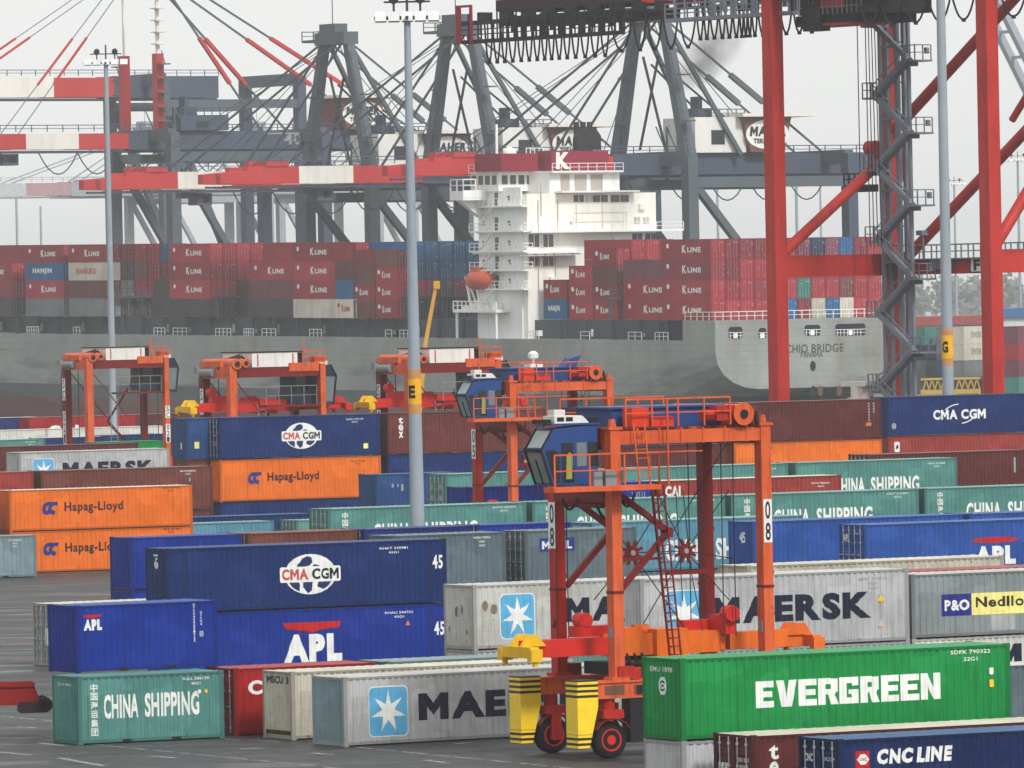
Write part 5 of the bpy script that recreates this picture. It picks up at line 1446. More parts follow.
festoon([py2y(x) for x in (709, 716, 722, 731, 738, 745, 752, 756, 760, 764, 770, 780, 792, 805, 818, 830)], 2.4)
def catwalk(name, xa, xb, z, h):
    a, b = py2y(xa), py2y(xb); lo, hi = min(a, b), max(a, b)
    m = MB(); m.box(RW / 2 - 5.9, RW / 2 - 4.8, lo, hi, z, z + .3); m.rail([(RW / 2 - 5.85, lo, z + .3), (RW / 2 - 5.85, hi, z + .3)], h, 1.5, .06, (.33, .66))
    n = int((hi - lo) / 1.3)
    for k in range(n + 1):
        y = lo + (hi - lo) * k / n; m.bar((RW / 2 - 4.85, y, z + .3), (RW / 2 - 4.85, y, 40.90), .1)
    for k in range(int(n * .8)):
        y = lo + (hi - lo) * (k + .3) / n; m.box(RW / 2 - 4.75, RW / 2 - 4.62, y, y + .5, z + .3 + .5 * (k % 2), z + 1.5 + .4 * (k % 3))
    return m.build(name, SGREY if z > 38.7 else SDARK, qc)
catwalk('boom_catwalk', 640, 484, 38.30, 1.3); catwalk('boom_catwalk', 815, 690, 39.00, 1.2)
ya, yb = py2y(640), py2y(484)
m = MB(); m.box(RW / 2 - 3.4, RW / 2 + 3, BE, yb - 2, 41.00, 42.00); m.box(RW / 2 - 4.2, RW / 2 + 2, ya + 1, yb - 4, 39.70, 40.50); m.prism([(BE, 42.00), (yb - 2, 41.60), (yb - 2, 41.70), ((BE + yb) / 2, 43.10), (BE, 43.90)], 'x', RW / 2 - 3.2, RW / 2 - 2.6); m.prism([(BE, 42.00), (yb - 2, 41.60), (yb - 2, 41.70), ((BE + yb) / 2, 43.10), (BE, 43.90)], 'x', RW / 2 + 2.6, RW / 2 + 3.2); m.build('boom_tip', plain('trolley_dark', (52, 30, 44.70), .7), qc)
m = MB(); m.box(RW / 2 - 6.0, RW / 2 - 5.85, yb - .3, yb + .3, 38.30, 41.60); m.box(RW / 2 - 6.0, RW / 2 - 5.85, yb - 1.9, yb - 1.6, 38.30, 41.60); m.box(RW / 2 - 6.0, RW / 2 - 5.85, yb - 1.6, yb - .3, 41.40, 41.60); m.build('end_frame', paint('frame_red', (150, 40.70, 44.70), .5, .3), qc)
yc = py2y(840)
m = MB(); m.box(RW / 2 - 4.4, RW / 2 + 3.0, yc - 4.2, yc + 3.6, 38.90, 40.80); m.box(RW / 2 - 4.0, RW / 2 + 2.4, yc - 3.0, yc + 4.6, 38.20, 38.90); m.box(RW / 2 - 4.8, RW / 2 - 3.4, yc + 1.0, yc + 2.8, 37.60, 39.70); tr = m.build('hoist_trolley', SDARK, qc)
m = MB(); m.box(RW / 2 - 4.3, RW / 2 - .5, yc - 2.6, yc + 4.2, 38.00, 38.20); m.box(RW / 2 - 4.5, RW / 2 - 4.4, yc - 2, yc + 1, 39.40, 40.30); m.build('trolley_floor', SRED, tr)
m = MB(); m.rail([(RW / 2 - 4.5, yc - 4.2, 38.90), (RW / 2 - 4.5, yc + 3.6, 38.90)], 1.2, .6, .05); m.build('trolley_rail', SGREY, tr)
m = MB()
for k, x in enumerate((857, 865, 868, 871, 874)):
    y = py2y(x); m.tube([(RW / 2 - 3.2, y, 38.70), (RW / 2 - 3.2, y - .1 * k, 20 if k else 26)], .045, 5)
m.build('hoist_ropes', ROPE, qc)
# stair and lift tower against the far water leg
T = MB()
for x, y in ((10.75, -.9), (10.75, -3.0), (11.5, -.9), (11.5, -3.0)):
    T.bar((x, y, 2.4), (x, y, 43), .3 if y > -2 else .36)
z = 4.0
while z < 42:
    T.bar((10.75, -.9, z), (10.75, -3.0, z), .14); T.bar((11.5, -.9, z), (11.5, -3.0, z), .14); T.bar((10.75, -.9, z), (11.5, -.9, z), .12); z += 2.95
tw = T.build('lift_tower', SGREY, qc)
zr, zl = [35.2, 29.3, 23.4, 17.4, 11.4, 5.4], [38.2, 32.3, 26.4, 20.5, 14.4, 8.4]
F1, F2 = MB(), MB()
yL, yR = -.6, -6.0
pts = sorted([(z, yR) for z in zr] + [(z, yL) for z in zl])
for (z0, y0), (z1, y1) in zip(pts[:-1], pts[1:]):
    F1.cut()
    a, b = (10.0, y0 + (.6 if y0 < -3 else -.6), z0), (10.0, y1 + (.6 if y1 < -3 else -.6), z1)
    F1.bar(a, b, .7, .22); F1.bar((a[0] - .38, a[1], a[2] + .25), (b[0] - .38, b[1], b[2] + .25), .06, .3)
    F1.bar((a[0] - .38, a[1], a[2] + 1.0), (b[0] - .38, b[1], b[2] + 1.0), .07)
for z0, y0 in pts:
    F2.cut(); s = -1 if y0 < -3 else 1
    F2.box(9.5, 11.4, y0 - .65, y0 + .65, z0 - .16, z0); F2.box(10.3, 10.7, y0 - s * .6 - .3, y0 - s * .6 + .3, z0 - .5, z0 - .16)
    F2.rail([(9.55, y0 - s * .6, z0), (9.55, y0 + s * .6, z0), (11.3, y0 + s * .6, z0)], 1.2, .75, .045); F2.box(10.9, 11.2, y0 + s * .2, y0 + s * .5, z0 + .5, z0 + 1.0)
F1.build_each('stair_flight', SGREY, tw); F2.build_each('landing', SGREY, tw)
m = MB(); m.bar((10.6, -4.6, 2.4), (10.6, -4.6, 43), .26); m.bar((10.6, -4.0, 2.4), (10.6, -4.0, 43), .06); m.build('cable_riser', SGREY, qc)
m = MB(); m.box(9.5, 11.6, .4, 3.4, 8.6, 9.0); m.cyl((10.4, 1.8, 6.2), (10.4, 1.8, 8.6), .95, n=14); m.box(9.8, 11.6, 3.0, 5.2, 6.0, 6.4); m.build('machine_house', BWHITE, qc)
m = MB(); m.box(9.6, 11.6, .6, 2.6, 24.6, 25.2); m.rail([(9.6, .6, 25.2), (9.6, 2.6, 25.2)], .9, .6, .06); m.build('service_basket', SDARK, qc)
# a second red crane stands just outside: only its far boom stays show at the right edge
# ------------------------------------------------------------------ the container ship across the basin
TH = R(56)
SU = Vector((-math.cos(TH), math.sin(TH), 0)); SV = Vector((math.sin(TH), math.cos(TH), 0))
_p = at_depth(714.5, 330, 1067); S0 = Vector((_p.x, _p.y, 0))
TILT = 0.0125
Xa = (-SU - Vector((0, 0, TILT))).normalized(); Ya = SV; Za = Xa.cross(Ya).normalized()
MS = Matrix(((Xa.x, Ya.x, Za.x, S0.x), (Xa.y, Ya.y, Za.y, S0.y), (Xa.z, Ya.z, Za.z, S0.z), (0, 0, 0, 1)))
def spx(u, v, z):
    p = MS @ Vector((-u, v, z)); d = p - Vector((0, 0, CAM_H)); k = FPX / d.dot(_F)
    uu, vv = d.dot(_R) * k, -d.dot(_U) * k
    return 512 + _c * uu + _s * vv, 384 - _s * uu + _c * vv
def u_at(px, v, z=15):
    lo, hi = -30.0, 300.0
    for _ in range(50):
        mid = (lo + hi) / 2
        if spx(mid, v, z)[0] > px: lo = mid
        else: hi = mid
    return mid
def v_at(px, u, z=15):
    lo, hi = -20.0, 60.0
    for _ in range(50):
        mid = (lo + hi) / 2
        if spx(u, mid, z)[0] < px: lo = mid
        else: hi = mid
    return mid
def z_at(py, u, v):
    lo, hi = -20.0, 80.0
    for _ in range(50):
        mid = (lo + hi) / 2
        if spx(u, v, mid)[1] > py: lo = mid
        else: hi = mid
    return mid
BM = 32.2
ZB0 = 12.5
SHULL = 262.0
ship = thing('container_ship', 'long grey container ship lying across the basin with white bridge house', 'ship', mat=MS)

def hull_mat():
    m = bpy.data.materials.new('ship_hull_paint'); m.use_nodes = True; t = m.node_tree; L = t.links; b = t.nodes['Principled BSDF']
    tc = nd(t, 'ShaderNodeTexCoord'); sp = nd(t, 'ShaderNodeSeparateXYZ'); L.new(tc.outputs['Object'], sp.inputs[0])
    n = nd(t, 'ShaderNodeTexNoise'); n.inputs['Scale'].default_value = .09; n.inputs['Detail'].default_value = 8; n.inputs['Roughness'].default_value = .65; L.new(tc.outputs['Object'], n.inputs[0])
    r = nd(t, 'ShaderNodeValToRGB'); r.color_ramp.elements[0].position = .3; r.color_ramp.elements[1].position = .7
    r.color_ramp.elements[0].color = (*lin((126, 132, 130)), 1); r.color_ramp.elements[1].color = (*lin((158, 162, 156)), 1); L.new(n.outputs['Fac'], r.inputs[0])
    mp = nd(t, 'ShaderNodeMapping'); mp.inputs['Scale'].default_value = (.22, .22, .035); L.new(tc.outputs['Object'], mp.inputs[0])
    n2 = nd(t, 'ShaderNodeTexNoise'); n2.inputs['Scale'].default_value = 1; n2.inputs['Detail'].default_value = 8; n2.inputs['Roughness'].default_value = .7; L.new(mp.outputs[0], n2.inputs[0])
    r2 = nd(t, 'ShaderNodeValToRGB'); r2.color_ramp.elements[0].position = .5; r2.color_ramp.elements[1].position = .7; r2.color_ramp.elements[0].color = (0, 0, 0, 1); r2.color_ramp.elements[1].color = (.5, .5, .5, 1); L.new(n2.outputs['Fac'], r2.inputs[0])
    mx = nd(t, 'ShaderNodeMix', data_type='RGBA'); mx.inputs[7].default_value = (*lin((128, 112, 84)), 1); L.new(r2.outputs[0], mx.inputs[0]); L.new(r.outputs[0], mx.inputs[6])
    # dark lengthwise smears, growing stronger down the side
    mp3 = nd(t, 'ShaderNodeMapping'); mp3.inputs['Scale'].default_value = (.05, .05, .3); L.new(tc.outputs['Object'], mp3.inputs[0])
    n3 = nd(t, 'ShaderNodeTexNoise'); n3.inputs['Scale'].default_value = 1.3; n3.inputs['Detail'].default_value = 7; L.new(mp3.outputs[0], n3.inputs[0])
    r3 = nd(t, 'ShaderNodeValToRGB'); r3.color_ramp.elements[0].position = .52; r3.color_ramp.elements[1].position = .68; r3.color_ramp.elements[0].color = (0, 0, 0, 1); r3.color_ramp.elements[1].color = (.75, .75, .75, 1); L.new(n3.outputs['Fac'], r3.inputs[0])
    lw = nd(t, 'ShaderNodeMapRange'); lw.inputs[1].default_value = 9.0; lw.inputs[2].default_value = 3.5; L.new(sp.outputs[2], lw.inputs[0])
    ml = nd(t, 'ShaderNodeMath', operation='MULTIPLY'); L.new(lw.outputs[0], ml.inputs[0]); L.new(r3.outputs[0], ml.inputs[1])
    m3 = nd(t, 'ShaderNodeMix', data_type='RGBA'); m3.inputs[7].default_value = (*lin((70, 76, 80)), 1); L.new(ml.outputs[0], m3.inputs[0]); L.new(mx.outputs[2], m3.inputs[6])
    # painted bands: dark boot top, red bottom
    bt = nd(t, 'ShaderNodeMath', operation='LESS_THAN'); bt.inputs[1].default_value = 1.5; L.new(sp.outputs[2], bt.inputs[0])
    m4 = nd(t, 'ShaderNodeMix', data_type='RGBA'); m4.inputs[7].default_value = (*lin((74, 80, 86)), 1); L.new(bt.outputs[0], m4.inputs[0]); L.new(m3.outputs[2], m4.inputs[6])
    rd = nd(t, 'ShaderNodeMath', operation='LESS_THAN'); rd.inputs[1].default_value = -.6; L.new(sp.outputs[2], rd.inputs[0])
    m5 = nd(t, 'ShaderNodeMix', data_type='RGBA'); m5.inputs[7].default_value = (*lin((104, 58, 56)), 1); L.new(rd.outputs[0], m5.inputs[0]); L.new(m4.outputs[2], m5.inputs[6])
    cx = nd(t, 'ShaderNodeCombineXYZ'); L.new(sp.outputs[0], cx.inputs[0]); L.new(sp.outputs[2], cx.inputs[1]); ay = nd(t, 'ShaderNodeMath', operation='ADD'); L.new(sp.outputs[0], ay.inputs[0]); L.new(sp.outputs[1], ay.inputs[1]); L.new(ay.outputs[0], cx.inputs[0])
    bk = nd(t, 'ShaderNodeTexBrick'); bk.inputs['Scale'].default_value = .25; bk.inputs['Mortar Size'].default_value = .012; bk.inputs['Color1'].default_value = (1, 1, 1, 1); bk.inputs['Color2'].default_value = (.94, .94, .94, 1); bk.inputs['Mortar'].default_value = (.8, .8, .8, 1); L.new(cx.outputs[0], bk.inputs[0])
    m6 = nd(t, 'ShaderNodeMix', data_type='RGBA', blend_type='MULTIPLY'); m6.inputs[0].default_value = 1; L.new(m5.outputs[2], m6.inputs[6]); L.new(bk.outputs[0], m6.inputs[7]); m5 = m6
    L.new(m5.outputs[2], b.inputs['Base Color']); b.inputs['Roughness'].default_value = .6
    return m
# hull: sections from the stern forward; (u, deck z, inset of the foot, corner height, foot height, deck inset)
DK, PDK = 9.6, 12.5
secs = [(0, PDK, 7.5, 7.8, 2.6, 0), (4, PDK, 7.2, 7.2, 1.2, 0), (7.9, PDK, 6.6, 6.6, -.5, 0), (8, DK, 6.6, 6.6, -.5, 0), (22, DK, 5.0, 4.6, -4, 0), (40, DK, 3.5, 1.5, -8, 0), (65, DK, 2.0, -5, -9, 0), (128, DK, 2.0, -5, -9, 0),
        (175, DK, 3.4, 0.0, -9, 0), (198, DK, 6.5, 4.0, -9, 0), (222, DK + .6, 10.0, 7.0, -9, 1.5), (242, DK + 3, 13.2, 11.0, -9, 6), (255, DK + 4, 15.2, 13, -9, 11.5), (262, DK + 4.4, 15.9, 14.6, -9, 15.6)]
V, F = [], []
NP = 9
for u, zd, ins, zc, zb, di in secs:
    ring = [(di, zd), (di, zd - (zd - zc) * .5), (di + (0 if di == 0 else .5), zc)]
    for k in range(1, 6):
        a = math.pi / 2 * k / 5
        ring.append((di + (ins - di) * (1 - math.cos(a)) if ins > di else ins, zc + (zb - zc) * math.sin(a)))
    ring.append((BM / 2, zb))
    for v, z in ring: V.append((-u, v, z))
    for v, z in reversed(ring[:-1]): V.append((-u, BM - v, z))
NR = 2 * NP - 1
for i in range(len(secs) - 1):
    for j in range(NR - 1):
        F.append((i * NR + j, i * NR + j + 1, (i + 1) * NR + j + 1, (i + 1) * NR + j))
    F.append((i * NR, (i + 1) * NR, (i + 1) * NR + NR - 1, i * NR + NR - 1))
F.append(tuple(range(NR)))
HM = hull_mat()
m = MB(); m.add(V, F); hull = m.build('hull', HM, ship)
# stern openings, name, details
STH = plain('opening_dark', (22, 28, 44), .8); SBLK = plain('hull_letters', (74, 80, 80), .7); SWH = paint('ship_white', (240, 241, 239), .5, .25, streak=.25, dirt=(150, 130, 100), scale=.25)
def stern_face(name, pf, z0, v0, mat, par, off=.03):
    V, F = pf; m = MB(); m.add([(off, v0 + a, z0 + b) for a, b in V], F); return m.build(name, mat, par)
for pxa, pxb, ya, yb in ((728, 742, 327, 339), (758, 766, 328, 339), (804, 820, 325, 336), (835, 865, 324, 336)):
    va, vb = v_at(pxa, 0), v_at(pxb, 0); za, zb = z_at(yb, 0, va), z_at(ya, 0, va)
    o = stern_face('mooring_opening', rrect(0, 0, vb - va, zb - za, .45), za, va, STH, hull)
    q = MB()
    for k in range(int((vb - va) / .6)): q.bar((.06, va + .3 + k * .6, za), (.06, va + .3 + k * .6, za + .9), .07)
    q.bar((.06, va, za + .9), (.06, vb, za + .9), .08); q.bar((.06, va, za + .45), (.06, vb, za + .45), .06); q.box(.0, .12, (va + vb) / 2 - .4, (va + vb) / 2 + .3, za + .1, za + .8); q.build('opening_rail', SWH, o)
va, vb = v_at(768, 0), v_at(843, 0); za = z_at(351, 0, va)
stern_face('ship_name', join(fit(text_polys('VECCHIO', .02), 0, 0, (vb - va) * .52, 1.25), fit(text_polys('BRIDGE', .02), (vb - va) * .57, 0, (vb - va) * .43, 1.25)), za - .4, va, SBLK, hull)
va, vb = v_at(800, 0), v_at(822, 0); stern_face('home_port', fit(text_polys('PANAMA', .02), 0, 0, vb - va, .85), z_at(357.5, 0, va), va, SBLK, hull)
for px, py in ((812, 366), (812, 391), (819, 391), (838, 391)):
    v = v_at(px, 0); z = z_at(py, 0, v); stern_face('hawse_hole', ellipse(0, 0, .5, .75, 12), z, v, plain('rust_dark', (96, 72, 64), .8) if px > 815 else STH, hull, .05)
m = MB(); m.rail([(-.1, .1, PDK), (-.1, BM - .1, PDK)], 1.2, 1.4, .05); m.rail([(-.1, .1, PDK), (-7.5, .1, PDK)], 1.2, 1.4, .05); m.build('stern_rail', SWH, hull)
# side passage under the stacks: coaming set back, stanchions and rail at the ship side
m = MB(); m.box(-SHULL + 36, -8.2, 2.3, BM - 2.3, DK - .1, ZB0 - .15); hc = m.build('hatch_coaming', paint('coaming_grey', (66, 78, 86), .6, .4, streak=.3, scale=.3), ship)  # coaming grey is lightened, haze put into its colour
m = MB(); m.box(-15, -8.3, .8, 2.2, DK, 12.2); m.build('side_house', paint('side_navy', (24, 32, 62), .6, .3), ship)
m = MB(); u = 12.0
rr = random.Random(3)
while u < SHULL - 42:
    if not 46 < u < 72 and rr.random() < .75:
        w_ = rr.uniform(1.6, 4.6); m.rail([(-u, .25, DK), (-u - w_, .25, DK)], 1.15, rr.choice((.7, 1.2, 1.6)), .045, (.5,))
        m.box(-u - 2.6, -u - 1.9, 1.6, 2.25, DK + .4, DK + rr.uniform(1.0, 2.0))
    u += 6.6; m.cut()
m.build_each('side_rail', SWH, ship)
m = MB(); u = 12.6
while u < SHULL - 42:
    if not 40 < u < 64: m.bar((-u, .5, DK), (-u, .5, 12.5), .5); m.bar((-u, .5, DK + .2), (-u - 2.2, 2.2, 12.4), .3)
    u += 6.6; m.cut()
m.build_each('deck_stanchion', paint('deck_grey', (50, 62, 70), .6, .3, scale=.3), ship)

# --- bridge house
UA, UF = 49.0, 61.5        # aft and fore face
VN = v_at(528, UA); VFAR = v_at(657, UA)
YW = paint('house_cream', (240, 238, 230), .5, .2, streak=.25, dirt=(150, 126, 90), scale=.2)
def Z(py, px=560): return z_at(py, UA, v_at(px, UA))
zt0, zt1 = DK, Z(193, 600)
m = MB(); m.box(-UF, -UA, VN, VFAR, DK, zt1); house = m.build('bridge_house', YW, ship)
def vpx(px): return v_at(px, UA)
m = MB(); m.box(-UF + .3, -UA - .5, vpx(553), vpx(623), zt1, Z(172, 590)); up = m.build('upper_house', SWH, house)
for a, b in ((564, 573), (578, 590), (594, 606)):
    q = MB(); q.box(-UA - .52, -UA - .44, vpx(a), vpx(b), Z(191.5, 585), Z(174.5, 585)); q.build('shutter', paint('shutter_grey', (176, 168, 156), .6, .2), up)
def slab(name, pxa, pxb, py, out, th=.28, mat=SWH, rail=True, fore=None):
    q = MB(); z = Z(py, (pxa + pxb) / 2); u1 = UF if fore is None else fore
    q.box(-u1, -UA + out, vpx(pxa), vpx(pxb), z, z + th)
    d = q.build(name, mat, house)
    if rail:
        q = MB(); q.rail([(-UA + out - .05, vpx(pxa), z + th), (-UA + out - .05, vpx(pxb), z + th)], 1.1, 1.6, .05); q.build('deck_rail', SWH, d)
    return d
slab('deck', 557, 635, 192.5, 1.6, rail=False); slab('deck', 552, 623, 172.5, .6)
slab('deck', 524, 676, 232, 2.2); slab('deck', 520, 576, 253.5, 2.2, rail=False)
for (a, b, y0, y1, dk) in ((575, 585, 202, 195, 1), (587, 593, 202, 195, 0), (594, 609, 202, 195, 1), (612, 630, 202, 195, 1), (529.5, 540, 247, 234.5, 1), (543.5, 554, 247, 234.5, 1), (529.5, 540, 266, 257, 1), (543.5, 554, 266, 257, 1), (633, 643, 242, 233.5, 2), (646, 656.5, 242, 233.5, 2), (635, 641, 224, 217, 0), (644, 650, 224, 217, 0)):
    q = MB(); q.box(-UA - .02, -UA + .05, vpx(a), vpx(b), Z(y0, (a + b) / 2), Z(y1, (a + b) / 2)); w = q.build('window', plain('window_%d' % dk, ((190, 184, 168), (92, 94, 92), (60, 70, 104))[dk], .3), house)
    q = MB(); q.box(-UA + .05, -UA + .09, vpx((a + b) / 2) - .05, vpx((a + b) / 2) + .05, Z(y0, (a + b) / 2), Z(y1, (a + b) / 2)); q.build('window_bar', SWH, w)
m = MB()
for y in (213, 222): m.box(-UA, -UA + .06, vpx(575), vpx(628), Z(y, 600), Z(y, 600) + .08)
for px in (577, 603): m.box(-UA, -UA + .06, vpx(px), vpx(px) + .1, Z(228, 600), Z(204, 600))
m.build('plate_seam', plain('seam', (196, 188, 168), .6), house)
q = MB()
for k in range(6):
    a = vpx(520) + (vpx(575) - vpx(520)) * k / 6; b = vpx(520) + (vpx(575) - vpx(520)) * (k + 1) / 6
    q.prism([(a, Z(255.5, 545)), (b, Z(255.5, 545)), (b - .3, Z(254, 545)), ((a + b) / 2, Z(253, 545)), (a + .3, Z(254, 545))], 'x', -UA, -UA + 2.0)
q.build('awning', SWH, house)
rv = random.Random(9)
for k in range(16):
    v = VN + rv.uniform(.8, VFAR - VN - 1.6); z = rv.choice((DK + 3, DK + 8, DK + 12, Z(229, 590), Z(212, 590), Z(245, 600))) + rv.uniform(.2, 1.0)
    q = MB()
    if k % 3 == 0: q.box(-UA, -UA + .5, v, v + rv.uniform(.5, 1.2), z, z + rv.uniform(.5, 1.0)); q.build('vent_box', SWH, house)
    elif k % 3 == 1: q.cyl((-UA, v, z), (-UA + .05, v, z), .22, n=10); q.build('porthole', plain('window_1', (92, 94, 92), .3), house)
    else: q.bar((-UA + .12, v, z - 1.5), (-UA + .12, v, z + 3.5), .1); q.build('pipe', plain('pipe_grey', (176, 172, 160), .6), house)
for px, y0, y1 in ((541.5, 250, 232), (576, 232, 215), (626, 231, 212)):
    q = MB(); q.ladder((-UA + .15, vpx(px), Z(y0, px)), (-UA + .15, vpx(px), Z(y1, px)), (0, 1, 0), .6, .45, .04); q.build('ladder', SWH, house)
# side tower with galleries towards us
sl = MB(); sl.box(-UF, -UA - 1.2, .9, VN, DK, Z(187, 528)); side = sl.build('side_tower', SWH, ship)
for y in (207, 232, 252, 271, 290):
    q = MB(); z = Z(y, 528); q.box(-UF - .4, -UA + 1.5, -.6, VN, z, z + .22); d = q.build('gallery', SWH, side)
    q = MB(); q.rail([(-UF - .4, -.55, z + .22), (-UA + 1.4, -.55, z + .22), (-UA + 1.4, VN, z + .22)], 1.1, 1.3, .05); q.build('gallery_rail', SWH, d)
    q = MB(); q.bar((-UF + 2.0, -.2, z - 2.6), (-UF + 5.5, -.2, z + .2), .5, .12); q.bar((-UF + 2.0, -.5, z - 1.7), (-UF + 5.5, -.5, z + 1.1), .06); q.build('stair', SWH, d)
    for k in range(3):
        q = MB(); q.box(-UF + 1.0 + k * 3.4, -UF + 1.9 + k * 3.4, .86, .9, z + .3, z + 2.2) if k == 1 else q.box(-UF + 1.0 + k * 3.4, -UF + 1.6 + k * 3.4, .86, .9, z + 1.0, z + 1.7)
        q.build('window', plain('window_1', (92, 94, 92), .3), side)
# wheelhouse with its wing
zw0, zw1 = Z(191, 505), Z(173, 505)
m = MB(); m.box(-UF - 1.0, -UF + 6.5, .2, vpx(553), zw0, zw1); wh = m.build('wheelhouse', SWH, ship)
m = MB(); m.box(-UF - 1.3, -UF + 6.9, -.1, vpx(553), zw1, zw1 + .25); m.rail([(-UF + 6.8, 0, zw1 + .25), (-UF + 6.8, vpx(553), zw1 + .25)], 1.1, 1.5, .05); m.rail([(-UF - 1.2, 0, zw1 + .25), (-UF + 6.8, 0, zw1 + .25)], 1.1, 1.5, .05); m.build('bridge_roof', SWH, wh)
v = .8
while v < 10:
    q = MB(); q.box(-UF + 6.5, -UF + 6.56, v, v + 1.0, zw0 + 1.0, zw0 + 2.35); q.build('window', plain('window_1', (92, 94, 92), .3), wh); v += 1.5
for k in range(4):
    q = MB(); q.box(-UF - .6 + k * 1.8, -UF + .6 + k * 1.8, .14, .2, zw0 + 1.0, zw0 + 2.35); q.build('window', plain('window_1', (92, 94, 92), .3), wh)
m = MB(); zg = Z(200, 480)
m.box(-UF - .6, -UF + 3.0, -3.7, .2, zg, zg + .35); m.box(-UF - .6, -UF - .4, -3.7, .2, zg, zg + 1.4); m.box(-UF + 2.8, -UF + 3.0, -3.7, .2, zg + .3, zg + 1.5); m.box(-UF - .6, -UF + 3.0, -3.8, -3.6, zg, zg + 1.4)
m.prism([(-3.5, zg), (.2, zg), (.2, zg - 2.6)], 'x', -UF + .6, -UF + 1.6)
m.build('bridge_wing', SWH, ship)
m = MB(); m.rail([(-UF - .5, -3.7, zg + 1.4), (-UF + 2.9, -3.7, zg + 1.4), (-UF + 2.9, -1.5, zg + 1.4)], 1.7, 1.5, .09); m.build('wing_frame', SWH, ship)
# funnel and casing
zf0, zf1 = Z(172, 590) + .3, Z(150.5, 590)
MAR = paint('funnel_maroon', (140, 32, 54), .5, .25, streak=.2, scale=.3)
m = MB(); m.box(-UF + 1.5, -UA - 1.5, vpx(559), vpx(616), zf0, zf1); fn = m.build('funnel', MAR, ship)
q = MB(); V, F = text_polys('K', .05); va = vpx(563.5); w = vpx(577.5) - va; q.add([(-UA - 1.46, va + a * w, zf0 + .2 + b * (zf1 - zf0 - .4)) for a, b in V], F); q.build('funnel_letter', WHITE, fn)
m = MB(); m.box(-UF + 1.5, -UA - 4, vpx(518), vpx(556) - .1, zw1 + .3, Z(153, 535)); m.build('maroon_screen', MAR, ship)
a, b = vpx(573), vpx(613)
m = MB(); m.prism([(a + 2.6, zf1 + .1), (b - .4, zf1 + .1), (b - .4, zf1 + 2.2), (b - 1.2, zf1 + 3.2), (a + 3.6, zf1 + 3.2), (a + 2.6, zf1 + 2.0)], 'x', -UA - 3.2, -UA - 2.0); m.build('exhaust_hood', plain('soot', (34, 36, 42), .8), fn)
m = MB()
for k in range(3): m.cyl((-UA - 3.5, vpx(592) + k * 1.2, zf1), (-UA - 3.5, vpx(592) + k * 1.2, zf1 + 4.3), .45, n=10)
m.build('exhaust_pipe', plain('soot', (34, 36, 42), .8), fn)
m = MB(); z = zw1 + .3; m.bar((-UF + 5, vpx(527), z), (-UF + 5, vpx(527), z + 7.0), .3); m.cyl((-UF + 5, vpx(540), z), (-UF + 5, vpx(540), z + 1.6), .5, n=10); m.lathe((-UF + 5, vpx(540), z + 1.6), (0, 0, 1), [(0, .9), (.8, 1.1), (1.5, .9), (2.0, .3)], 14)
m.box(-UF + 4, -UF + 7, vpx(550), vpx(566), z, z + 1.8); m.build('radar_mast', SWH, ship)
m = MB(); m.rail([(-UF + 7, vpx(549), z + 1.8), (-UF + 7, vpx(566), z + 1.8)], 1.6, .8, .06); m.build('mast_rail', SWH, ship)
# lifeboat platform
zl = Z(311, 500); ua, ub = UF - 8, UF + 3.5
m = MB(); m.box(-ub, -ua, -1.6, 4.0, zl - .3, zl + .15); m.bar((-ub + .5, -1.2, DK), (-ub + .5, -1.2, zl), .3); m.bar((-ua - .5, -1.2, DK), (-ua - .5, -1.2, zl), .3); m.box(-ub + 2, -ua - 3, 1.5, 3.5, DK, zl); m.rail([(-ub, -1.5, zl + .15), (-ua, -1.5, zl + .15)], 1.2, 1.2, .08)
for k in range(5): m.box(-ub + 1 + k * 2, -ub + 1.8 + k * 2, -.6, .8, zl + .15, zl + .6 + .5 * (k % 3))
for x in (-ub + 1.5, -ub + 4.0, -ua - 3.5): m.bar((x, .8, zl), (x + .3, -.4, zl + 5.0), .3); m.bar((x, 2.0, zl), (x + .3, -.2, zl + 5.0), .22)
m.build('boat_platform', SWH, ship)
lb = Z(281, 485)
m = MB(); m.lathe((-ub + 2.4, -.3, lb), (1, 0, 0), [(0, .3), (.5, 1.0), (1.5, 1.45), (4.6, 1.45), (5.8, 1.0), (6.3, .3)], 14); m.box(-ub + 4, -ub + 6, -1.0, .4, lb + 1.2, lb + 1.9)
lbt = m.build('lifeboat', paint('lifeboat_orange', (198, 88, 58), .5, .3), None, True); lbt.matrix_world = MS; tag(lbt, 'orange lifeboat hanging over the white platform beside the bridge house', 'lifeboat')

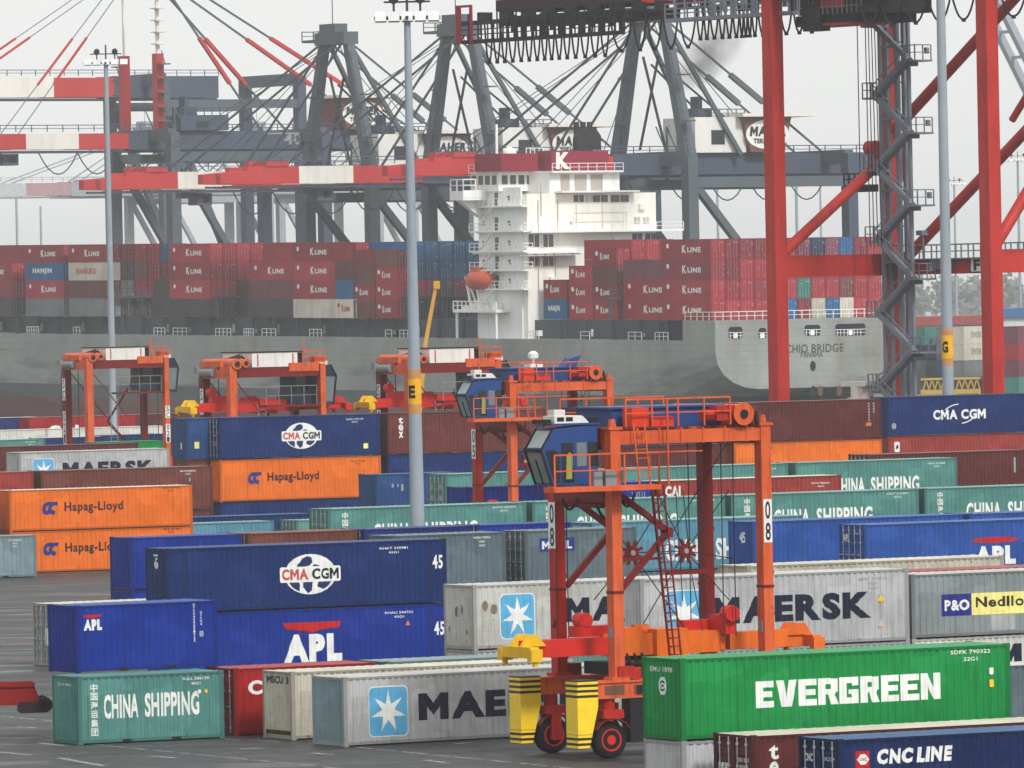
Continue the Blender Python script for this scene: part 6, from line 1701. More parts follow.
# --- containers on deck
def deck_box_mesh(L, h):
    k = ('deck', L, h)
    if k in _cm: return _cm[k]
    m = MB(); f = .09
    m.box(.03, L - .04, .03, W - .03, .05, h - .03)
    for x in (0, L - .14):
        for y in (0, W - .12): m.box(x, x + .14, y, y + .12, 0, h)
    for y in (0, W - .08): m.box(.14, L - .14, y, y + .08, h - .1, h - .004); m.box(.14, L - .14, y, y + .08, .0, .16)
    for x in (0, L - .08): m.box(x, x + .08, .12, W - .12, h - .12, h - .004); m.box(x, x + .08, .12, W - .12, 0, .15)
    n = int(L / .55)
    for i in range(n):
        x = .2 + (L - .4) * i / n; m.box(x, x + .22, .006, .03, .16, h - .1)
    me = m.mesh('deck_container'); me.materials.append(None); _cm[k] = me
    return me
def deck_door_mesh(h, var):
    k = ('ddoor', h, var)
    if k in _cm: return _cm[k]
    rr = random.Random(var); m = MB()
    for y in (.45, .9, 1.52, 1.98): m.bar((.02, y, .12), (.02, y, h - .1), .055)
    for i in range(rr.randint(3, 6)):
        y = rr.choice((.28, .62, 1.3, 1.66, 2.05)); z = rr.uniform(.4, h - .5); m.box(.0, .03, y, y + rr.uniform(.15, .34), z, z + rr.uniform(.1, .24))
    if var % 3: m.box(.0, .03, 1.4, 2.2, h - .55, h - .38)
    me = m.mesh('door_fittings'); me.materials.append(None); _cm[k] = me
    return me
SC = {'m': 'paint_ship_maroon', 'w': 'paint_ship_wine', 'b': 'paint_ship_brown', 'h': 'paint_ship_blue', 'n': 'paint_ship_navy', 'g': 'paint_ship_grey', 'p': 'paint_ship_pale', 't': 'paint_ship_teal', 'd': 'paint_ship_dark', 'l': 'paint_ship_lilac', 'o': 'paint_ship_dull_blue'}
SCC = {'m': (166, 40, 52), 'w': (138, 40, 54), 'b': (118, 66, 62), 'h': (28, 100, 156), 'n': (40, 52, 86), 'g': (126, 132, 134), 'p': (208, 200, 186), 't': (64, 132, 122), 'd': (78, 68, 74), 'l': (122, 66, 84), 'o': (48, 96, 138)}  # 'd' carries the lashing bridges' shade on the ship's bottom tier in its colour
SNAME = {'m': 'maroon', 'w': 'wine red', 'b': 'brown', 'h': 'blue', 'n': 'navy', 'g': 'grey', 'p': 'white', 't': 'teal', 'd': 'dark grey', 'l': 'plum', 'o': 'dull blue'}
_words = {}
def deck_word(s, L, h, ratio):
    k = (s, L, h, ratio)
    if k not in _words:
        m = MB()
        if s == 'K LINE':
            w = L * ratio; x0 = L * (.42 if L > 8 else .3); hh = h * .32; z0 = h * .36
            V, F = fit(text_polys('K', .045), x0, z0 - .1, w * .22, hh * 1.25); m.add([(a, -.02, b) for a, b in V], F)
            V, F = fit(text_polys('LINE', .045), x0 + w * .28, z0, w * .72, hh * .8); m.add([(a, -.02, b) for a, b in V], F)
            V, F = rrect(L * .1, h * .56, L * .1 + .65, h * .56 + .65, .2); m.add([(a, -.02, b) for a, b in V], F)
        else:
            V, F = fit(text_polys(s, .045), L * .2, h * .34, L * ratio, h * .36); m.add([(a, -.02, b) for a, b in V], F)
        me = m.mesh('lettering'); me.materials.append(None); _words[k] = me
    return _words[k]
_seen = {}
def deck_container(u0, v, z, L, h, c, label, mark=None, markc=None, door=True):
    """u0: distance of its aft end from the stern"""
    o = bpy.data.objects.new('shipping_container', deck_box_mesh(L, h)); COL.objects.link(o)
    o.matrix_world = MS @ Matrix.Translation((-u0 - L, v, z))
    o.material_slots[0].link = 'OBJECT'; o.material_slots[0].material = paint(SC[c], SCC[c], .55, .6, streak=.4, scale=.4, vary=.26)
    tag(o, label, 'container', 'containers stacked on the ship')
    if door:
        d = part('door_fittings', deck_door_mesh(h, random.randrange(7)), plain('fittings_%s' % c, tuple(min(235, int(q * .62 + 88)) for q in SCC[c]), .5), o, Matrix.Translation((L, 0, 0)))
    if mark:
        part('lettering', deck_word(mark, L, h, .38 if mark == 'K LINE' else .5), markc or WHITE, o)
    return o
TIER = ('bottom', 'second', 'third', 'top')
COLN = ('outermost', 'second', 'third', 'fourth', 'fifth', 'sixth', 'seventh', 'eighth', 'ninth', 'tenth', 'eleventh', 'twelfth')
VP = 2.53
ZB = 12.5
H29 = 2.9
rs = random.Random(11)
def pick(w): return rs.choices('mwbhngtd', weights=w)[0]
HIDDEN = {  # places wholly behind other stacks: (tier, stack)
    'bay next to the stern': ((0, 3), (1, 3), (0, 4), (1, 4), (0, 5), (1, 5), (0, 6), (1, 6)),
    'middle after bay': ((0, 2), (1, 2), (0, 3), (1, 3), (0, 4), (1, 4), (2, 4), (0, 5), (1, 5), (2, 5), (3, 5), (0, 6), (1, 6), (2, 6), (3, 6)),
    'inner part of first forward bay': ((0, 6), (1, 6), (2, 6), (3, 6)),
    'second bay forward of the bridge': ((0, 1), (1, 1), (2, 1), (0, 2), (1, 2), (2, 2), (3, 2), (0, 3), (1, 3), (2, 3), (3, 3)),
    'third bay forward of the bridge': ((0, 1), (1, 1), (0, 2), (1, 2), (2, 2), (0, 3), (1, 3), (2, 3), (0, 4), (1, 4), (2, 4), (3, 4)),
    'fifth bay forward of the bridge': ((0, 3), (1, 3), (0, 4), (1, 4), (0, 5), (1, 5), (2, 5), (0, 6), (1, 6), (2, 6)),
    'fourth bay forward of the bridge': ((0, 3), (1, 3), (0, 4), (1, 4)),
    'seventh bay forward of the bridge': ((0, 4), (0, 5), (1, 5), (2, 5)),
    'sixth bay forward of the bridge': ((0, 3), (1, 3), (0, 4), (1, 4)),
    'eighth bay forward of the bridge': ((0, 1), (1, 1), (0, 2), (1, 2), (2, 2)),
    'foremost bay in view': ((0, 2), (1, 2), (2, 2), (3, 2)),
}
def stack(bay, u0, col, L, tiers, marks=None, h=H29, first=0, hide=()):
    """tiers: one letter per container, from the bottom up; '-' leaves a gap"""
    for i, c in enumerate(tiers):
        if c == '-' or (i, col) in HIDDEN.get(bay, ()): continue
        mk = (marks or {}).get(i)
        lab = '%s ship container, %s tier, %s stack, %s' % (SNAME[c], TIER[min(3, i + first)], COLN[col], bay)
        word_, wc = (mk if isinstance(mk, tuple) else (mk, None))
        deck_container(u0, .35 + VP * col, ZB + i * h if first == 0 else ZB + (i + first) * h, L, h - .02, c, lab, word_, wc)
K = 'K LINE'
# stern bay
uA = 1.3
stack('stern bay', uA, 0, L40, 'mmwm', {0: K, 1: K, 2: K, 3: K})
for c in range(1, 12):
    t = {1: 'mmww', 2: 'mmmw', 3: 'mwmw', 4: 'hmwm', 5: 'hmmw', 6: 'wtml', 7: 'pmmn', 8: 'hmwl', 9: 'pbwh', 10: 'mmmw', 11: 'mmwm'}[c]
    stack('stern bay', uA, c, L40, t)
# bays between the stern and the bridge house
uB = 14.6
stack('bay next to the stern', uB, 1, L40, 'mml', {0: K, 1: K})
for c in range(3, 7): stack('bay next to the stern', uB, c, L40, 'nm-'[:2] if c < 4 else 'mw')
for c in range(2, 7): stack('middle after bay', 28.2, c, L40, 'dwmm' if c < 4 else 'bmwm')
stack('middle after bay', 28.4, 1, L20, 'mwbm', {0: K, 1: K, 3: K}, h=2.62)
stack('fore half of middle after bay', 34.7, 1, L20, 'mmm', {0: K, 1: K, 2: K}, h=2.62)
stack('small bay at the bridge house', 41.4, 1, L20, 'hm', {0: 'HANJIN', 1: K})
# forward of the bridge house
def bay_cols(bay, u0, cols, gen):
    for c in cols: stack(bay, u0, c, L40, gen(c))
uF = u_at(398, .4)
stack('after half of first forward bay', uF, 0, L20, 'mmmb', {0: K, 1: K, 2: K}, h=2.62)
stack('fore half of first forward bay', uF + 6.3, 0, L20, 'bmbw', {1: K}, h=2.62)
bay_cols('first bay forward of the bridge', uF, range(1, 6), lambda c: {1: 'dmoh', 2: 'dwoo', 3: 'ndoo', 4: 'dwoo', 5: 'ddoo'}[c])
stack('inner part of first forward bay', uF + 1, 6, L40, 'ddoo')
uG0 = u_at(357, .4)
stack('after half of second forward bay', uG0, 0, L20, 'phbm', {0: (K, plain('mark_red', (186, 26, 30), .5))}, h=H29)
uG = u_at(336, .4)
stack('second bay forward of the bridge', uG, 0, L40, 'pmmm', {1: K, 2: K, 3: K})
bay_cols('second bay forward of the bridge', uG, range(1, 4), lambda c: 'dmmw')
uH = u_at(293, .4)
stack('third bay forward of the bridge', uH, 0, L40, 'dbm', {2: K})
bay_cols('third bay forward of the bridge', uH, range(1, 5), lambda c: ('dbmm', 'ddmw', 'dmwm', 'dmmm')[c - 1])
uX = u_at(210.5, .4)
stack('fifth bay forward of the bridge', uX, 0, L40, 'dmmm', {1: K, 2: K, 3: K})
bay_cols('fifth bay forward of the bridge', uX, range(1, 7), lambda c: ('dmwm', 'dwmm', 'dgwm', 'dmwm', 'dwmm', 'dmmw')[c - 1])
bay_cols('fourth bay forward of the bridge', u_at(252, .4), range(2, 5), lambda c: 'db')
uY = u_at(108, .4)
stack('seventh bay forward of the bridge', uY, 0, L40, 'gbpm', {2: ('HAMBURG', plain('mark_pale_red', (190, 110, 106), .5)), 3: K})
bay_cols('seventh bay forward of the bridge', uY, range(1, 6), lambda c: ('dgdw', 'dmbm', 'dmmm', 'dhwh', 'dwmm')[c - 1])
bay_cols('sixth bay forward of the bridge', u_at(166, .4), range(2, 5), lambda c: 'dd')
uZ = u_at(64, .4)
stack('eighth bay forward of the bridge', uZ, 0, L40, 'gmhm', {1: K, 2: 'HANJIN', 3: K})
bay_cols('eighth bay forward of the bridge', uZ, range(1, 3), lambda c: 'dwwb')
uZ2 = u_at(12, .4)
stack('foremost bay in view', uZ2, 0, L40, 'dwm', {2: K})
bay_cols('foremost bay in view', uZ2, range(1, 3), lambda c: 'dwmw')
# lashing bridges between the bays
m = MB()
for u in (uG - 1.0, uH - 1.0, u_at(252, .4) - 1, uX - 1.1, u_at(166, .4) - 1, uY - 1.0, uZ - 1.0, uF - 1.0, 13.8, 27.6):
    for k in range(0, 7):
        m.bar((-u, 1.0 + k * VP, 12.3), (-u, 1.0 + k * VP, 15.7), .3)
    m.box(-u - .4, -u + .4, .6, 18, 15.5, 15.8); m.rail([(-u + .4, .7, 15.8), (-u + .4, 18, 15.8)], 1.1, 2.4, .06); m.cut()
m.build_each('lashing_bridge', paint('lashing_grey', (70, 84, 90), .6, .3, scale=.3), ship)
# ------------------------------------------------------------------ far shore behind the ship
def sxy(u, v, z=0.0):
    q = S0 + SU * u + SV * v; return Vector((q.x, q.y, z))
m = MB(); a, b = sxy(-2500, 34.5), sxy(2500, 34.5); c, d = a + SV * 6000, b + SV * 6000
m.add([(a.x, a.y, 0), (b.x, b.y, 0), (d.x, d.y, 0), (c.x, c.y, 0), (a.x, a.y, -6), (b.x, b.y, -6)], [(0, 1, 2, 3), (0, 4, 5, 1)])
tag(m.build('far_quay', plain('far_concrete', (112, 112, 108), .85)), kind='structure')

CG = paint('far_crane_grey', (86, 96, 104), .6, .3, streak=.2, scale=.15)
CG2 = paint('far_crane_blue_grey', (72, 82, 100), .6, .3, streak=.2, scale=.15)
CR = paint('boom_far_red', (188, 52, 50), .5, .3, streak=.2, scale=.2)
CW = paint('boom_far_white', (226, 222, 214), .5, .2, streak=.2, scale=.2)
CH_ = paint('house_far', (226, 225, 219), .6, .25, streak=.25, scale=.2)
CDK = plain('far_dark', (44, 50, 56), .7)
def far_crane(label, loc, zb=34.7, bd=2.7, reach=47.0, apex=58.6, back=45.0, gauge=30.0, post=CG, boom=(14.4, 10.0, 13.0), red_posts=False, sign=True, number=None, leg=CG, pale=False, mast=True, house=None, sign_y=-18.0, hh=5.8, group='grey quay cranes behind the ship', yaw=None):
    r = thing('quay_crane', label, 'crane', loc, math.atan2(SU.y, SU.x) if yaw is None else yaw, group)
    HX = 9.6
    zt = zb + bd
    for x in (-HX, HX):
        for y, mt in ((0, leg), (-gauge, CG2 if not pale else leg)):
            m = MB(); m.bar((x, y, 0), (x, y, zt), 1.9, 1.8); m.build('leg', mt, r)
        m = MB(); m.bar((x, 0, 12), (x, -gauge, 12), 1.5, 1.8); m.cut(); m.bar((x, 0, zb - 1.5), (x, -gauge, zb - 1.5), 1.3, 1.6); m.build_each('portal_beam', leg, r)
        m = MB(); m.bar((x, -1, zb - 2), (x, -gauge * .62, 13), 1.1); m.build('brace', leg, r)
    for y in (0, -gauge):
        m = MB(); m.bar((-HX, y, 12), (HX, y, 12), 1.5, 1.8); m.cut(); m.bar((-HX, y, zt - .5), (HX, y, zt - .5), 1.6, 2.2); m.build_each('cross_beam', leg, r)
    # boom in coloured lengths, seaward of the hinge at y = 2
    y = reach; cols = [CR, CW] if not pale else [plain('faded_boom_red', (172, 136, 140), .7), plain('faded_boom_white', (184, 186, 188), .7)]  # pale booms: distance haze mixed into their red and white
    k = 0
    bp = None
    for L in boom:
        mt = cols[k % 2]
        m = MB()
        for x in (-2.6, 2.6):
            if k == 0:
                m.add([(x - .7, y, zb + .1), (x + .7, y, zb + .1), (x + .7, y, zb + bd * .6), (x - .7, y, zb + bd * .6), (x - .7, y - 5, zb), (x + .7, y - 5, zb), (x + .7, y - 5, zb + bd * .75), (x - .7, y - 5, zb + bd * .75)], [(0, 1, 2, 3), (0, 4, 5, 1), (3, 2, 6, 7), (0, 3, 7, 4), (1, 5, 6, 2)])
                m.box(x - .7, x + .7, y - L, y - 5, zb, zb + bd); m.box(x - .9, x + .9, y - L + 2, y - L + 6, zb + bd, zb + bd + .9)
            else:
                m.box(x - .7, x + .7, y - L, y, zb, zb + bd)
        m.box(-2, 2, y - L / 2, y - L / 2 + .6, zb + .3, zb + 1.2)
        bp = m.build('boom_length', mt, r); y -= L; k += 1
    m = MB()
    for x in (-2.6, 2.6):
        m.box(x - .8, x + .8, -back, y, zb - .2, zb + bd + .3); m.box(x - .3, x + .3, -back, reach - 1, zb - .55, zb - .25)
    m.rail([(-3.5, -back, zt + .3), (-3.5, reach - 5, zt + .3)], 1.1, 3.0, .07)
    for j in range(int(back / 5)): m.box(-2, 2, -j * 5 - 1, -j * 5, zb + .2, zb + 1.2)
    m.build('girder', CG2 if not pale else leg, r)
    if mast:
        # mast: two raking legs to the apex
        for x in (-HX, HX):
            m = MB(); m.bar((x, 0, zt - 1), (x * .36, 0, apex), 1.9, 1.8, 1.4, 1.3); mo = m.build('mast_leg', CR if red_posts else post, r)
            if not pale:
                q = MB(); q.ladder((x * .97 - 1.4, .6, zt), (x * .38 - 1.0, .6, apex - 2), (1, 0, 0), .7, .8, .06)
                for z in (zt + 5, zt + 12): q.box(x - 2.4 - (x * .3 * (z - zt) / 20), x - .6 - (x * .3 * (z - zt) / 20), -.2, 1.2, z, z + .2)
                q.build('ladder', CG, mo)
        m = MB(); m.box(-4.4, 4.4, -1.4, 1.4, apex - .8, apex + 1.2); m.box(-1.5, 3.2, -1.2, 1.2, apex + 1.2, apex + 2.6); m.box(2.5, 8.6, -1.2, 1.2, apex - .2, apex + .2); m.rail([(2.5, -1.1, apex + .2), (8.6, -1.1, apex + .2), (8.6, 1.1, apex + .2)], 1.4, 1.6, .08); m.bar((1, 0, apex + 2), (1, 0, apex + 8), .12); m.build('mast_head', post, r)
        m = MB()
        for x in (-2.8, 2.8):
            m.bar((x * .9, .5, apex - .5), (x, reach * .36, zt), .3); m.cut(); m.bar((x * .9, .5, apex), (x, reach * .67, zt), .3); m.cut()
        m.build_each('fore_stay', CDK if not pale else leg, r)
        m = MB()
        for x in (-2.9, 2.9):
            m.bar((x, -.5, apex - .5), (x * 1.7, -13, zt), .62); m.cut(); m.bar((x, -.5, apex - .3), (x * 1.2, -gauge, zt), .28); m.cut()
            if not pale: m.bar((x * 1.05, -gauge * .42, zt + (apex - zt) * .58), (x * 1.1, -gauge * .62, zt + (apex - zt) * .38), .75); m.cut()
        m.build_each('back_stay', CG if not pale else leg, r)
    if mast and not pale:
        m = MB()
        for x, y1 in ((-1.6, reach * .5), (1.6, reach * .5), (-1.2, reach * .82), (1.2, reach * .82), (-2, -20), (2, -20), (-1, -9), (0, reach * .2)):
            m.bar((x * .6, 0, apex - .3), (x, y1, zt + .2), .1)
        for x in (-3.4, 3.4): m.bar((x, 0, zt + 1), (-x * .6, 0, apex - 6), .3); m.bar((x * .4, -1, zt + 14), (x, -18, zt + 1), .25)
        m.build('rope', CDK, r)
    if pale: return r
    if house is False: return r
    m = MB(); m.box(-4.2, 4.2, -14.5, -5, zt + .4, zt + hh); h = m.build('machinery_house', house or CH_, r)
    m = MB(); m.box(-4.25, -4.2, -10.5, -8, zt + hh * .28, zt + hh * .66); m.build('house_door', CDK, h)
    m = MB(); m.box(-3.0, 1, -9, -6.5, zt + hh, zt + hh + 1.4); m.rail([(-4.1, -14.4, zt + hh), (-4.1, -5.1, zt + hh)], 1.2, 1.5, .07); m.box(-2, 0, -8, -7.2, zt + hh + 1.4, zt + hh + 3.2); m.build('roof_winch', CG2, h)
    m = MB()
    for j in range(4):
        a, c = -6 + j * 2.0, 0
        m.bar((-3.8, a, zt + .3), (-3.8, a, zt + 4.4), .25); m.bar((-3.8, a, zt + .3), (-3.8, a + 2.0, zt + 4.4), .16)
    m.build('access_frame', CG, r)
    if sign:
        y0 = sign_y
        m = MB(); m.prism([(y0 + 4.6, zt + 5.8), (y0 - 4.6, zt + 5.8), (y0 - 3.2, zt + .4), (y0 + 3.2, zt + .4)], 'x', -5, 3); sg = m.build('sign_shed', paint('shed_brown', (120, 74, 66), .6, .25, scale=.2), r)
        m = MB(); m.box(-6.2, 3.6, y0 - 8.5, y0 + 5.4, zt + 5.8, zt + 6.3); m.build('shed_roof', CW, sg); m = MB(); V, F = ellipse(0, zt + 3.1, 4.1, 2.25, 28); m.add([(-5.06, y0 - p, z) for p, z in V], F); ov = m.build('oval_sign', WHITE, sg)
        m = MB(); V, F = fit(text_polys('MAHER', .05), -3.4, zt + 2.85, 6.8, 1.5, .12); m.add([(-5.14, y0 - p, z) for p, z in V], F); V, F = fit(text_polys('TERMINALS', .03), -2.7, zt + 1.75, 5.4, .75); m.add([(-5.14, y0 - p, z) for p, z in V], F); m.build('sign_letters', BLACK, ov)
    if number:
        m = MB(); V, F = fit(text_polys(number, .02), 0, zb + .5, 3.6, 2.0); m.add([(-3.45, -26 - p, z) for p, z in V], F); m.build('number', FAINT, r)
        m = MB(); m.box(-3.48, -3.42, -36, -22, zt - .3, zt - .05); m.build('pale_stripe', FAINT, r)
    m = MB(); m.box(-1.2, 1.2, 25, 28, zb - 2.6, zb - .7); m.box(-.9, .9, 28, 30.5, zb - 1.5, zb - .6); cb = m.build('operator_cab', CG, r)
    m = MB(); m.box(-1.25, -1.2, 25.6, 26.8, zb - 2.2, zb - 1.2); m.build('window', CDK, cb)
    m = MB()
    for j in range(7):
        a = -30 + j * 7.5
        m.tube([(-3.6, a + 7.5 * k / 8, zb - .6 - 3.6 * (1 - (k / 4 - 1) ** 2)) for k in range(9)], .11, 5)
    m.build('festoon_cable', CDK, r)
    return r

far_crane('grey quay crane whose mast stands left of the tall lamp mast', sxy(154, 36))
far_crane('grey quay crane whose mast stands between the tall lamp mast and the bridge house', sxy(118, 36))
far_crane('grey quay crane rising right behind the bridge house', sxy(65.6, 36))
far_crane('taller grey quay crane with red mast posts above the far left carrier', sxy(215, 36), zb=42.6, bd=2.6, reach=62, apex=72, back=58, boom=(16, 10, 11.3, 10.2, 9.8), number='40', house=CG2, sign_y=-41, mast=False, hh=3.0)
D4 = [o for o in COL.objects if o.get('label', '').startswith('taller grey')][0]
ZT4 = 45.2
for x in (-5.4, 5.6):
    m = MB(); m.bar((x, 0, ZT4), (x, 0, 58.5), 1.5, 1.4); mo = m.build('mast_leg', CR, D4)
    m = MB(); m.bar((x, 0, 58.5), (x, 0, 74), .5 if x < 0 else .3)
    if x < 0:
        for k in range(7): m.box(x - 1.1 - .5 * (k % 2), x + .9, -.8, .8, 60 + 2 * k, 60.18 + 2 * k); m.bar((x - 1.2, 0, 60 + 2 * k), (x + .8, 0, 62 + 2 * k), .1)
    m.build('mast_top', CW, mo)
    m = MB()
    for k in range(5): m.box(x + (1.0 if x > 0 else -2.6), x + (2.6 if x > 0 else -1.0), -1, 1, 47 + 2.4 * k, 47.2 + 2.4 * k); m.bar((x + (1.2 if x > 0 else -2.4), 0, 47 + 2.4 * k), (x + (2.4 if x > 0 else -1.2), 0, 49.4 + 2.4 * k), .12)
    m.build('ladder', CG, mo)
for x, y0, n in ((-3, -22, 'back_stay'), (3, -31, 'back_stay'), (-3, 26, 'fore_stay'), (3, 26, 'fore_stay'), (-3, 50, 'fore_stay'), (3, 50, 'fore_stay'), (-2, -54, 'back_stay'), (4, -50, 'back_stay')):
    a, b = Vector((x * .6, 0, 75)), Vector((x, y0, ZT4))
    m = MB(); m.bar(a, b, .3 if n == 'back_stay' else .12); st = m.build(n, CG, D4)
    m = MB(); m.bar(a.lerp(b, .46), a.lerp(b, .72), .62 if n == 'back_stay' else .34); m.build('stay_sleeve', CR, st)
q = at_depth(140, 280, 1400); q.z = 0
far_crane('low quay crane at the left edge with red and white boom, behind the taller one', q, zb=55.0, bd=3.6, reach=50, back=16, boom=(10, 20.3, 13), sign=False, mast=False, house=False)
PALE = plain('pale_grey_crane', (150, 156, 164), .7); PALE2 = plain('pale_crane_blue', (158, 166, 176), .7)  # crane greys with the distance haze put into the colour
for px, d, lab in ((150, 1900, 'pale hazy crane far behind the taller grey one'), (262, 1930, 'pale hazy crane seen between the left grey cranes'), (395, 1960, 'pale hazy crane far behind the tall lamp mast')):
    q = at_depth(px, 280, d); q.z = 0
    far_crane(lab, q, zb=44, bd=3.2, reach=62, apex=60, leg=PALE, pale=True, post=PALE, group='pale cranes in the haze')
q = at_depth(1078, 280, 1500); q.z = 0
o = thing('quay_crane', 'pale crane boom pointing up at the right edge', 'crane', q, math.atan2(SU.y, SU.x))
m = MB()
for x in (-9, 9):
    for y in (0, -28): m.bar((x, y, 0), (x, y, 44), 2)
    m.bar((x, 4, 42.5), (x, -34, 42.5), 1.6, 2.4); m.bar((x, 0, 14), (x, -28, 14), 1.5)
for y in (0, -28): m.bar((-9, y, 43), (9, y, 43), 1.6, 2.2); m.bar((-9, y, 14), (9, y, 14), 1.5)
m.bar((-9, 2.5, 42.5), (9, 2.5, 42.5), 1.4)
m.build('frame', PALE2, o); m = MB()
for x in (-2.5, 2.5): m.bar((x, 2, 42), (x, 26, 82), 1.4)
for k in range(8): m.bar((-2.5, 2 + 3 * k, 42 + 5 * k), (2.5, 2 + 3 * k, 42 + 5 * k), .6)
m.build('boom', PALE2, o)

# small masts far off
for px, py, d in ((717, 154, 1500), (820, 178, 1700), (954, 184, 1650), (1018, 160, 1400), (796, 165, 1300), (16, 198, 1500), (40, 206, 1650)):
    bpt = at_depth(px + 2, 280, d); bpt.z = 0
    lamp_mast({717: 'thin far mast left of the first red crane leg', 820: 'thin far mast between the red leg and the stair tower', 954: 'thin far mast left of the second red crane leg', 1018: 'thin far mast at the right edge', 796: 'thin far mast just right of the first red crane leg', 16: 'thin far mast at the left edge above the ship', 40: 'thin far mast near the left edge, right of another'}[px], bpt, at_depth(px, py, d).z, .35, .22, 6.0 if px > 700 and px != 796 else 0)

# the far yard at the right
def far_stack(px, d, cols, yaw, lab, L=L40):
    q = at_depth(px, 380, d); q.z = 0
    for i, c in enumerate(cols):
        o = bpy.data.objects.new('shipping_container', deck_box_mesh(L, H8)); COL.objects.link(o)
        o.matrix_world = Matrix.Translation((q.x, q.y, i * 2.6)) @ Matrix.Rotation(yaw, 4, 'Z')
        o.material_slots[0].link = 'OBJECT'; o.material_slots[0].material = paint(SC[c], SCC[c], .55, .45, streak=.25, scale=.4)
        tag(o, '%s container far behind the red crane, %s tier, %s' % (SNAME[c], TIER[i], lab), 'container', 'containers on the far shore')
        if c == 'p' and i >= 2: part('lettering', deck_word('EVER', L, H8, .3), plain('mark_grey', (150, 154, 156), .6), o)
for px, d, cols, lab in ((884, 1190, 'dnmm', 'behind the stair tower'), (911, 1180, 'gdmm', 'left of the yellow letter mast'), (926, 1172, 'ggnt', 'behind the yellow letter mast'), (951, 1165, 'dogg', 'just right of the letter mast'), (965, 1160, 'dgpp', 'beside the second red leg'), (1006, 1150, 'ttpp', 'right of the second red leg'), (1019, 1148, 'tlml', 'at the right edge')):
    far_stack(px, d, cols, R(60), lab)
def shed(name, label, px0, px1, d, h, wall, roof, dep=40):
    a, b = at_depth(px0, 330, d), at_depth(px1, 330, d)
    o = thing(name, label, 'shed', (a.x, a.y, 0)); w = b.x - a.x
    m = MB(); m.box(0, w, 0, dep, 0, h - 1.6); m.build('wall', wall, o)
    m = MB(); m.box(-.5, w + .5, -.5, dep + .5, h - 1.6, h); m.build('roof', roof, o)
    m = MB(); n = max(2, int(w / 9))
    for k in range(n): m.box(w * (k + .2) / n, w * (k + .7) / n, -.06, 0, .2, 5)
    m.build('roller_doors', CDK, o)
shed('warehouse', 'long grey warehouse with a thin red roof line behind the far stacks', 880, 996, 1330, 11.4, plain('shed_grey', (140, 144, 146), .7), plain('shed_red', (150, 74, 72), .7))
shed('warehouse', 'white warehouse with a blue band at the right edge', 1000, 1060, 1260, 12.8, plain('shed_white', (206, 208, 208), .6), plain('shed_blue', (70, 104, 150), .6))
# yellow frames of parked lifting beams in front of the far stacks
for k, (px, lab) in enumerate(((921, 'left of the letter mast'), (954, 'right of the letter mast'))):
    q = at_depth(px, 385, 1010); q.z = 0
    o = thing('lifting_frame', 'yellow steel lifting frame parked on the far shore, %s' % lab, 'lifting frame', q, R(2), 'yellow lifting frames')
    q = sxy(-40 - 3 * k, 40)
    m = MB(); m.box(0, 3.6, 0, .5, 2.2, 2.8); m.box(0, 3.6, 2, 2.5, 2.2, 2.8); m.box(0, .3, 0, 2.5, 0, 2.2); m.box(3.3, 3.6, 0, 2.5, 0, 2.2)
    for j in range(4): m.bar((.3 + j * .8, .2, 2.8), (.7 + j * .8, .2, 4.2), .16); m.bar((1.1 + j * .8, .2, 2.8), (.7 + j * .8, .2, 4.2), .16)
    m.box(0, 3.6, 0, .4, 4.1, 4.4); m.build('beam', paint('dull_yellow', (190, 160, 72), .6, .5), o)
# mobile crane boom, yellow, between the yard and the basin
q = at_depth(412, 430, 760); q.z = 0
o = thing('mobile_crane', 'slim yellow crane boom leaning right of the tall lamp mast', 'mobile crane', q)
t0 = at_depth(436.5, 283, 760); t1 = at_depth(424, 352, 760)
m = MB(); m.bar((.6, 0, 3.2), (t1.x - q.x, 0, t1.z), .55, .6, .5, .5); m.bar((t1.x - q.x, 0, t1.z), (t0.x - q.x, 0, t0.z), .42, .42, .34, .34); m.box(t0.x - q.x - .3, t0.x - q.x + .35, -.3, .3, t0.z - .6, t0.z + .2); m.build('boom', paint('boom_yellow', (214, 160, 66), .5, .3), o)
m = MB(); m.box(-3.5, 4.5, -1.25, 1.25, .9, 1.7); m.box(-2.5, 1.6, -1.2, 1.2, 1.7, 3.2); m.build('body', paint('boom_yellow', (214, 160, 66), .5, .3), o)
for x in (-2.6, -1.2, 2.2, 3.6):
    for y in (-1.15, 1.15):
        m = MB(); m.cyl((x, y - .2, .55), (x, y + .2, .55), .55, n=14); m.build('wheel', RUBBER, o)
# trees on the far shore, one soft mass
m = MB(); rt = random.Random(5)
for k in range(60):
    px = rt.uniform(880, 1030) if k < 40 else rt.uniform(-10, 60); c = at_depth(px, 290, 3900 + rt.uniform(-80, 80)); c.z = 0; hh = rt.uniform(14, 23)
    for j in range(46):
        a = rt.uniform(0, 6.283); rr_ = rt.uniform(0, 8); zz = rt.uniform(.15, 1.0) * hh; s_ = rt.uniform(1.2, 2.8)
        p = Vector((c.x + rr_ * math.cos(a), c.y + rr_ * math.sin(a), zz)); n1 = Vector((rt.uniform(-1, 1), rt.uniform(-1, 1), rt.uniform(-1, 1))).normalized(); n2 = n1.orthogonal().normalized(); n3 = n1.cross(n2)
        m.add([p + n2 * s_, p + n3 * s_, p - n2 * s_, p - n3 * s_], [(0, 1, 2, 3)])
    m.bar((c.x, c.y, 0), (c.x, c.y, hh * .5), .5)
tag(m.build('far_trees', plain('far_foliage', (112, 118, 112), .9)), kind='stuff')  # leaf colour lightened to carry the distance haze

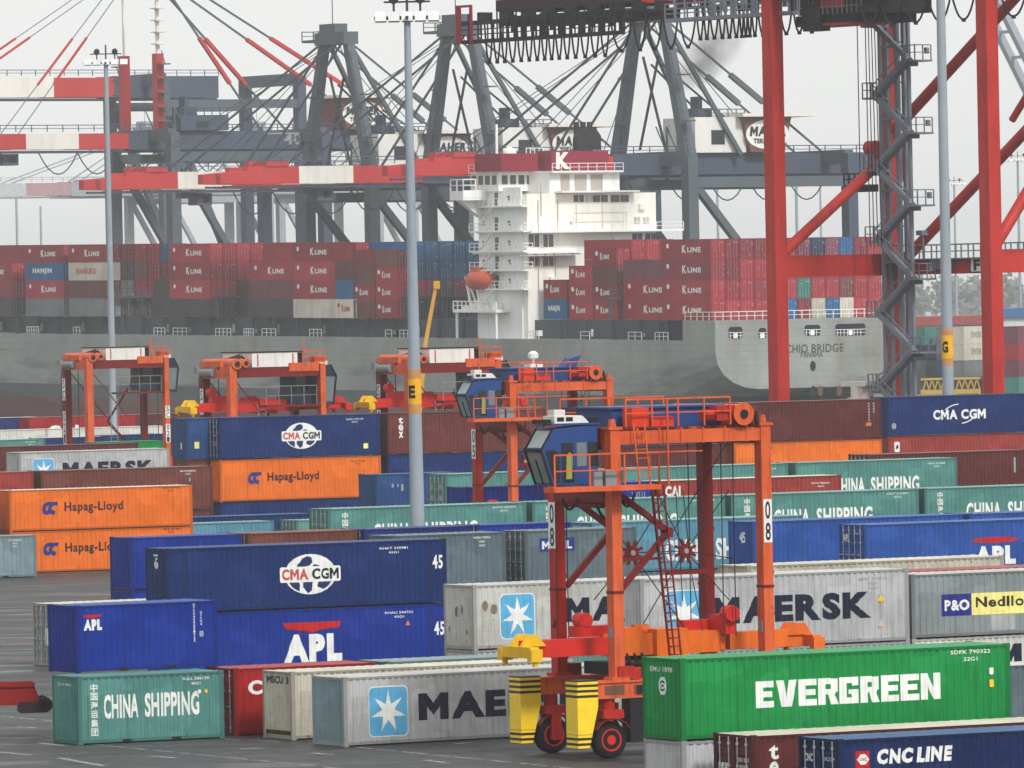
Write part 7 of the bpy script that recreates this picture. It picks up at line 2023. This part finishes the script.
# ------------------------------------------------------------------ the air: thin haze, and smoke from the funnel
hz = bpy.data.materials.new('haze_air'); hz.use_nodes = True; t = hz.node_tree
for n in list(t.nodes):
    if n.type != 'OUTPUT_MATERIAL': t.nodes.remove(n)
pv = nd(t, 'ShaderNodeVolumePrincipled'); pv.inputs['Color'].default_value = (.93, .95, .97, 1); pv.inputs['Density'].default_value = 0.00012; pv.inputs['Anisotropy'].default_value = 0.0
t.links.new(pv.outputs[0], [n for n in t.nodes if n.type == 'OUTPUT_MATERIAL'][0].inputs['Volume'])
m = MB(); m.box(-3200, 3200, -320, 9300, -11, 96); hb = m.build('haze', hz); tag(hb, kind='stuff')

sm = bpy.data.materials.new('funnel_smoke'); sm.use_nodes = True; t = sm.node_tree
for n in list(t.nodes):
    if n.type != 'OUTPUT_MATERIAL': t.nodes.remove(n)
pv = nd(t, 'ShaderNodeVolumePrincipled'); pv.inputs['Color'].default_value = (.12, .12, .13, 1)
tc = nd(t, 'ShaderNodeTexCoord'); n = nd(t, 'ShaderNodeTexNoise'); n.inputs['Scale'].default_value = .22; n.inputs['Detail'].default_value = 4; t.links.new(tc.outputs['Object'], n.inputs[0])
ln = nd(t, 'ShaderNodeVectorMath', operation='LENGTH'); mpn = nd(t, 'ShaderNodeMapping'); mpn.inputs['Scale'].default_value = (1 / 7.5, 1 / 5.0, 1 / 4.5); t.links.new(tc.outputs['Object'], mpn.inputs[0]); t.links.new(mpn.outputs[0], ln.inputs[0])
fo = nd(t, 'ShaderNodeMapRange'); fo.inputs[1].default_value = 1.0; fo.inputs[2].default_value = .15; t.links.new(ln.outputs['Value'], fo.inputs[0])
nr = nd(t, 'ShaderNodeMapRange'); nr.inputs[1].default_value = .38; nr.inputs[2].default_value = .72; nr.inputs[4].default_value = .5; t.links.new(n.outputs['Fac'], nr.inputs[0])
mu = nd(t, 'ShaderNodeMath', operation='MULTIPLY'); t.links.new(fo.outputs[0], mu.inputs[0]); t.links.new(nr.outputs[0], mu.inputs[1]); t.links.new(mu.outputs[0], pv.inputs['Density'])
t.links.new(pv.outputs[0], [q for q in t.nodes if q.type == 'OUTPUT_MATERIAL'][0].inputs['Volume'])
m = MB(); m.lathe((-7.5, 0, 0), (1, 0, 0), [(0, .2), (1.5, 3.0), (4, 4.4), (7.5, 5.0), (11, 4.4), (13.5, 3.0), (15, .2)], 14)
so = m.build('smoke', sm); so.location = at_depth(706, 56, 1098); so.rotation_euler = (0, R(-38), 0); so.scale = (1, 1, .85); tag(so, kind='stuff')
